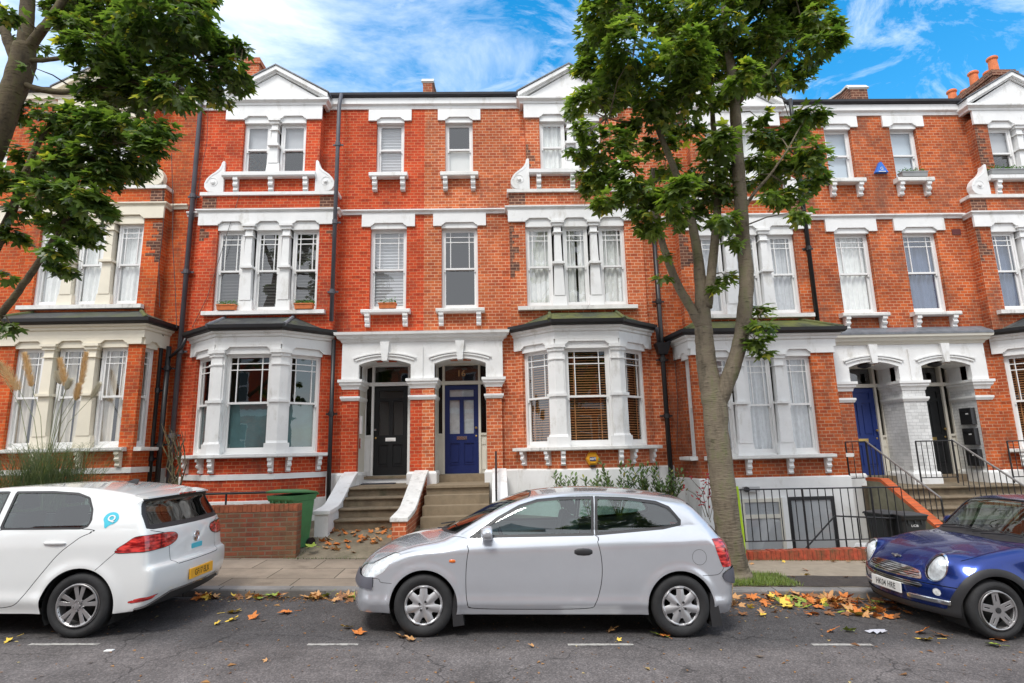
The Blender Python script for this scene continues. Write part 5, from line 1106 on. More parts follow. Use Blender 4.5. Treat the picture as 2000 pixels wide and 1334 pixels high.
def bld(mb, name, mat, par, **k): ob = mb.build(name, mat, par, org=(0, 0, 0), **k); return ob
def wheel(car, x, y, sg, rt, wd, rr, style, rimm, hub=True):
    """sg = -1: the side facing the camera; all pieces are local to the car"""
    mb = MB(); s = sg; pr = [(rr-.005, .015), (rr+.012, -.0), (rr+.04, -.014), (rt-.045, -.016), (rt-.014, -.004), (rt, .02), (rt, wd-.02), (rt-.014, wd+.004), (rt-.06, wd+.012), (rr, wd)]
    mb.lathe([(r, -s*h*1.0) if False else (r, -s*h) for r, h in pr], (x, y, rt), 'y', 56, caps=False); ty = bld(mb, 'wheel', TYRE, car, smooth=True)
    mb = MB(); mb.lathe([(rr+.004, -s*.012), (rr-.012, -s*.0), (rr-.016, -s*.03), (rr-.03, -s*.12)], (x, y, rt), 'y', 48, caps=False); bld(mb, 'rim', rimm, ty, smooth=True)
    mb = MB(); mb.lathe([(rr-.01, -s*.10), (0.001, -s*.10)], (x, y, rt), 'y', 32, caps=False); mb.lathe([(rr*.62, -s*.07), (.001, -s*.075)], (x, y, rt), 'y', 32, caps=False); bld(mb, 'brake_disc', UNDER, ty)
    if sg < 0 or True:
        K = disc(style, rr-.004, .03); K[0] = K[0]*np.array([1, -s if s < 0 else -1, 1])+np.array([x, y+(.012 if s < 0 else -.012), rt])
        if s > 0: K[1] = K[1]*np.array([1, -1, 1]); K[2] = K[2][:, ::-1]
        sp = emit(K, 'wheel_cover' if style == 'cover7' else 'spokes', rimm, ty, 0, solid=.010)
        mb = MB()
        if style == 'cover7':
            for k in range(4): a = math.pi/4+.28+k*math.pi/2; mb.lathe([(.0115, s*.024), (.0115, s*.014), (.007, s*.012), (.006, s*.02), (.001, s*.021)], (x+.046*math.cos(a), y, rt+.046*math.sin(a)), 'y', 12)
        elif style == 'ten':
            for k in range(5): a = math.pi/2+.6+k*2*math.pi/5; mb.lathe([(.009, s*.006), (.009, -s*.004), (.001, -s*.006)], (x+.050*math.cos(a), y, rt+.050*math.sin(a)), 'y', 10)
            mb.lathe([(.032, s*.004), (.031, s*.012), (.001, s*.014)], (x, y, rt), 'y', 20)
        else: mb.lathe([(.030, s*.004), (.028, s*.012), (.001, s*.014)], (x, y, rt), 'y', 20)
        bld(mb, 'wheel_nuts' if style != 'mini' else 'hub_cap', CHROME if style == 'ten' else DARKP, ty, smooth=False)
def liner(car, x, W, R_, rt):
    for sg in (-1, 1):
        mb = MB(); n = 28; pts = [(x+(R_+.004)*math.cos(math.pi*(-.18+1.36*i/n)), rt+(R_+.004)*math.sin(math.pi*(-.18+1.36*i/n))) for i in range(n+1)]; y0, y1 = sg*(W/2-.045), sg*(W/2-.42)
        for a, b in zip(pts, pts[1:]): mb.quad((a[0], y0, a[1]), (b[0], y0, b[1]), (b[0], y1, b[1]), (a[0], y1, a[1]))
        mb.quad(*[(a[0], y1, a[1]) for a in pts]); bld(mb, 'wheel_arch_liner', UNDER, car, recalc=False)
def cabin(car, L, W, xd, xs, xr, zf=.30, zb=.92, rhd=-1):
    mb = MB(); mb.box(xd-.35, xr+.6, -W/2+.14, W/2-.14, zf, zf+.02); bld(mb, 'cabin_floor', UNDER, car)
    mb = MB(); mb.prism([(xd-.45, -W/2+.16, zb-.04), (xd-.1, -W/2+.16, zb+.02), (xd, -W/2+.16, zb-.08), (xd-.02, -W/2+.16, zb-.4), (xd-.45, -W/2+.16, zb-.4)], [(xd-.45, W/2-.16, zb-.04), (xd-.1, W/2-.16, zb+.02), (xd, W/2-.16, zb-.08), (xd-.02, W/2-.16, zb-.4), (xd-.45, W/2-.16, zb-.4)]); bld(mb, 'dashboard', DARKP, car)
    def seat(x, y, w_, back=.6):
        mb = MB(); P = [(x-.48, zf+.18), (x-.46, zf+.30), (x-.02, zf+.26), (x+.12, zf+.26+back), (x+.22, zf+.26+back), (x+.14, zf+.1), (x-.4, zf+.1)]; mb.prism([(a, y-w_/2, b) for a, b in P], [(a, y+w_/2, b) for a, b in P]); s_ = bld(mb, 'seat', CLOTH, car, bevel=.03)
        if w_ < .7: mb = MB(); P = [(x+.12, zf+.30+back), (x+.11, zf+.45+back), (x+.17, zf+.47+back), (x+.21, zf+.3+back)]; mb.prism([(a, y-.13, b) for a, b in P], [(a, y+.13, b) for a, b in P]); bld(mb, 'headrest', CLOTH, s_, bevel=.03)
    for y in (-.36, .36): seat(xs, y, .48)
    seat(xr, 0, 1.15, .52)
    mb = MB(); c = Vector((xd+.2, rhd*.36, zb-.0)); ax = Vector((1, 0, .45)).normalized(); u = Vector((0, 1, 0)); w_ = ax.cross(u); n = 28; mb.tube([c+(u*math.cos(2*math.pi*i/n)+w_*math.sin(2*math.pi*i/n))*.185 for i in range(n+1)], .015, 8); mb.tube([c-u*.17, c-ax*.02, c+u*.17], .014, 6); mb.tube([c, c-ax*.25], .03, 8); bld(mb, 'steering_wheel', DARKP, car)
def mirror(car, x, y, z, mat, sg=-1, rounder=0):
    mb = MB(); mb.lathe([(.001, -.075), (.045, -.07), (.075, -.045), (.086, 0), (.084, .03), (.078, .045), (.001, .05)], (0, 0, 0), 'x', 24); mb.v = [(x+a, y+sg*.09+b*1.2, z+.085+c*.86) for a, b, c in mb.v]
    m_ = bld(mb, 'door_mirror', mat, car, smooth=True); mb = MB(); mb.hexa([(x-.02, y+.02*sg*-1, z), (x+.05, y+.02*sg*-1, z), (x+.05, y+sg*.07, z+.03), (x-.02, y+sg*.07, z+.03), (x-.02, y+.02*sg*-1, z+.03), (x+.05, y+.02*sg*-1, z+.03), (x+.05, y+sg*.08, z+.07), (x-.02, y+sg*.08, z+.07)]); bld(mb, 'mirror_arm', DARKP, m_)
def band(M, f, hw, lim, name='panel_gap', mat=None, par=None, off=-.006):
    a, b = cut(M, f); na = len(a[0]); V = [np.concatenate([a[0]]), a[1], np.concatenate([a[2], b[2]])] if len(a[0]) == len(b[0]) else a
    I, O = cut(V, lambda v: np.maximum(np.abs(f(v))-hw, lim(v))); emit(I, name, mat or GAP, par, off); return O
def ribbon(B, pts, par, mat=None, w_=.0045, sg=-1, name='panel_gap', ax=1, off=.0012):
    """a thin seam laid on the body surface; pts (x, z) seen from the side (ax=1) or (y, z) seen from an end (ax=0)"""
    P = crom([(a, b) for a, b in pts], 8, closed=False); P3 = np.zeros((len(P), 3)); P3[:, 0 if ax == 1 else 1] = P[:, 0]; P3[:, 2] = P[:, 1]
    lo = np.zeros(len(P)) if ax == 1 else np.full(len(P), B.L*.5); hi = np.full(len(P), sg*B.W*.75) if ax == 1 else np.full(len(P), B.L*.5+sg*B.L*.6)
    for _ in range(22): m_ = (lo+hi)/2; P3[:, ax] = m_; i_ = B.F(P3) < 0; lo = np.where(i_, m_, lo); hi = np.where(i_, hi, m_)
    P3[:, ax] = lo; g_ = B.grad(P3); n_ = g_/np.linalg.norm(g_, axis=1)[:, None]; t_ = np.gradient(P3, axis=0); s_ = np.cross(n_, t_); s_ /= np.linalg.norm(s_, axis=1)[:, None]; mb = MB()
    A, C_ = P3+s_*w_/2+n_*off, P3-s_*w_/2+n_*off; D_ = P3-n_*.004
    for i in range(len(P)-1): mb.quad(A[i], A[i+1], C_[i+1], C_[i]); mb.quad(A[i], A[i+1], D_[i+1], D_[i]); mb.quad(C_[i], C_[i+1], D_[i+1], D_[i])
    return bld(mb, name, mat or GAP, par, recalc=False)
def sidef(P, r=0): P = crom(P, 1) if False else np.array(P, float); return lambda V: sdpoly(V[:, 0], V[:, 2], P)-r
def both(M, f, name, mat, par, off=0):   # keep f<0 as near + far objects, return the rest
    I, O = cut(M, f); a, b = cut(I, lambda V: V[:, 1]); obs = [emit(m, name, mat, par, off) for m in (a, b)]; return O, obs
def gapline(M, f, hw, par, near=None):
    g_ = (lambda V: np.abs(f(V))-hw) if near is None else (lambda V: np.maximum(np.abs(f(V))-hw, near(V))); I, O = cut(M, g_); emit(I, 'panel_gap', GAP, par, -.006); return O
def glazing(M, f, par, car, name, mat, frame=.028, fmat=None, fname='window_trim'):
    """opening f<0: a black surround strip, then the pane set in a little"""
    I, O = cut(M, f); P_, Fm = cut(I, lambda V: f(V)+frame); 
    for m in (cut(Fm, lambda V: V[:, 1])): emit(m, fname, fmat or DARKP, par, -.003)
    for m in (cut(P_, lambda V: V[:, 1])): emit(m, name, mat, par, -.010)
    return O
def lining(M, par, mat=None): emit(M, 'cabin_lining', mat or CLOTH, par, -.03, flip=True)
# ------------------------------------------------------------------ silver three-door hatchback
def silver():
    L, W = 4.20, 1.66; X0, Y0 = -1.615, 7.235; car = car_thing('silver_hatchback', (X0, Y0, SL*X0), 'silver three-door hatchback with plastic wheel covers parked in front of the steps')
    PA = plain('silver_paint', (.60, .62, .66), .20, metal=.5, coat=1, var=.03, coord='Obj')
    prof = [(-.035, .24), (-.055, .36), (-.035, .52), (.03, .64), (.16, .755), (.36, .855), (.62, .93), (.90, .985), (1.12, 1.09), (1.45, 1.255), (1.80, 1.385), (2.10, 1.445), (2.55, 1.475), (3.05, 1.465), (3.45, 1.425), (3.72, 1.365), (3.90, 1.22), (4.06, 1.04), (4.14, .93), (4.185, .72), (4.20, .55), (4.17, .32), (4.12, .21), (3.9, .16), (3.0, .13), (1.2, .13), (.25, .16), (.02, .19)]
    wx = (.80, 3.50); Ra = .355; rt = .31
    def ex(x, z):
        e = .018*np.exp(-((z-.34)/.055)**2)
        for c in wx: d = np.hypot(x-c, z-rt); e = e+.016*np.exp(-((d-Ra-.01)/.05)**2)
        return e
    B = Body(L, W, prof, k=.13, bowf=.24, bowr=.13, crown=.055, belt=(.915, .040), lean=.38, taperf=.08, taperr=.06, crease=(.80, .040, .42), extra=ex); M = B.mesh()
    _, M = cut(M, lambda V: V[:, 2]-.225)
    for c in wx: _, M = cut(M, lambda V, c=c: np.maximum(np.hypot(V[:, 0]-c, V[:, 2]-rt)-Ra, .45-np.abs(V[:, 1])))
    full = M
    side = lambda V: B.h(V[:, 0], V[:, 2])-np.abs(V[:, 1])
    dw = [(1.25, .975), (1.36, 1.06), (1.56, 1.19), (1.80, 1.315), (2.00, 1.375), (2.25, 1.40), (2.63, 1.41), (2.60, 1.010)]; qw = [(2.64, 1.41), (3.0, 1.40), (3.32, 1.365), (3.46, 1.31), (3.57, 1.17), (3.56, 1.115), (3.36, 1.075), (2.61, 1.011)]
    for P, nm in ((dw, 'side_window'), (qw, 'rear_side_window')): M = glazing(M, lambda V, P=P: np.maximum(sdpoly(V[:, 0], V[:, 2], np.array(P)), side(V)-.09), car, car, nm, CGL, .030)
    ws = lambda V: np.maximum(np.maximum(.085-side(V), .985+.0*V[:, 0]-V[:, 2]+.03*(V[:, 1]/.8)**2), np.maximum(V[:, 0]-1.96+.10*(V[:, 1]/.8)**2, .78-V[:, 0])); M = glazing(M, ws, car, car, 'windscreen', CGL, .02)
    rw = lambda V: np.maximum(np.maximum(.07-side(V), np.maximum(1.0-V[:, 2], V[:, 2]-1.335)), 3.6-V[:, 0]); M = glazing(M, rw, car, car, 'rear_window', CGLD, .02)
    hl = np.array([(-.46, .815), (-.33, .825), (-.2, .77), (-.02, .70), (.2, .675), (.34, .64), (.36, .60), (.18, .575), (-.08, .572), (-.22, .585), (-.32, .635)]); fl = lambda V: np.maximum(sdpoly((W/2-np.abs(V[:, 1]))-V[:, 0], V[:, 2], hl), V[:, 0]-.9)
    I, M = cut(M, fl)
    for m in cut(I, lambda V: V[:, 1]): h_ = emit(m, 'headlight', REFL, car, -.010); emit(m, 'lens', LENS, h_, .002) if h_ else None
    tl = np.array([(3.90, .985), (4.03, .985), (4.13, .97), (4.20, .80), (4.20, .70), (4.06, .695), (3.99, .70), (3.94, .84)]); ft = lambda V: np.maximum(sdpoly(V[:, 0]+(W/2-np.abs(V[:, 1]))*.6, V[:, 2], tl), 3.6-V[:, 0]); M, obs = both(M, ft, 'tail_light', REDL, car, .004)
    # rubbing strips on the bumpers
    sf = lambda V: np.maximum(np.maximum(np.abs(V[:, 2]-(.545-.10*V[:, 0]))-.060, V[:, 0]-.27), np.sqrt(((V[:, 0]-.02)/.24)**2+0)-1); I, M = cut(M, lambda V: np.maximum(sf(V), .25-np.abs(V[:, 1])));
    for m in cut(I, lambda V: V[:, 1]): emit(m, 'bumper_strip', plain('bumper_grey', (.10, .10, .12), .5, coord='Obj'), car, .014)
    sr = lambda V: np.maximum(np.sqrt(((V[:, 0]-4.17)/.21)**2+((V[:, 2]-.605)/.085)**2)-1, .3-np.abs(V[:, 1])); I, M = cut(M, sr)
    for m in cut(I, lambda V: V[:, 1]): emit(m, 'bumper_strip', plain('bumper_grey', (.10, .10, .12), .5, coord='Obj'), car, .016)
    door = crom([(1.30, .97), (1.255, .86), (1.235, .70), (1.235, .50), (1.255, .34), (1.32, .285), (1.9, .275), (2.50, .285), (2.60, .345), (2.655, .50), (2.675, .66), (2.665, .82), (2.635, .95), (2.61, 1.02), (2.0, 1.3)], 6); fd = lambda V: np.maximum(sdpoly(V[:, 0], V[:, 2], door), side(V)-.16)
    I, M = cut(M, fd); Dn, Gp = cut(I, lambda V: fd(V)+.007); emit(Gp, 'panel_gap', GAP, car, -.008); dn, df = cut(Dn, lambda V: V[:, 1]); door_n = emit(dn, 'door', PA, car); emit(df, 'door', PA, car)
    # bumper seams, fuel flap
    line = lambda P, hw=.0035: (lambda V: np.maximum(sdopen(V[:, 0], V[:, 2], P)-hw, side(V)-.12))
    for P in ([(.24, .575), (.32, .565), (.345, .535), (.46, .525)], [(3.74, .615), (3.90, .622), (3.96, .66), (3.985, .70)], [(.50, .825), (.70, .885), (.95, .935), (1.10, .985), (1.24, .975)]): ribbon(B, P, car)
    ribbon(B, [(3.72+.078*math.cos(a*.5236), .80+.078*math.sin(a*.5236)) for a in range(13)], car, w_=.003)
    ribbon(B, [(3.62, 1.42), (3.80, 1.30), (3.98, 1.12), (4.045, 1.02)], car, w_=.006)
    emit(M, 'body', PA, car); _, lin = cut(full, lambda V: V[:, 2]-.5)
    for P in (dw, qw): _, lin = cut(lin, lambda V, P=P: np.maximum(sdpoly(V[:, 0], V[:, 2], np.array(P)), side(V)-.09))
    for f in (ws, rw): _, lin = cut(lin, f)
    _, lin = cut(lin, lambda V: 1.0-V[:, 0]); lining(lin, car) if False else None
    lin, _ = cut(lin, lambda V: .95-V[:, 0]); lining(lin, car)
    for sg in (-1, 1): mb = MB(); y = sg*(W/2-.012); mb.hexa([(2.38, y+.012*-sg, .815), (2.57, y+.012*-sg, .82), (2.57, y+.012*sg, .82), (2.38, y+.012*sg, .815), (2.40, y-.01*sg, .885), (2.56, y-.01*sg, .885), (2.56, y+.010*sg, .885), (2.40, y+.010*sg, .885)]) if False else mb.lathe([(.001, -.100), (.022, -.095), (.036, -.06), (.040, 0), (.036, .06), (.022, .095), (.001, .10)], (0, 0, 0), 'x', 16); mb.v = [(2.475+a, y+sg*.006+b*.45, .852+c) for a, b, c in mb.v]; bld(mb, 'door_handle', DARKP, car, smooth=True)
    mb = MB(); mb.lathe([(.001, -.034), (.014, -.03), (.018, 0), (.014, .03), (.001, .034)], (0, 0, 0), 'x', 12); yr_ = -float(B.h(np.array([1.09]), np.array([.755]))[0]); mb.v = [(1.09+a, yr_-.001+b*.5, .755+c) for a, b, c in mb.v]; bld(mb, 'side_repeater', AMB, car, smooth=True)
    for x in wx:
        liner(car, x, W, Ra, rt)
        for sg in (-1, 1): wheel(car, x, sg*(W/2-.028), sg, rt, .185, .198, 'cover7', RIMS)
    for x, d in ((wx[0]+.345, .1), (wx[1]+.35, .1)):
        for sg in (-1, 1): mb = MB(); y = sg*(W/2-.03); P = [(x-.03, .44), (x+.03, .40), (x+.085, .12), (x-.03, .105), (x-.045, .25)]; mb.prism([(a, y, b) for a, b in P], [(a, y-sg*.16, b) for a, b in P]); bld(mb, 'mud_flap', DARKP, car)
    mb = MB(); mb.box(.35, 3.9, -W/2+.15, W/2-.12, .19, .24); bld(mb, 'underbody', UNDER, car)
    cabin(car, L, W, 1.42, 2.25, 3.25, .30, .93); mirror(car, 1.46, -W/2+.07, .955, PA); mirror(car, 1.46, W/2-.07, .955, PA, 1)
    mb = MB(); mb.tube([(.86, -.1, 1.0), (1.0, -.35, 1.035), (1.02, -.5, 1.06)], .008, 6); mb.tube([(.86, .3, 1.0), (1.04, .0, 1.06), (1.06, -.2, 1.085)], .008, 6); bld(mb, 'wiper', DARKP, car)
    mb = MB(); mb.prism([(2.10, -.38, 1.448), (2.9, -.38, 1.460), (2.9, .38, 1.487), (2.10, .38, 1.487)], [(2.10, -.38, 1.480), (2.9, -.38, 1.487), (2.9, .38, 1.49), (2.10, .38, 1.49)]) if False else None
def sdopen(x, z, P):
    P = np.array(P, float); d = np.full(x.shape, 1e9)
    for a, b in zip(P, P[1:]): ex, ez = b-a; wx, wz = x-a[0], z-a[1]; t = np.clip((wx*ex+wz*ez)/(ex*ex+ez*ez), 0, 1); d = np.minimum(d, np.hypot(wx-ex*t, wz-ez*t))
    return d
silver()
# ------------------------------------------------------------------ white five-door hatchback, seen from behind
def plate(car, s, c, w_, h_, mat, xd, up, nrm, mirror_=False):
    mb = MB(); x, u, n = Vector(xd), Vector(up), Vector(nrm); c = Vector(c); q = [c+x*a*w_/2+u*b*h_/2 for a, b in ((-1, -1), (1, -1), (1, 1), (-1, 1))]; mb.prism([p+n*.012 for p in q], [p-n*.006 for p in q]); p_ = bld(mb, 'number_plate', mat, car, bevel=.004)
    text('plate_lettering', s, h_*.84, p_, plain('plate_black', (.01, .01, .01), .5), tuple(c+n*.0135-u*h_*.02), xd, up, .0006, sx=.80, bold=.0003); return p_
def white():
    L, W = 4.26, 1.72; X0, Y0 = -7.80, 7.225; car = car_thing('white_hatchback', (X0, Y0, SL*X0), 'white five-door hatchback with a round blue sticker at the left edge')
    PA = plain('white_car_paint', (.76, .77, .76), .25, coat=1, var=.015, coord='Obj', dirt=(.60, .57, .50), dth=.72, dscale=1.2)
    prof = [(.01, .28), (-.0, .40), (.0, .58), (.08, .72), (.35, .84), (.70, .93), (1.02, .99), (1.3, 1.14), (1.65, 1.32), (2.0, 1.425), (2.4, 1.475), (2.85, 1.49), (3.3, 1.475), (3.68, 1.435), (3.92, 1.385), (4.00, 1.355), (3.975, 1.31), (4.10, 1.10), (4.15, 1.02), (4.18, .90), (4.20, .76), (4.215, .70), (4.265, .66), (4.275, .48), (4.24, .36), (4.16, .25), (3.9, .18), (3.0, .14), (1.2, .14), (.3, .17), (.08, .20)]
    wx = (.86, 3.47); Ra = .365; rt = .315
    def ex(x, z):
        e = .02*np.exp(-((z-.36)/.07)**2)*(x < 3.2)
        for c in wx: d = np.hypot(x-c, z-rt); e = e+.016*np.exp(-((d-Ra-.01)/.06)**2)
        return e
    B = Body(L, W, prof, k=.07, bowf=.25, bowr=.11, crown=.022, belt=(.985, .018), lean=.40, taperf=.08, taperr=.035, crease=(.80, .028, .14), extra=ex); M = B.mesh()
    _, M = cut(M, lambda V: V[:, 2]-.235-np.where(V[:, 0] > 3.85, (V[:, 0]-3.85)*.10, 0))
    for c in wx: _, M = cut(M, lambda V, c=c: np.maximum(np.hypot(V[:, 0]-c, V[:, 2]-rt)-Ra, .45-np.abs(V[:, 1])))
    full = M; side = lambda V: B.h(V[:, 0], V[:, 2])-np.abs(V[:, 1]); U = lambda V: V[:, 0]+(W/2-np.abs(V[:, 1]))
    w1 = [(1.25, 1.045), (1.55, 1.22), (1.90, 1.37), (2.3, 1.42), (2.49, 1.425), (2.49, 1.052)]; w2 = [(2.56, 1.053), (2.56, 1.425), (2.95, 1.43), (3.22, 1.415), (3.36, 1.37), (3.44, 1.25), (3.47, 1.14), (3.45, 1.085), (3.38, 1.062)]
    for P, nm in ((w1, 'front_side_window'), (w2, 'rear_side_window')): M = glazing(M, lambda V, P=P: np.maximum(sdpoly(V[:, 0], V[:, 2], np.array(P))-.006, side(V)-.09), car, car, nm, CGL, .022)
    ws = lambda V: np.maximum(np.maximum(.085-side(V), 1.02-V[:, 2]), np.maximum(V[:, 0]-1.95, .8-V[:, 0])); M = glazing(M, ws, car, car, 'windscreen', CGL, .02)
    rg = np.array([(-.66, 1.372), (.66, 1.372), (.735, 1.20), (.765, 1.06), (.70, 1.045), (-.70, 1.045), (-.765, 1.06), (-.735, 1.20)]); rw = lambda V: np.maximum(sdpoly(V[:, 1], V[:, 2], rg), 3.72-V[:, 0]); M = glazing(M, rw, car, car, 'rear_window', CGLD, .05)
    tl = crom([(3.80, .835), (3.92, .93), (4.02, .985), (4.2, .992), (4.45, .99), (4.60, .975), (4.655, .935), (4.60, .885), (4.45, .853), (4.3, .845), (4.05, .838)], 4); ft = lambda V: np.maximum(sdpoly(U(V), V[:, 2], tl), 3.4-V[:, 0])
    M, obs = both(M, ft, 'tail_light', REDL, car, .006)
    band(full, ft, .006, lambda V: V[:, 0]*0-9, 'tail_light_edge', DARKP, car, .004)
    band(full, lambda V: U(V)-4.36, .004, ft, 'panel_gap', GAP, car, .008)
    rf = np.array([(3.98, .325), (4.28, .365), (4.38, .405), (4.12, .385), (4.02, .36)]); M, obs = both(M, lambda V: np.maximum(sdpoly(U(V), V[:, 2], rf), 3.7-V[:, 0]), 'reflector', REDL, car, .003)
    # lower bumper: black insert with a chrome strip
    lz = lambda V: .285+.11*np.clip((U(V)-4.12)/.45, 0, 1); I, M = cut(M, lambda V: np.maximum(V[:, 2]-lz(V), 4.08-U(V))); a, b = cut(I, lambda V: (lz(V)-V[:, 2])-.016); emit(a, 'chrome_strip', CHROME, car, .006); emit(b, 'rear_diffuser', DARKP, car, -.01)
    # hatch gap
    hp = np.array([(-.86, 1.40), (-.78, 1.05), (-.52, .985), (-.50, .70), (-.44, .655), (.44, .655), (.50, .70), (.52, .985), (.78, 1.05), (.86, 1.40)]); M = band(M, lambda V: sdpoly(V[:, 1], V[:, 2], hp), .0035, lambda V: np.maximum(4.0-V[:, 0], V[:, 2]-1.04), par=car)
    door = crom([(3.49, 1.06), (3.40, .97), (3.23, .82), (3.11, .66), (2.99, .49), (2.88, .34), (2.76, .295), (2.60, .29), (2.53, .32), (2.525, .6), (2.525, 1.04)], 5); dr2 = np.array([(2.515, .30), (1.45, .30), (1.22, .36), (1.19, .7), (1.22, 1.02), (2.515, 1.04)])
    for P in (door, dr2):
        fd = lambda V, P=P: np.maximum(sdpoly(V[:, 0], V[:, 2], P), side(V)-.16); I, M = cut(M, fd); Dn, Gp = cut(I, lambda V: fd(V)+.007); emit(Gp, 'panel_gap', GAP, car, -.008)
        for m in cut(Dn, lambda V: V[:, 1]): emit(m, 'door', PA, car)
    ribbon(B, [(3.79, .83), (3.70, .745), (3.62, .66)], car)
    emit(M, 'body', PA, car)
    lin = full
    for P in (w1, w2): _, lin = cut(lin, lambda V, P=P: np.maximum(sdpoly(V[:, 0], V[:, 2], np.array(P)), side(V)-.09))
    for f in (ws, rw): _, lin = cut(lin, f)
    lin, _ = cut(lin, lambda V: .95-V[:, 0]); _, lin = cut(lin, lambda V: V[:, 2]-.5); lining(lin, car)
    # spoiler and high brake light
    mb = MB(); ys = np.linspace(-.66, .66, 15); P = lambda y: [(3.80, y, 1.418-.030*(y/.86)**2), (4.03-.09*(y/.7)**2, y, 1.392-.03*(y/.86)**2), (4.035-.09*(y/.7)**2, y, 1.374-.03*(y/.86)**2), (3.86, y, 1.372-.03*(y/.86)**2)]
    for a, b in zip(ys, ys[1:]): pa, pb = P(a), P(b); [mb.quad(pa[i], pb[i], pb[(i+1) % 4], pa[(i+1) % 4]) for i in range(4)]
    mb.quad(*P(ys[0])); mb.quad(*P(ys[-1])[::-1]); bld(mb, 'spoiler', PA, car, bevel=.004)
    mb = MB(); mb.box(4.028, 4.042, -.17, .17, 1.375, 1.390); bld(mb, 'high_brake_light', REDL, car)
    for x in (3.17, 2.2):
        for sg in (-1, 1): mb = MB(); mb.lathe([(.001, -.115), (.012, -.10), (.017, 0), (.012, .10), (.001, .115)], (0, 0, 0), 'x', 12); y = sg*(float(B.h(np.array([x]), np.array([.925]))[0])+.012); mb.v = [(x+a, y+b, .925+c*1.15) for a, b, c in mb.v]; bld(mb, 'door_handle', PA, car, smooth=True)
    for x in wx:
        liner(car, x, W, Ra, rt)
        for sg in (-1, 1): wheel(car, x, sg*(W/2-.030), sg, rt, .20, .212, 'ten', RIMD)
    mb = MB(); mb.box(.3, 3.85, -W/2+.15, W/2-.15, .20, .26); bld(mb, 'underbody', UNDER, car)
    cabin(car, L, W, 1.5, 2.3, 3.1, .32, .98)
    mb = MB(); mb.prism([(3.3, -.02, 1.50), (3.42, -.02, 1.475), (3.42, .02, 1.475), (3.3, .02, 1.49)], [(3.39, -.006, 1.535), (3.44, -.006, 1.53), (3.44, .006, 1.53), (3.39, .006, 1.535)]); bld(mb, 'roof_aerial', DARKP, car)
    yp = plain('yellow_plate', (.85, .42, .02), .4); Y_ = (0, 1, 0)
    plate(car, 'GF17 ELX', (surfx(B, 0, .505)+.006, .0, .505), .52, .112, yp, Y_, (-.06, 0, 1), (1, 0, .06))
    # badge, lettering, stickers
    mb = MB(); mb.lathe([(.062, 0), (.062, .012), (.054, .016), (.050, .010), (.001, .010)], (surfx(B, 0, .885)-.001, 0, .885), 'x', 28); bd = bld(mb, 'badge', CHROME, car)
    xb = surfx(B, 0, .885); text('badge_letters', 'V', .06, bd, CHROME, (xb+.013, 0, .908), Y_, (0, 0, 1), .003, bold=.002); text('badge_letters', 'W', .06, bd, CHROME, (xb+.013, 0, .866), Y_, (0, 0, 1), .003, bold=.002)
    text('model_lettering', 'GOLF', .078, car, plain('dark_chrome', (.12, .12, .13), .3, metal=.6), (surfx(B, -.365, .775)+.012, -.365, .775), Y_, (-.06, 0, 1), .003, sx=1.4)
    text('model_lettering', 'R', .04, car, DARKP, (4.190, .5, .80), Y_, (-.06, 0, 1), .002) if False else None
    CY_ = plain('cyan_sticker', (.06, .52, .66), .35); mb = MB(); mb.prism([(4.203, .0+a*.115+.01, .785+b*.028) for a, b in ((-1, -1), (1, -1), (1, 1), (-1, 1))], [(4.196, a*.115+.01, .785+b*.028) for a, b in ((-1, -1), (1, -1), (1, 1), (-1, 1))]); st = bld(mb, 'blue_sticker', CY_, car); text('sticker_lettering', 'drive', .045, st, WHITE2, (4.205, .01, .785), Y_, (0, 0, 1), .0005) if False else None
    text('sticker_lettering', 'E-GOLF'[0:0] or 'ZERO', .042, st, plain('pale_cyan', (.25, .68, .78), .4), (4.2045, .01, .785), Y_, (0, 0, 1), .0005) if False else None
    qs = lambda V: np.maximum(np.minimum(np.hypot((V[:, 0]-3.665)/1.25, V[:, 2]-1.165)-.062, sdpoly(V[:, 0], V[:, 2], np.array([(3.60, 1.16), (3.625, 1.055), (3.68, 1.11)]))), V[:, 1]); I, _ = cut(full, qs); qo = emit(I, 'round_sticker', CY_, car, .003)
    hy = -float(B.h(np.array([3.67]), np.array([1.165]))[0]); text('sticker_letter', 'Q', .088, qo, WHITE2, (3.672, hy-.008, 1.166), (1, 0, 0), (0, .38, 1), .0006, bold=.002, sx=1.15)
white()
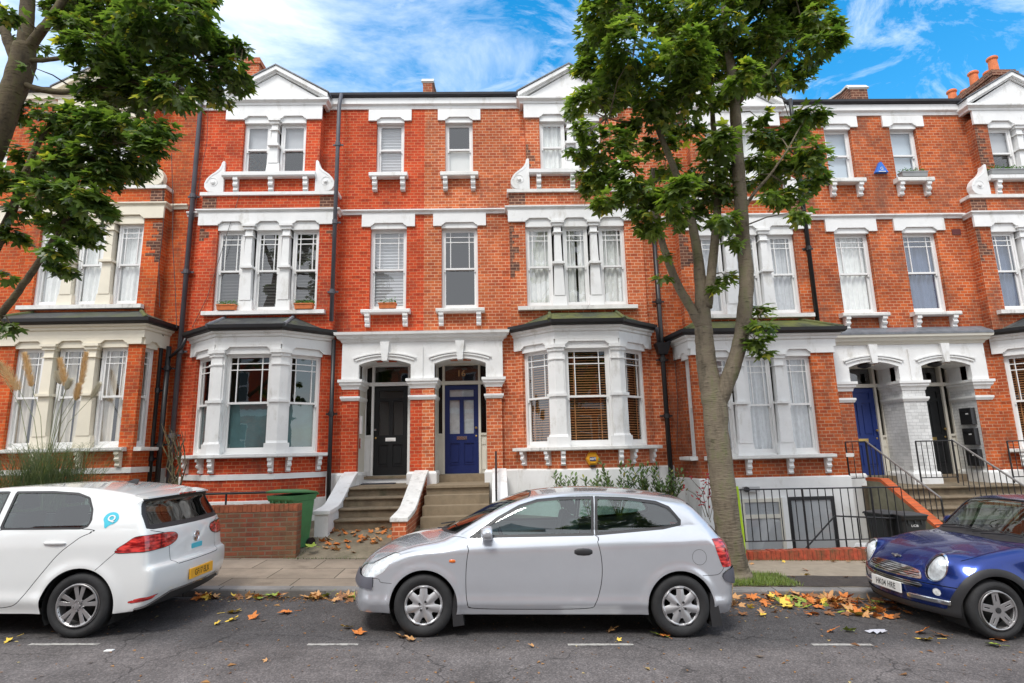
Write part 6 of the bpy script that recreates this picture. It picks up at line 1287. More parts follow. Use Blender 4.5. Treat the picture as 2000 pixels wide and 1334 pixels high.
# ------------------------------------------------------------------ blue small car, front three-quarter view
def blue():
    L, W = 3.63, 1.68; X0, Y0 = 4.60, 7.17; car = car_thing('small_blue_car', (X0, Y0, SL*X0), 'small metallic blue car with round headlights and chrome grille at the right edge')
    PA = plain('blue_paint', (.008, .030, .19), .26, metal=.65, coat=.6, coord='Obj')
    prof = [(.04, .21), (.02, .30), (.0, .42), (.01, .52), (.05, .60), (.13, .69), (.28, .795), (.5, .865), (.8, .925), (1.08, .955), (1.2, 1.02), (1.38, 1.18), (1.56, 1.325), (1.72, 1.375), (2.1, 1.405), (2.6, 1.40), (3.0, 1.37), (3.28, 1.30), (3.42, 1.10), (3.5, .95), (3.58, .75), (3.61, .5), (3.58, .3), (3.5, .2), (3.2, .14), (2.4, .12), (1.2, .12), (.4, .14), (.12, .16)]
    wx = (.60, 3.07); Ra = .345; rt = .295
    def ex(x, z):
        e = .0*x
        for c in wx: d = np.hypot(x-c, z-rt); e = e+.03*np.exp(-((d-Ra-.02)/.09)**2)
        return e
    B = Body(L, W, prof, k=.12, bowf=.30, bowr=.12, crown=.05, belt=(.885, .02), lean=.26, taperf=.07, taperr=.05, crease=(.80, .02, .22), extra=ex)
    F0 = B.F
    def F(p):   # round headlamp bulges on the wings
        x, y, z = p[..., 0], np.abs(p[..., 1]), p[..., 2]; b = np.sqrt(((x-.36)/1.35)**2+((y-.575)/.86)**2+((z-.665)/.95)**2)-.168; a = F0(p); k = .09; h_ = np.maximum(k-np.abs(a-b), 0); return np.minimum(a, b)-h_*h_/(4*k)
    B.F = F; M = B.mesh(.024)
    _, M = cut(M, lambda V: V[:, 2]-.20)
    for c in wx: _, M = cut(M, lambda V, c=c: np.maximum(np.hypot(V[:, 0]-c, V[:, 2]-rt)-Ra, .45-np.abs(V[:, 1])))
    full = M; side = lambda V: B.h(V[:, 0], V[:, 2])-np.abs(V[:, 1])
    # black wheel arch trim, sills and chin
    tr_ = lambda V: np.maximum(np.minimum(np.minimum(np.hypot(V[:, 0]-wx[0], V[:, 2]-rt), np.hypot(V[:, 0]-wx[1], V[:, 2]-rt))-Ra-.075, V[:, 2]-.285-.0*V[:, 0]), -9); lowz = lambda V: V[:, 2]-.275
    T1, M = cut(M, lambda V: np.minimum(np.maximum(np.minimum(np.hypot(V[:, 0]-wx[0], V[:, 2]-rt), np.hypot(V[:, 0]-wx[1], V[:, 2]-rt))-Ra-.07, .55-np.abs(V[:, 1])), V[:, 2]-.265)); emit(T1, 'wheel_arch_trim', DARKP, car, .010)
    ARCH = T1
    gw = np.array([(-.415, .605), (-.30, .628), (.0, .640), (.30, .628), (.415, .605), (.45, .56), (.455, .528), (.2, .518), (-.2, .518), (-.455, .528), (-.45, .56)]); fg = lambda V: np.maximum(sdpoly(V[:, 1], V[:, 2], gw), V[:, 0]-.5)
    I, M = cut(M, fg); a, b = cut(I, lambda V: -(fg(V)+.014)); gr = emit(b, 'grille', DARKP, car, -.03) or car; emit(a, 'grille_surround', CHROME, car, .006)
    for z in (.548, .570, .592, .612): band(full, lambda V, z=z: V[:, 2]-z, .0065, lambda V: fg(V)+.01, 'grille_bar', CHROME, gr, .003)
    lw = lambda V: np.maximum(np.maximum(np.abs(V[:, 2]-.462)-.026, np.abs(V[:, 1])-.47+np.abs(V[:, 2]-.462)*1.2), V[:, 0]-.5); I, M = cut(M, lw); a, b = cut(I, lambda V: -(lw(V)+.010)); emit(b, 'lower_grille', DARKP, car, -.012); emit(a, 'lower_grille_chrome', CHROME, car, .007); band(full, lambda V: V[:, 2]-.462, .005, lambda V: lw(V)+.01, 'lower_grille_chrome', CHROME, car, .004)
    hl = lambda V: np.maximum(np.hypot((np.abs(V[:, 1])-.578)/.80, (V[:, 2]-.672))-.142, V[:, 0]-.7); I, M = cut(M, hl)
    for m in cut(I, lambda V: V[:, 1]): a, b = cut(m, lambda V: -(hl(V)+.009)); emit(a, 'headlight_rim', CHROME, car, .010); h_ = emit(b, 'headlight', REFL, car, -.016); emit(b, 'lens', LENS, h_, .006)
    for sg in (-1, 1):
        fo = lambda V: np.maximum(np.hypot(V[:, 1]-sg*.60, V[:, 2]-.425)-.040, V[:, 0]-.5); I, M = cut(M, fo); h_ = emit(I, 'fog_light', REFL, car, -.005)
        bb = lambda V: np.maximum(np.maximum(np.abs(V[:, 2]-.338)-.023, np.abs(np.abs(V[:, 1])-.495)-.215), np.maximum(V[:, 0]-.5, -sg*V[:, 1])); I, _ = cut(full, bb); emit(I, 'chrome_bumper_bar', CHROME, car, .022, solid=.02)
    # seam between bonnet and bumper, bonnet to wing
    M = band(M, lambda V: V[:, 2]-.497, .005, lambda V: V[:, 0]-.30, par=car)
    M = band(M, lambda V: side(V)-.105, .003, lambda V: np.maximum(np.maximum(V[:, 0]-1.05, .36-V[:, 0]), .74-V[:, 2]), par=car)
    ws = lambda V: np.maximum(np.maximum(.065-side(V), .985-V[:, 2]), np.maximum(V[:, 0]-1.66, .8-V[:, 0])); M = glazing(M, ws, car, car, 'windscreen', CGL, .022)
    w1 = [(1.42, .955), (1.50, 1.08), (1.66, 1.27), (1.76, 1.315), (2.42, 1.335), (2.40, .965)]; w2 = [(2.46, .967), (2.48, 1.335), (2.95, 1.31), (3.15, 1.26), (3.26, 1.05), (3.2, .985)]
    for P, nm in ((w1, 'side_window'), (w2, 'rear_side_window')): M = glazing(M, lambda V, P=P: np.maximum(sdpoly(V[:, 0], V[:, 2], np.array(P)), side(V)-.1), car, car, nm, CGL, .02)
    ribbon(B, [(1.06, .95), (1.04, .86), (1.06, .70), (1.10, .5)], car)
    # white roof edge stays body colour
    emit(M, 'body', PA, car); lin = full
    for P in (w1, w2): _, lin = cut(lin, lambda V, P=P: np.maximum(sdpoly(V[:, 0], V[:, 2], np.array(P)), side(V)-.1))
    _, lin = cut(lin, ws); lin, _ = cut(lin, lambda V: 1.15-V[:, 0]); _, lin = cut(lin, lambda V: V[:, 2]-.5); lining(lin, car)
    I, _ = cut(full, lambda V: np.maximum(np.maximum(np.abs(V[:, 2]-.965)-.03, side(V)*0+.10-side(V)), np.maximum(V[:, 0]-1.25, 1.03-V[:, 0]))); emit(I, 'scuttle', DARKP, car, .003)
    for x in wx:
        liner(car, x, W, Ra, rt)
        for sg in (-1, 1): wheel(car, x, sg*(W/2-.018), sg, rt, .18, .197, 'mini', RIMD)
    mb = MB(); mb.box(.4, 3.3, -W/2+.15, W/2-.15, .19, .24); bld(mb, 'underbody', UNDER, car)
    cabin(car, L, W, 1.62, 2.15, 2.9, .30, .93, rhd=-1); mirror(car, 1.52, -W/2+.07, .93, PA); mirror(car, 1.52, W/2-.07, .93, PA, 1)
    Wp = plain('white_plate', (.80, .80, .78), .4); plate(car, 'HK04 HRE', (-.005, .03, .385), .52, .112, Wp, (0, -1, 0), (.03, 0, 1), (-1, 0, .03))
    mb = MB(); mb.lathe([(.001, 0), (.028, .004), (.026, .010), (.001, .014)], (0, 0, 0), 'z', 16); mb.v = [(.135+a*.7+c*-.7, b, .705+c*.7+a*.6) for a, b, c in mb.v]; bd = bld(mb, 'bonnet_badge', CHROME, car)
    mb = MB(); mb.hexa([(.125, -.08, .70), (.14, -.08, .715), (.14, .08, .715), (.125, .08, .70), (.12, -.075, .708), (.135, -.075, .722), (.135, .075, .722), (.12, .075, .708)]); bld(mb, 'badge_wings', CHROME, bd)
    for y0, y1 in ((-.25, -.62), (.35, -.05)):
        mb = MB(); mb.tube([(1.08, y0+.1, .985), (1.12, (y0+y1)/2, 1.01), (1.16, y1, 1.0)], .009, 6); mb.tube([(1.10, y0+.25, .985), (1.155, y0-.05, 1.03), (1.17, y1, 1.015)], .007, 6); bld(mb, 'wiper', DARKP, car)
    mb = MB(); mb.tube([(1.95, 0, 1.405), (2.0, 0, 1.44)], .008, 6); bld(mb, 'roof_aerial', DARKP, car)
    mb = MB(); mb.lathe([(.001, -.05), (.014, -.045), (.016, 0), (.014, .045), (.001, .05)], (0, 0, 0), 'x', 12); mb.v = [(1.0+a*1.1, -W/2+.02+b*.4, .79+c*.8) for a, b, c in mb.v]; rp = bld(mb, 'side_repeater', AMB, car)
blue()
# ================================================================== trees and plants
LEAF2 = []
def maple_outline(nl=5, jag=1):
    """one leaf, stalk at the origin, tip along +x; lobes with notches"""
    tips = [(-118, .50), (-62, .82), (0, 1.0), (62, .82), (118, .50)]; out = []
    for i, (a, r) in enumerate(tips):
        out += [(a-13, r*.72), (a, r), (a+13, r*.72)]
        if i < 4: out.append(((a+tips[i+1][0])/2, .40))
    return [(.38+.62*r*math.cos(R(a)), .62*r*math.sin(R(a))) for a, r in out]
MO = maple_outline()
def add_leaf(mb, p, d, n, size, curl=.25, simple=None):
    d = Vector(d).normalized(); n = Vector(n); n = (n-d*n.dot(d)); n = n.normalized() if n.length > 1e-4 else d.orthogonal(); s = d.cross(n); base = len(mb.v)
    pts = simple or MO; c = Vector(p)+d*.38*size; mb.v.append(tuple(c+n*.04*size))
    for x, y in pts:
        q = Vector(p)+d*x*size+s*y*size-n*(curl*(y*y+.35*(x-.38)**2)*size); mb.v.append(tuple(q))
    k = len(pts); mb.f += [(base, base+1+i, base+1+(i+1) % k) for i in range(k-1)]+[(base, base+k, base+1)]
OVAL = [(0, 0), (.2, .14), (.5, .2), (.8, .13), (1, 0), (.8, -.13), (.5, -.2), (.2, -.14)]
def bark(name, c1, c2, c3):
    m, nt, b = newmat(name); N = nt.nodes.new; L = nt.links.new; geo = N('ShaderNodeNewGeometry'); n = N('ShaderNodeTexNoise'); n.inputs['Scale'].default_value = 5; n.inputs['Detail'].default_value = 9; n.inputs['Roughness'].default_value = .7
    mp = N('ShaderNodeMapping'); mp.inputs['Scale'].default_value = (1.4, 1.4, .5); L(geo.outputs['Position'], mp.inputs[0]); L(mp.outputs[0], n.inputs['Vector']); r = N('ShaderNodeValToRGB'); e = r.color_ramp.elements; e[0].position = .3; e[0].color = (*c1, 1); e[1].position = .72; e[1].color = (*c3, 1); x = e.new(.5); x.color = (*c2, 1); L(n.outputs['Fac'], r.inputs[0])
    n2 = N('ShaderNodeTexNoise'); n2.inputs['Scale'].default_value = 9; n2.inputs['Detail'].default_value = 6; mp2 = N('ShaderNodeMapping'); mp2.inputs['Scale'].default_value = (1, 1, 4.5); L(geo.outputs['Position'], mp2.inputs[0]); L(mp2.outputs[0], n2.inputs['Vector']); mr = N('ShaderNodeMapRange'); mr.inputs['From Min'].default_value = .58; mr.inputs['From Max'].default_value = .75; mr.inputs['To Min'].default_value = 1; mr.inputs['To Max'].default_value = .35; L(n2.outputs['Fac'], mr.inputs['Value'])
    mm = N('ShaderNodeMix'); mm.data_type = 'RGBA'; mm.blend_type = 'MULTIPLY'; mm.inputs['Factor'].default_value = 1; L(r.outputs[0], mm.inputs['A']); L(mr.outputs[0], mm.inputs['B']); L(mm.outputs['Result'], b.inputs['Base Color']); b.inputs['Roughness'].default_value = .9; setspec(b, .2)
    bp = N('ShaderNodeBump'); bp.inputs['Strength'].default_value = .7; bp.inputs['Distance'].default_value = .02; L(n2.outputs['Fac'], bp.inputs['Height']); L(bp.outputs[0], b.inputs['Normal']); return m
BARK = bark('bark', (.10, .085, .06), (.20, .165, .12), (.15, .16, .075))
BARK2 = bark('bark_dark', (.055, .045, .035), (.12, .095, .06), (.13, .13, .05))
MAPLE = leafmat('maple_leaves', (.045, .085, .022), (.185, .250, .060), (.55, .48, .08), trans=.45, rough=.34)
MAPLE2 = leafmat('maple_leaves_left', (.034, .070, .022), (.140, .200, .052), (.50, .44, .08), trans=.42, rough=.34)
def limb(mb, pts, n=10, wob=.0, rng=random):
    """pts: (px, py, Y, radius m); smooth spline through them"""
    P = [(*at(px, py, Y), r) for px, py, Y, r in pts]; Q = crom(P, 6, closed=False); Q = [(q[0]+rng.uniform(-wob, wob), q[1]+rng.uniform(-wob, wob), q[2], q[3]*(1+rng.uniform(-.03, .03))) for q in Q]
    mb.tube([q[:3] for q in Q], [max(.004, q[3]) for q in Q], n); return [Vector(q[:3]) for q in Q]
def tree(loc, label, trunk, limbs, clumps, leafm, barkm, seed, dens=1.0, lsize=.17, extra_twigs=1, ground=None):
    t = thing('maple_tree', loc, label, 'tree'); rng = random.Random(seed); mb = MB(); nodes = []
    nodes += limb(mb, trunk, 18, .004, rng); mb.build('trunk', barkm, t, smooth=True)
    for l in limbs: mb = MB(); nodes += limb(mb, l, 10, .004, rng); mb.build('branch', barkm, t, smooth=True)
    tw = MB(); lm = MB(); nn = [Vector(n_) for n_ in nodes]
    for (px, py, rp, Y) in clumps:
        c = at(px, py, Y); r = (at(px+rp, py, Y)-c).length; q = min(nn, key=lambda v: (v-c).length)
        if (q-c).length > .12: mid = (q+c)/2+Vector((rng.uniform(-.08, .08), rng.uniform(-.08, .08), .06)); tw.tube([q, mid, c], [.014, .009, .004], 5)
        for k in range(int(2+r*7*extra_twigs)):
            d = Vector((rng.gauss(0, 1), rng.gauss(0, 1), rng.gauss(0, .8))).normalized()*r*rng.uniform(.6, 1); tw.tube([c, c+d*.5+Vector((0, 0, .02)), c+d], [.005, .004, .002], 4)
        n = int(dens*3.9*math.pi*r*r/.013*(.45/max(.2, r))**.5)
        sub = [(c+Vector((rng.gauss(0, 1), rng.gauss(0, 1), rng.gauss(0, .8))).normalized()*r*rng.uniform(.35, .8), r*rng.uniform(.35, .6)) for _ in range(7)]
        for _ in range(n):
            sc, sr = rng.choice(sub); d = Vector((rng.gauss(0, 1), rng.gauss(0, 1), rng.gauss(0, .75))).normalized(); p = sc+d*sr*rng.uniform(.55, 1.0)
            out_ = (p-c).normalized(); nrm = Vector((rng.gauss(0, .35), rng.gauss(0, .35)-.25, 1))+out_*.7; dr = Vector((out_.x+rng.gauss(0, .6), out_.y+rng.gauss(0, .6), -.45+rng.gauss(0, .35))); add_leaf(lm, p, dr, nrm, lsize*rng.uniform(.62, 1.12), rng.uniform(.1, .45))
    tag(tw.build('twigs', barkm, t, recalc=False), kind='stuff'); lm.build('crown', leafm, t, recalc=False); return t
def Yj(seed, lo, hi):
    rng = random.Random(seed); return lambda: rng.uniform(lo, hi)
yr = Yj(1, 7.6, 9.3)
RC = [(1190, 25, 58), (1255, 15, 65), (1335, 25, 70), (1420, 20, 70), (1500, 15, 70), (1580, 15, 52), (1155, 75, 34), (1170, 140, 42), (1235, 105, 62), (1312, 110, 66), (1390, 105, 55), (1470, 88, 60), (1545, 80, 60), (1600, 85, 36), (1505, 140, 40), (1560, 140, 34), (1240, -60, 70), (1340, -70, 80), (1440, -70, 80), (1540, -60, 70), (1600, 40, 30),
      (1150, 195, 36), (1205, 185, 56), (1275, 195, 46), (1340, 185, 46), (1410, 180, 36), (1450, 155, 32), (1148, 255, 22), (1190, 300, 46), (1165, 345, 36), (1185, 395, 24), (1240, 335, 38), (1250, 385, 40), (1295, 405, 38), (1265, 435, 24), (1332, 372, 38), (1340, 412, 28), (1385, 330, 40), (1392, 385, 36), (1405, 275, 34), (1335, 245, 36), (1285, 285, 28), (1405, 425, 20), (1130, 300, 18), (1225, 255, 26), (1365, 150, 40), (1300, 330, 22),
      (1578, 225, 30), (1550, 258, 38), (1502, 268, 30), (1582, 300, 36), (1540, 332, 40), (1590, 352, 26), (1500, 345, 28), (1478, 312, 20), (1540, 388, 26), (1562, 412, 18), (1500, 382, 14), (1465, 355, 14), (1425, 432, 18), (1432, 468, 14), (1400, 560, 12), (1422, 545, 14), (1478, 608, 16), (1492, 640, 18), (1474, 664, 18), (1492, 686, 12), (1118, 212, 12), (1300, 498, 8), (1290, 540, 8), (1480, 230, 14)]
tz = pave_z(2.95, 8.7)
RT = tree((2.95, 8.72, tz), 'tall maple street tree with several trunks growing from the grassy pit behind the silver car',
     [(1434, 1136, 8.8, .30), (1432, 1112, 8.8, .235), (1427, 1075, 8.76, .20), (1418, 1000, 8.72, .185), (1409, 920, 8.72, .178), (1400, 850, 8.72, .176), (1396, 790, 8.72, .185), (1385, 740, 8.72, .16), (1378, 690, 8.72, .145), (1374, 640, 8.72, .135)],
     [[(1402, 800, 8.7, .10), (1412, 765, 8.66, .125), (1432, 715, 8.6, .115), (1447, 660, 8.55, .11), (1455, 600, 8.5, .11), (1458, 540, 8.5, .108), (1452, 480, 8.5, .105), (1447, 400, 8.45, .10), (1440, 300, 8.4, .095), (1436, 220, 8.4, .085), (1428, 130, 8.4, .07), (1416, 60, 8.4, .055), (1410, -40, 8.4, .03)],
      [(1376, 650, 8.72, .12), (1372, 600, 8.75, .115), (1368, 550, 8.8, .095), (1360, 480, 8.8, .075), (1345, 410, 8.8, .065), (1325, 350, 8.8, .055), (1300, 290, 8.8, .05), (1280, 240, 8.8, .042), (1258, 190, 8.8, .035), (1235, 120, 8.8, .02)],
      [(1372, 640, 8.72, .10), (1352, 605, 8.75, .075), (1325, 560, 8.8, .068), (1305, 510, 8.85, .062), (1290, 460, 8.9, .055), (1278, 400, 8.9, .045), (1275, 330, 8.95, .03)],
      [(1380, 600, 8.72, .09), (1388, 545, 8.7, .075), (1394, 490, 8.7, .07), (1400, 430, 8.7, .065), (1402, 350, 8.7, .055), (1395, 270, 8.7, .045), (1388, 190, 8.7, .035), (1370, 110, 8.7, .02)],
      [(1452, 410, 8.45, .03), (1475, 375, 8.4, .028), (1505, 340, 8.3, .02), (1540, 290, 8.2, .012)], [(1444, 200, 8.4, .035), (1475, 165, 8.3, .03), (1520, 120, 8.2, .022), (1570, 60, 8.1, .012)], [(1262, 235, 8.8, .02), (1215, 238, 8.6, .014), (1185, 230, 8.5, .008)],
      [(1458, 640, 8.52, .012), (1476, 625, 8.45, .008), (1490, 605, 8.4, .005)]],
     [(x, y, r, yr()) for x, y, r in RC], MAPLE, BARK, 11, dens=1.85, lsize=.215)
yl = Yj(2, 7.0, 8.4)
LC = [(150, 15, 45), (215, 25, 62), (295, 25, 66), (365, 35, 52), (398, 85, 40), (330, 105, 64), (255, 105, 66), (185, 95, 48), (140, 50, 26), (200, 165, 52), (280, 175, 60), (338, 175, 40), (372, 150, 32), (250, -50, 80), (350, -45, 70), (130, -30, 40), (60, 222, 26), (108, 232, 40), (168, 240, 50), (230, 250, 56), (288, 250, 40), (300, 288, 28), (250, 310, 44), (190, 312, 46), (122, 302, 46), (62, 312, 34), (20, 342, 32), (30, 398, 34), (90, 368, 38), (150, 372, 38), (202, 352, 34), (185, 400, 28), (130, 420, 34), (150, 452, 32), (182, 440, 18), (108, 480, 28), (128, 520, 18), (100, 515, 16), (20, 460, 24), (12, 535, 12), (8, 632, 12), (24, 640, 8), (14, 25, 18), (28, 60, 16), (74, 92, 12), (60, 130, 8),
      (440, 118, 36), (418, 160, 28), (462, 135, 24), (482, 92, 14), (452, 85, 18), (430, 190, 18), (398, 60, 24), (470, 160, 16)]
tree((-7.0, 8.0, pave_z(-7, 8.6)), 'leaning maple street tree whose trunk and hanging branches fill the top left corner',
     [(-100, 1160, 8.3, .26), (-110, 1000, 8.3, .19), (-108, 800, 8.25, .175), (-98, 600, 8.2, .165), (-70, 450, 8.15, .16), (-38, 350, 8.1, .155), (-6, 270, 8.05, .155), (20, 195, 8.0, .155), (42, 130, 8.0, .17), (48, 90, 8.0, .14)],
     [[(48, 95, 8.0, .10), (52, 40, 8.0, .10), (55, -20, 8.0, .09), (55, -90, 8.0, .07)], [(45, 110, 8.0, .08), (70, 75, 7.95, .075), (100, 35, 7.9, .062), (130, -10, 7.9, .055), (170, -70, 7.9, .04)], [(36, 130, 8.0, .08), (18, 85, 8.0, .075), (4, 40, 8.0, .06), (-15, -20, 8.0, .05)],
      [(50, 118, 8.0, .035), (90, 117, 7.9, .034), (150, 108, 7.8, .028), (200, 92, 7.7, .022), (280, 60, 7.6, .012)], [(48, 165, 8.0, .045), (80, 175, 7.95, .045), (130, 180, 7.9, .04), (175, 172, 7.8, .036), (260, 160, 7.7, .02), (350, 130, 7.6, .01)],
      [(-40, 660, 8.2, .055), (0, 615, 8.1, .052), (35, 570, 8.0, .048), (70, 520, 7.9, .044), (110, 460, 7.8, .038), (145, 400, 7.7, .036), (185, 320, 7.6, .026), (230, 230, 7.6, .014)], [(-60, 560, 8.15, .06), (-12, 490, 8.0, .062), (22, 415, 7.9, .055), (42, 360, 7.9, .05), (70, 290, 7.8, .035), (110, 220, 7.8, .02)],
      [(380, 120, 7.6, .012), (420, 130, 7.6, .010), (470, 120, 7.6, .006)]],
     [(x, y, r, yl()) for x, y, r in LC], MAPLE2, BARK2, 12, dens=2.1, lsize=.205)
def copy_tree(root, loc, rz, label):
    r = root.copy(); COL.objects.link(r); r.location = loc; r.rotation_euler.z = rz; r['label'] = label
    for ch in list(root.children): c = ch.copy(); COL.objects.link(c); c.parent = r
    return r
copy_tree(RT, (-6.0, -5.5, .2), R(160), 'maple tree across the street, left of the camera')
copy_tree(RT, (4.6, -6.2, 0), R(215), 'maple tree across the street, right of the camera')
# ---- pampas grass
def pampas():
    o = at(85, 945, 11.2); loc = (o.x, 11.2, .75); t = thing('pampas_grass', loc, 'pampas grass clump with tall beige plumes in front of the cream bay', 'plant'); rng = random.Random(4)
    gm = leafmat('pampas_blades', (.05, .085, .035), (.16, .20, .11), (.45, .38, .22), trans=.2, rough=.6); mb = MB()
    for k in range(2100):
        a = rng.uniform(0, 2*math.pi); h = rng.uniform(.9, 1.95); sp = rng.uniform(.25, 1.5)*(1.35 if rng.random() < .4 else 1); b = Vector(loc)+Vector((rng.gauss(0, .38), rng.gauss(0, .16), -.1)); d = Vector((math.cos(a), math.sin(a)*.7, 0)); s = Vector((-d.y, d.x, 0))*.006; pr = None
        for i in range(7):
            u = i/6; p = b+d*sp*u**1.6+Vector((0, 0, h*(u*1.55-.75*u**2.6))); w_ = s*(1.1-u)
            if pr: mb.quad(pr[0], pr[1], tuple(p+w_), tuple(p-w_))
            pr = (tuple(p-w_), tuple(p+w_))
    tag(mb.build('blades', gm, t, recalc=False), kind='stuff')
    PL = leafmat('plume_beige', (.66, .50, .28), (.85, .68, .42), None, trans=.35, rough=.9, tc=(1.1, 1.0, .85)); PW = leafmat('plume_white', (.62, .58, .46), (.80, .76, .66), None, trans=.35, rough=.9, tc=(1, 1, .95)); ST = plain('plume_stem', (.20, .22, .10), .7)
    for (x0, y0, x1, y1, xb, wd, m) in ((38, 762, -2, 708, 78, 20, PL), (-5, 715, -30, 690, 60, 14, PL), (62, 755, 48, 690, 84, 11, PL), (130, 757, 117, 702, 96, 9, PL), (158, 752, 168, 690, 90, 8, PL), (118, 750, 112, 728, 90, 7, PW), (128, 762, 136, 742, 92, 6, PW), (148, 782, 154, 752, 96, 8, PL), (178, 778, 194, 750, 100, 7, PW)):
        Y = 11.2+rng.uniform(-.2, .2); b = at(xb, 900, Y); a = at(x0, y0, Y); e = at(x1, y1, Y); sm = MB(); mid = (a+b)/2+Vector(((a.x-b.x)*-.12, 0, .12)); sm.tube([b, mid, a, a+(e-a)*.9], [.007, .005, .004, .002], 5); stem = sm.build('plume_stem', ST, t); pm = MB(); ax = (e-a); L_ = ax.length; ax.normalize(); r = wd/85*.85
        for k in range(1500):
            u = rng.random(); q = a+ax*L_*u; ang = rng.uniform(0, 6.28); o1 = ax.orthogonal().normalized(); o2 = ax.cross(o1); d = (o1*math.cos(ang)+o2*math.sin(ang)); rr = r*math.sin(math.pi*min(1, u*.92+.08))**.6; p = q+d*rr*rng.uniform(0, .55); tip = p+(ax*.7+d*.5+Vector((.1, 0, -.15))).normalized()*rng.uniform(.05, .10); s = ax.cross(d)*.004; pm.quad(tuple(p-s), tuple(p+s), tuple(tip))
        pm.build('plume', m, t, recalc=False)
pampas()
# ---- shrubs, rose, climber
LAUR = leafmat('laurel_leaves', (.035, .07, .02), (.13, .20, .06), (.40, .34, .08), trans=.2, rough=.35)
def shrub(px, py, rp, Y, label, seed, group='shrubs in front of the white plinth'):
    c = at(px, py, Y); r = (at(px+rp, py, Y)-c).length; t = thing('laurel_shrub', (c.x, Y, .5), label, 'shrub', group); rng = random.Random(seed); mb = MB(); lm = MB(); b = Vector((c.x, Y, .45))
    for k in range(int(8+r*22)):
        e = c+Vector((rng.uniform(-r, r), rng.uniform(-.25, .25), rng.uniform(-.35*r, r))); m_ = (b+e)/2+Vector((rng.uniform(-.06, .06), 0, .05)); mb.tube([b, m_, e], [.009, .006, .003], 5); d0 = (e-m_).normalized()
        for i in range(17):
            u = .35+.65*i/16; q = b.lerp(m_, u*2) if u < .5 else m_.lerp(e, u*2-1); a = i*2.4+rng.random(); d = Vector((math.cos(a), math.sin(a), .35+rng.uniform(-.3, .3)))+d0*.7; add_leaf(lm, q, d, Vector((0, -.3, 1)), rng.uniform(.08, .13), .3, OVAL)
    mb.build('stems', BARK2, t); lm.build('foliage', LAUR, t, recalc=False)
shrub(1102, 946, 22, 11.9, 'smallest laurel shrub, furthest left above the silver roof', 1); shrub(1152, 952, 24, 11.9, 'low laurel shrub under the yellow alarm box', 2); shrub(1205, 940, 42, 12.0, 'wide laurel shrub against the white plinth right of the alarm box', 3); shrub(1266, 935, 34, 11.8, 'tall laurel shrub left of the black downpipe', 4); shrub(1306, 945, 34, 11.9, 'laurel shrub with brownish leaves at the foot of the downpipe', 5)
def rose():
    t = thing('rose_bush', (3.55, 10.6, .4), 'thin rose bush with dark red leaves against the white pier behind the silver car', 'plant'); rng = random.Random(8); mb = MB(); lm = MB()
    for pts in (((1382, 1010), (1372, 960), (1345, 930)), ((1385, 1010), (1383, 965), (1384, 935)), ((1388, 1020), (1375, 985), (1357, 965), (1340, 955)), ((1378, 1010), (1366, 975), (1380, 945), (1378, 935)), ((1386, 1015), (1392, 990), (1386, 960))):
        P = [at(x, y, 10.6) for x, y in pts]; mb.tube(P, [.006]*(len(P)-1)+[.003], 5)
        for p in P[1:]:
            for _ in range(5): add_leaf(lm, p+Vector((rng.gauss(0, .04), rng.gauss(0, .04), rng.gauss(0, .04))), Vector((rng.gauss(0, 1), rng.gauss(0, 1), rng.gauss(0, .6))), Vector((0, -1, .5)), rng.uniform(.05, .09), .3, OVAL)
    mb.build('stems', BARK2, t); lm.build('leaves', leafmat('rose_leaves', (.22, .012, .02), (.42, .03, .04), (.10, .14, .04), trans=.2), t, recalc=False)
rose()
def climber():
    t = thing('bare_climber', (-6.9, 12.6, .5), 'leafless twisted climber stems on the corner beside the black drainpipes', 'plant'); rng = random.Random(9); mb = MB()
    for k in range(14):
        x, y = rng.uniform(336, 352), 950; P = []
        for i in range(8): P.append(at(x, y, 12.35+rng.uniform(-.08, .05))); x += rng.uniform(-9, 8); y -= rng.uniform(9, 22)
        mb.tube(P, [.02]+[.013]*5+[.008, .003], 5)
    mb.build('stems', BARK2, t)
climber()
# lime green post beside the tree
mb = MB(); a, b = at(1437, 950, 9.9), at(1452, 1080, 9.9); mb.tube([tuple(b), tuple(b.lerp(a, .35)+Vector((.01, 0, 0))), tuple(a)], .042, 12); tag(mb.build('post', plain('lime_paint', (.42, .62, .02), .4, var=.08)), 'lime green painted post beside the trunk of the right tree', 'post')
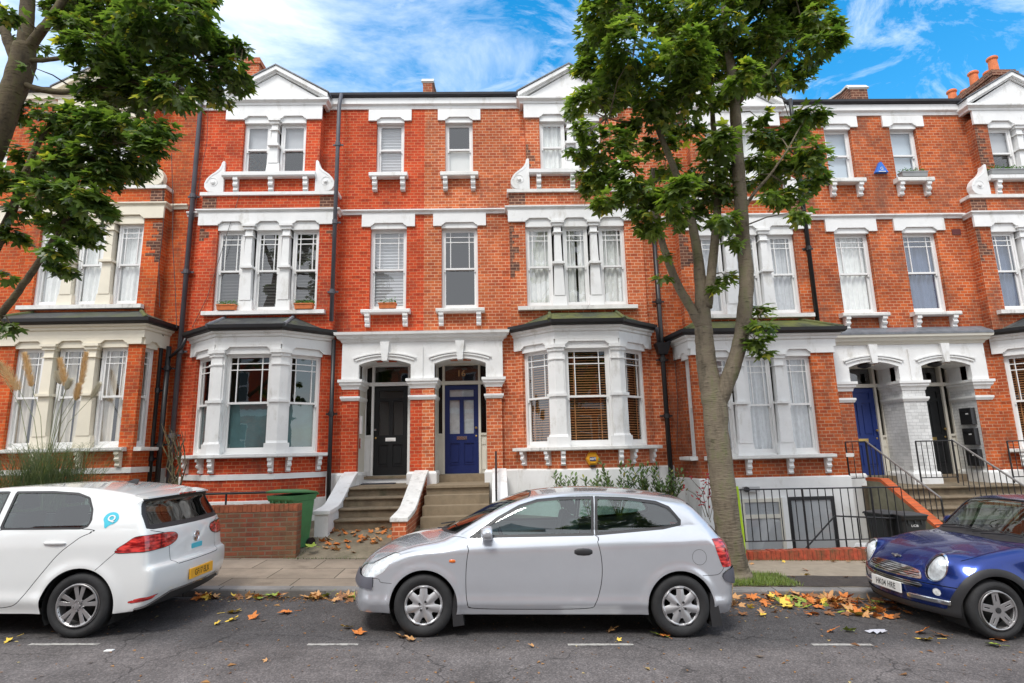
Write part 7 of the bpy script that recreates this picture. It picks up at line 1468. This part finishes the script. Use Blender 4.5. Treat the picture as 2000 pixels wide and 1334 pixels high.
# grass and weeds in the tree pit (nobody could count it)
def grass():
    rng = random.Random(3); mb = MB()
    for k in range(5200):
        x = rng.gauss(3.55, .38); y = rng.uniform(8.27, 9.0)
        if not 2.7 < x < 4.15: continue
        z = pave_z(x, y)+.01; h = rng.uniform(.02, .075); a = rng.uniform(0, 6.28); d = Vector((math.cos(a), math.sin(a), 0)); s = d.cross(Vector((0, 0, 1)))*.0035; p = Vector((x, y, z)); mb.quad(tuple(p-s), tuple(p+s), tuple(p+d*h*.6+Vector((0, 0, h))))
    tag(mb.build('grass', leafmat('grass_blades', (.10, .15, .03), (.24, .32, .06), (.42, .36, .14), trans=.25)), kind='stuff')
    mb = MB()
    for k in range(1500):
        u = rng.random(); x, y = (rng.uniform(-3.6, 3.9), 10.0) if u < .5 else ((rng.uniform(3.9, 7), 9.97) if u < .85 else (rng.choice([-3.3, -1.56, -1.84]), rng.uniform(10, 11.4)))
        z = pave_z(x, min(y, 10)) if y <= 10.01 else garden_z(x, y); p = Vector((x+rng.gauss(0, .02), y+rng.gauss(0, .015), z)); h = rng.uniform(.01, .04); a = rng.uniform(0, 6.28); d = Vector((math.cos(a), math.sin(a), 0)); s = d.cross(Vector((0, 0, 1)))*.004; mb.quad(tuple(p-s), tuple(p+s), tuple(p+d*h*.6+Vector((0, 0, h))))
    tag(mb.build('moss_weeds', leafmat('weed_blades', (.05, .09, .02), (.14, .18, .05), None, trans=.2)), kind='stuff')
grass()
# ---- fallen leaves: every one is an object
FCOL = {'orange': ((.62, .20, .04), (.42, .11, .03)), 'yellow': ((.80, .56, .08), (.62, .38, .05)), 'green': ((.26, .34, .05), (.40, .40, .08)), 'brown': ((.26, .11, .04), (.17, .07, .03)), 'tan': ((.56, .30, .12), (.38, .19, .08))}
def fleafmat(k):
    m = plain(k+'_fallen_leaf', FCOL[k][0], .6, var=.3, vscale=30, dirt=FCOL[k][1], dth=.56, dscale=14, coord='Obj'); return m
FM = {k: fleafmat(k) for k in FCOL}
LMESH = {}
rng = random.Random(17)
for k in FCOL:
    for v in range(5):
        mb = MB(); n = len(MO)
        th = lambda: 0
        # two-sided thin leaf with lobes, curled edges
        cu = rng.uniform(.15, .9); tw = rng.uniform(-.35, .35); P = []
        for x, y in MO: P.append((x-.38, y, .05+cu*(y*y)*.55+cu*.35*(x-.38)**2+tw*y*(x-.38)+rng.uniform(-.03, .05)))
        c = len(mb.v); mb.v.append((0, 0, .03)); mb.v += P; mb.v += [(x*.5, y*.5, .035+(z-.05)*.35+rng.uniform(-.01, .02)) for x, y, z in P]
        for i in range(n): j = (i+1) % n; mb.f.append((c, c+1+n+i, c+1+n+j)); mb.f.append((c+1+n+i, c+1+i, c+1+j, c+1+n+j))
        mb.tube([(-.36, 0, .04), (-.55, .03, .03), (-.75, .02, .01)], .012, 4)
        me_ob = mb.build('fallen_leaf', FM[k], recalc=False); LMESH[k, v] = me_ob.data; bpy.data.objects.remove(me_ob)
def drop(x, y, z, size, k, label, group, flat=.35):
    ob = bpy.data.objects.new('fallen_leaf', LMESH[k, rng.randrange(5)]); COL.objects.link(ob); ob.location = (x, y, z); ob.rotation_euler = (rng.gauss(0, flat), rng.gauss(0, flat), rng.uniform(0, 6.28)); ob.scale = (size, size, size); tag(ob, label, 'leaf', group); ORG[ob.name] = Vector((x, y, z))
CN = {'orange': 'orange', 'yellow': 'yellow', 'green': 'yellow green', 'brown': 'brown', 'tan': 'pale brown'}
def pick(ws): r = rng.random()*sum(ws.values()); 
def choose(ws):
    r = rng.random()*sum(ws.values())
    for k, v in ws.items():
        r -= v
        if r <= 0: return k
    return k
# drift in the gutter right of the silver car
for i in range(130):
    x = rng.triangular(2.8, 5.1, 4.2); y = 8.08-abs(rng.gauss(0, .34))-(.25 if x > 4 else 0)*rng.random(); k = choose({'orange': 5, 'tan': 4, 'brown': 3, 'yellow': 1.5, 'green': 1.2}); drop(x, y, road_z(x, y)+.012+rng.uniform(0, .05)*(y > 7.7), rng.uniform(.11, .21), k, f'{CN[k]} fallen leaf in the drift along the kerb left of the blue car', f'{CN[k]} leaves in the kerb drift by the blue car', .45)
for i in range(55):
    x = rng.uniform(-3.9, -1.3); y = 8.07-abs(rng.gauss(0, .10)); k = choose({'orange': 3, 'tan': 4, 'brown': 3, 'yellow': 1.4, 'green': 2}); drop(x, y, road_z(x, y)+.012+rng.uniform(0, .03), rng.uniform(.10, .20), k, f'{CN[k]} fallen leaf in the gutter between the white and the silver car', f'{CN[k]} leaves in the gutter between two cars', .4)
for i in range(48):
    x = rng.uniform(-3.2, -1.95); y = rng.choice([rng.uniform(11.0, 11.38), rng.uniform(10.2, 11.2), rng.uniform(10.6, 11.1)]); k = choose({'orange': 6, 'tan': 3, 'brown': 2}); drop(x, y, garden_z(x, y)+.012, rng.uniform(.12, .20), k, f'{CN[k]} fallen leaf on the path before the steps to the black door', f'{CN[k]} leaves on the path by the black door steps', .35)
for i in range(26):
    x = rng.uniform(3.3, 7.0); y = rng.choice([9.85, rng.uniform(8.9, 9.9), rng.uniform(8.4, 9.2)]); k = choose({'orange': 3, 'tan': 5, 'brown': 2, 'yellow': 2}); drop(x, y, pave_z(x, y)+.016, rng.uniform(.08, .13), k, f'{CN[k]} fallen leaf on the pavement in front of the iron railing', f'{CN[k]} leaves on the pavement by the railing', .25)
for (px, py, k, s, lab) in ((452, 1197, 'yellow', .19, 'large yellow leaf, top of the four lying on the road behind the white car'), (494, 1207, 'orange', .14, 'orange leaf beside the large yellow one on the road behind the white car'), (455, 1211, 'yellow', .14, 'yellow leaf just below the large yellow one on the road'), (423, 1218, 'yellow', .10, 'small dull yellow leaf, leftmost of the four behind the white car'), (562, 1196, 'orange', .17, 'single orange leaf alone in the parking bay between the cars'),
    (20, 1250, 'yellow', .12, 'yellow and orange leaf below the front door of the white car'), (678, 1225, 'yellow', .13, 'yellow leaf above the orange one near the silver front wheel'), (700, 1238, 'orange', .15, 'orange leaf near the silver front wheel'), (785, 1245, 'tan', .15, 'pale curled leaf at the foot of the silver front wheel'), (805, 1250, 'tan', .13, 'straw coloured leaf touching the silver front tyre'), (1192, 1233, 'tan', .15, 'brown curled leaf under the door of the silver car'), (1285, 1240, 'green', .16, 'green leaf curled up against the silver rear wheel'), (1300, 1243, 'orange', .13, 'orange leaf leaning on the silver rear tyre'),
    (1448, 1200, 'brown', .13, 'brown leaf on the road behind the rear bumper'), (1490, 1202, 'yellow', .10, 'small yellow green leaf alone on the road right of the silver car'), (1625, 1232, 'orange', .13, 'orange leaf of the pair on the open road left of the blue car'), (1655, 1232, 'green', .14, 'long yellowish leaf beside the orange one on the open road'), (1668, 1200, 'yellow', .20, 'largest golden leaf at the front edge of the drift'), (1800, 1235, 'orange', .17, 'orange leaf of the trio in front of the blue wheel'), (1835, 1240, 'brown', .15, 'brown leaf of the trio in front of the blue wheel'), (1815, 1250, 'yellow', .17, 'yellow leaf of the trio in front of the blue wheel'), (1950, 1250, 'orange', .14, 'orange leaf below the blue front tyre'), (1945, 1260, 'green', .15, 'green leaf lying nearest to the blue front tyre'), (1690, 1202, 'tan', .15, 'tan leaf next to the golden one'), (610, 1068, 'green', .2, 'bright green leaf at the foot of the green bin'), (1040, 1262, 'tan', .07, 'tiny tan leaf left of the middle bay marking'), (520, 1290, 'tan', .05, 'tiny leaf scrap on the open road at the bottom left'), (1208, 1250, 'yellow', .06, 'tiny yellow leaf on the end of the middle bay marking')):
    p = at(px, py, 7); 
    for _ in range(6):
        zz = road_z(p.x, p.y)+.012 if py > 1150 else garden_z(p.x, min(10.8, p.y)); rv = CM @ np.array([(px-CX)/FPX, (CY-py)/FPX, 1.0]); p = Vector(CAMP)+Vector(rv*((zz-1.9)/rv[2]))
    drop(p.x, p.y, zz, s*1.25, k, lab, None, .3)
# crumbs of leaves and grit
mb = MB()
for i in range(2600):
    u = rng.random()
    if u < .45: x = rng.uniform(2.6, 5.6); y = 8.09-abs(rng.gauss(0, .35))
    elif u < .7: x = rng.uniform(-4, -1.2); y = 8.09-abs(rng.gauss(0, .13))
    else: x = rng.uniform(-5, 6); y = rng.uniform(5.0, 8.05)
    s = rng.uniform(.006, .022)*(2.2 if rng.random() < .06 else 1); z = road_z(x, y)+.004; a = rng.uniform(0, 6.28); c, sn = math.cos(a)*s, math.sin(a)*s; mb.quad((x-c, y-sn, z), (x+sn, y-c, z+s*.3), (x+c, y+sn, z+s*.2))
tag(mb.build('leaf_litter', leafmat('litter', (.16, .07, .03), (.40, .20, .07), (.55, .45, .20), trans=.1), recalc=False), kind='stuff')
# litter
mb = MB(); p = at(1712, 1238, 6.6); q = Vector((p.x, 6.6, road_z(p.x, 6.6)+.01)); rn = random.Random(2)
for i in range(14): a = i/14*6.28; b = (i+1)/14*6.28; r1, r2 = .10+.03*math.sin(i*2), .10+.03*math.sin((i+1)*2); mb.quad(tuple(q+Vector((0, 0, .03))), tuple(q+Vector((r1*math.cos(a), r1*.45*math.sin(a), .02*(i % 2)))), tuple(q+Vector((r2*math.cos(b), r2*.45*math.sin(b), .02*((i+1) % 2)))))
tag(mb.build('plastic_wrapper', plain('wrapper', (.50, .50, .55), .25)), 'crumpled clear plastic wrapper on the road in front of the blue car', 'litter')
mb = MB(); p = at(210, 1268, 6.0); mb.box(p.x-.04, p.x+.04, 6.0, 6.05, road_z(p.x, 6), road_z(p.x, 6)+.012); tag(mb.build('paper_scrap', WHITE2, bevel=.004), 'white paper scrap on the road below the rear wheel of the white car', 'litter')
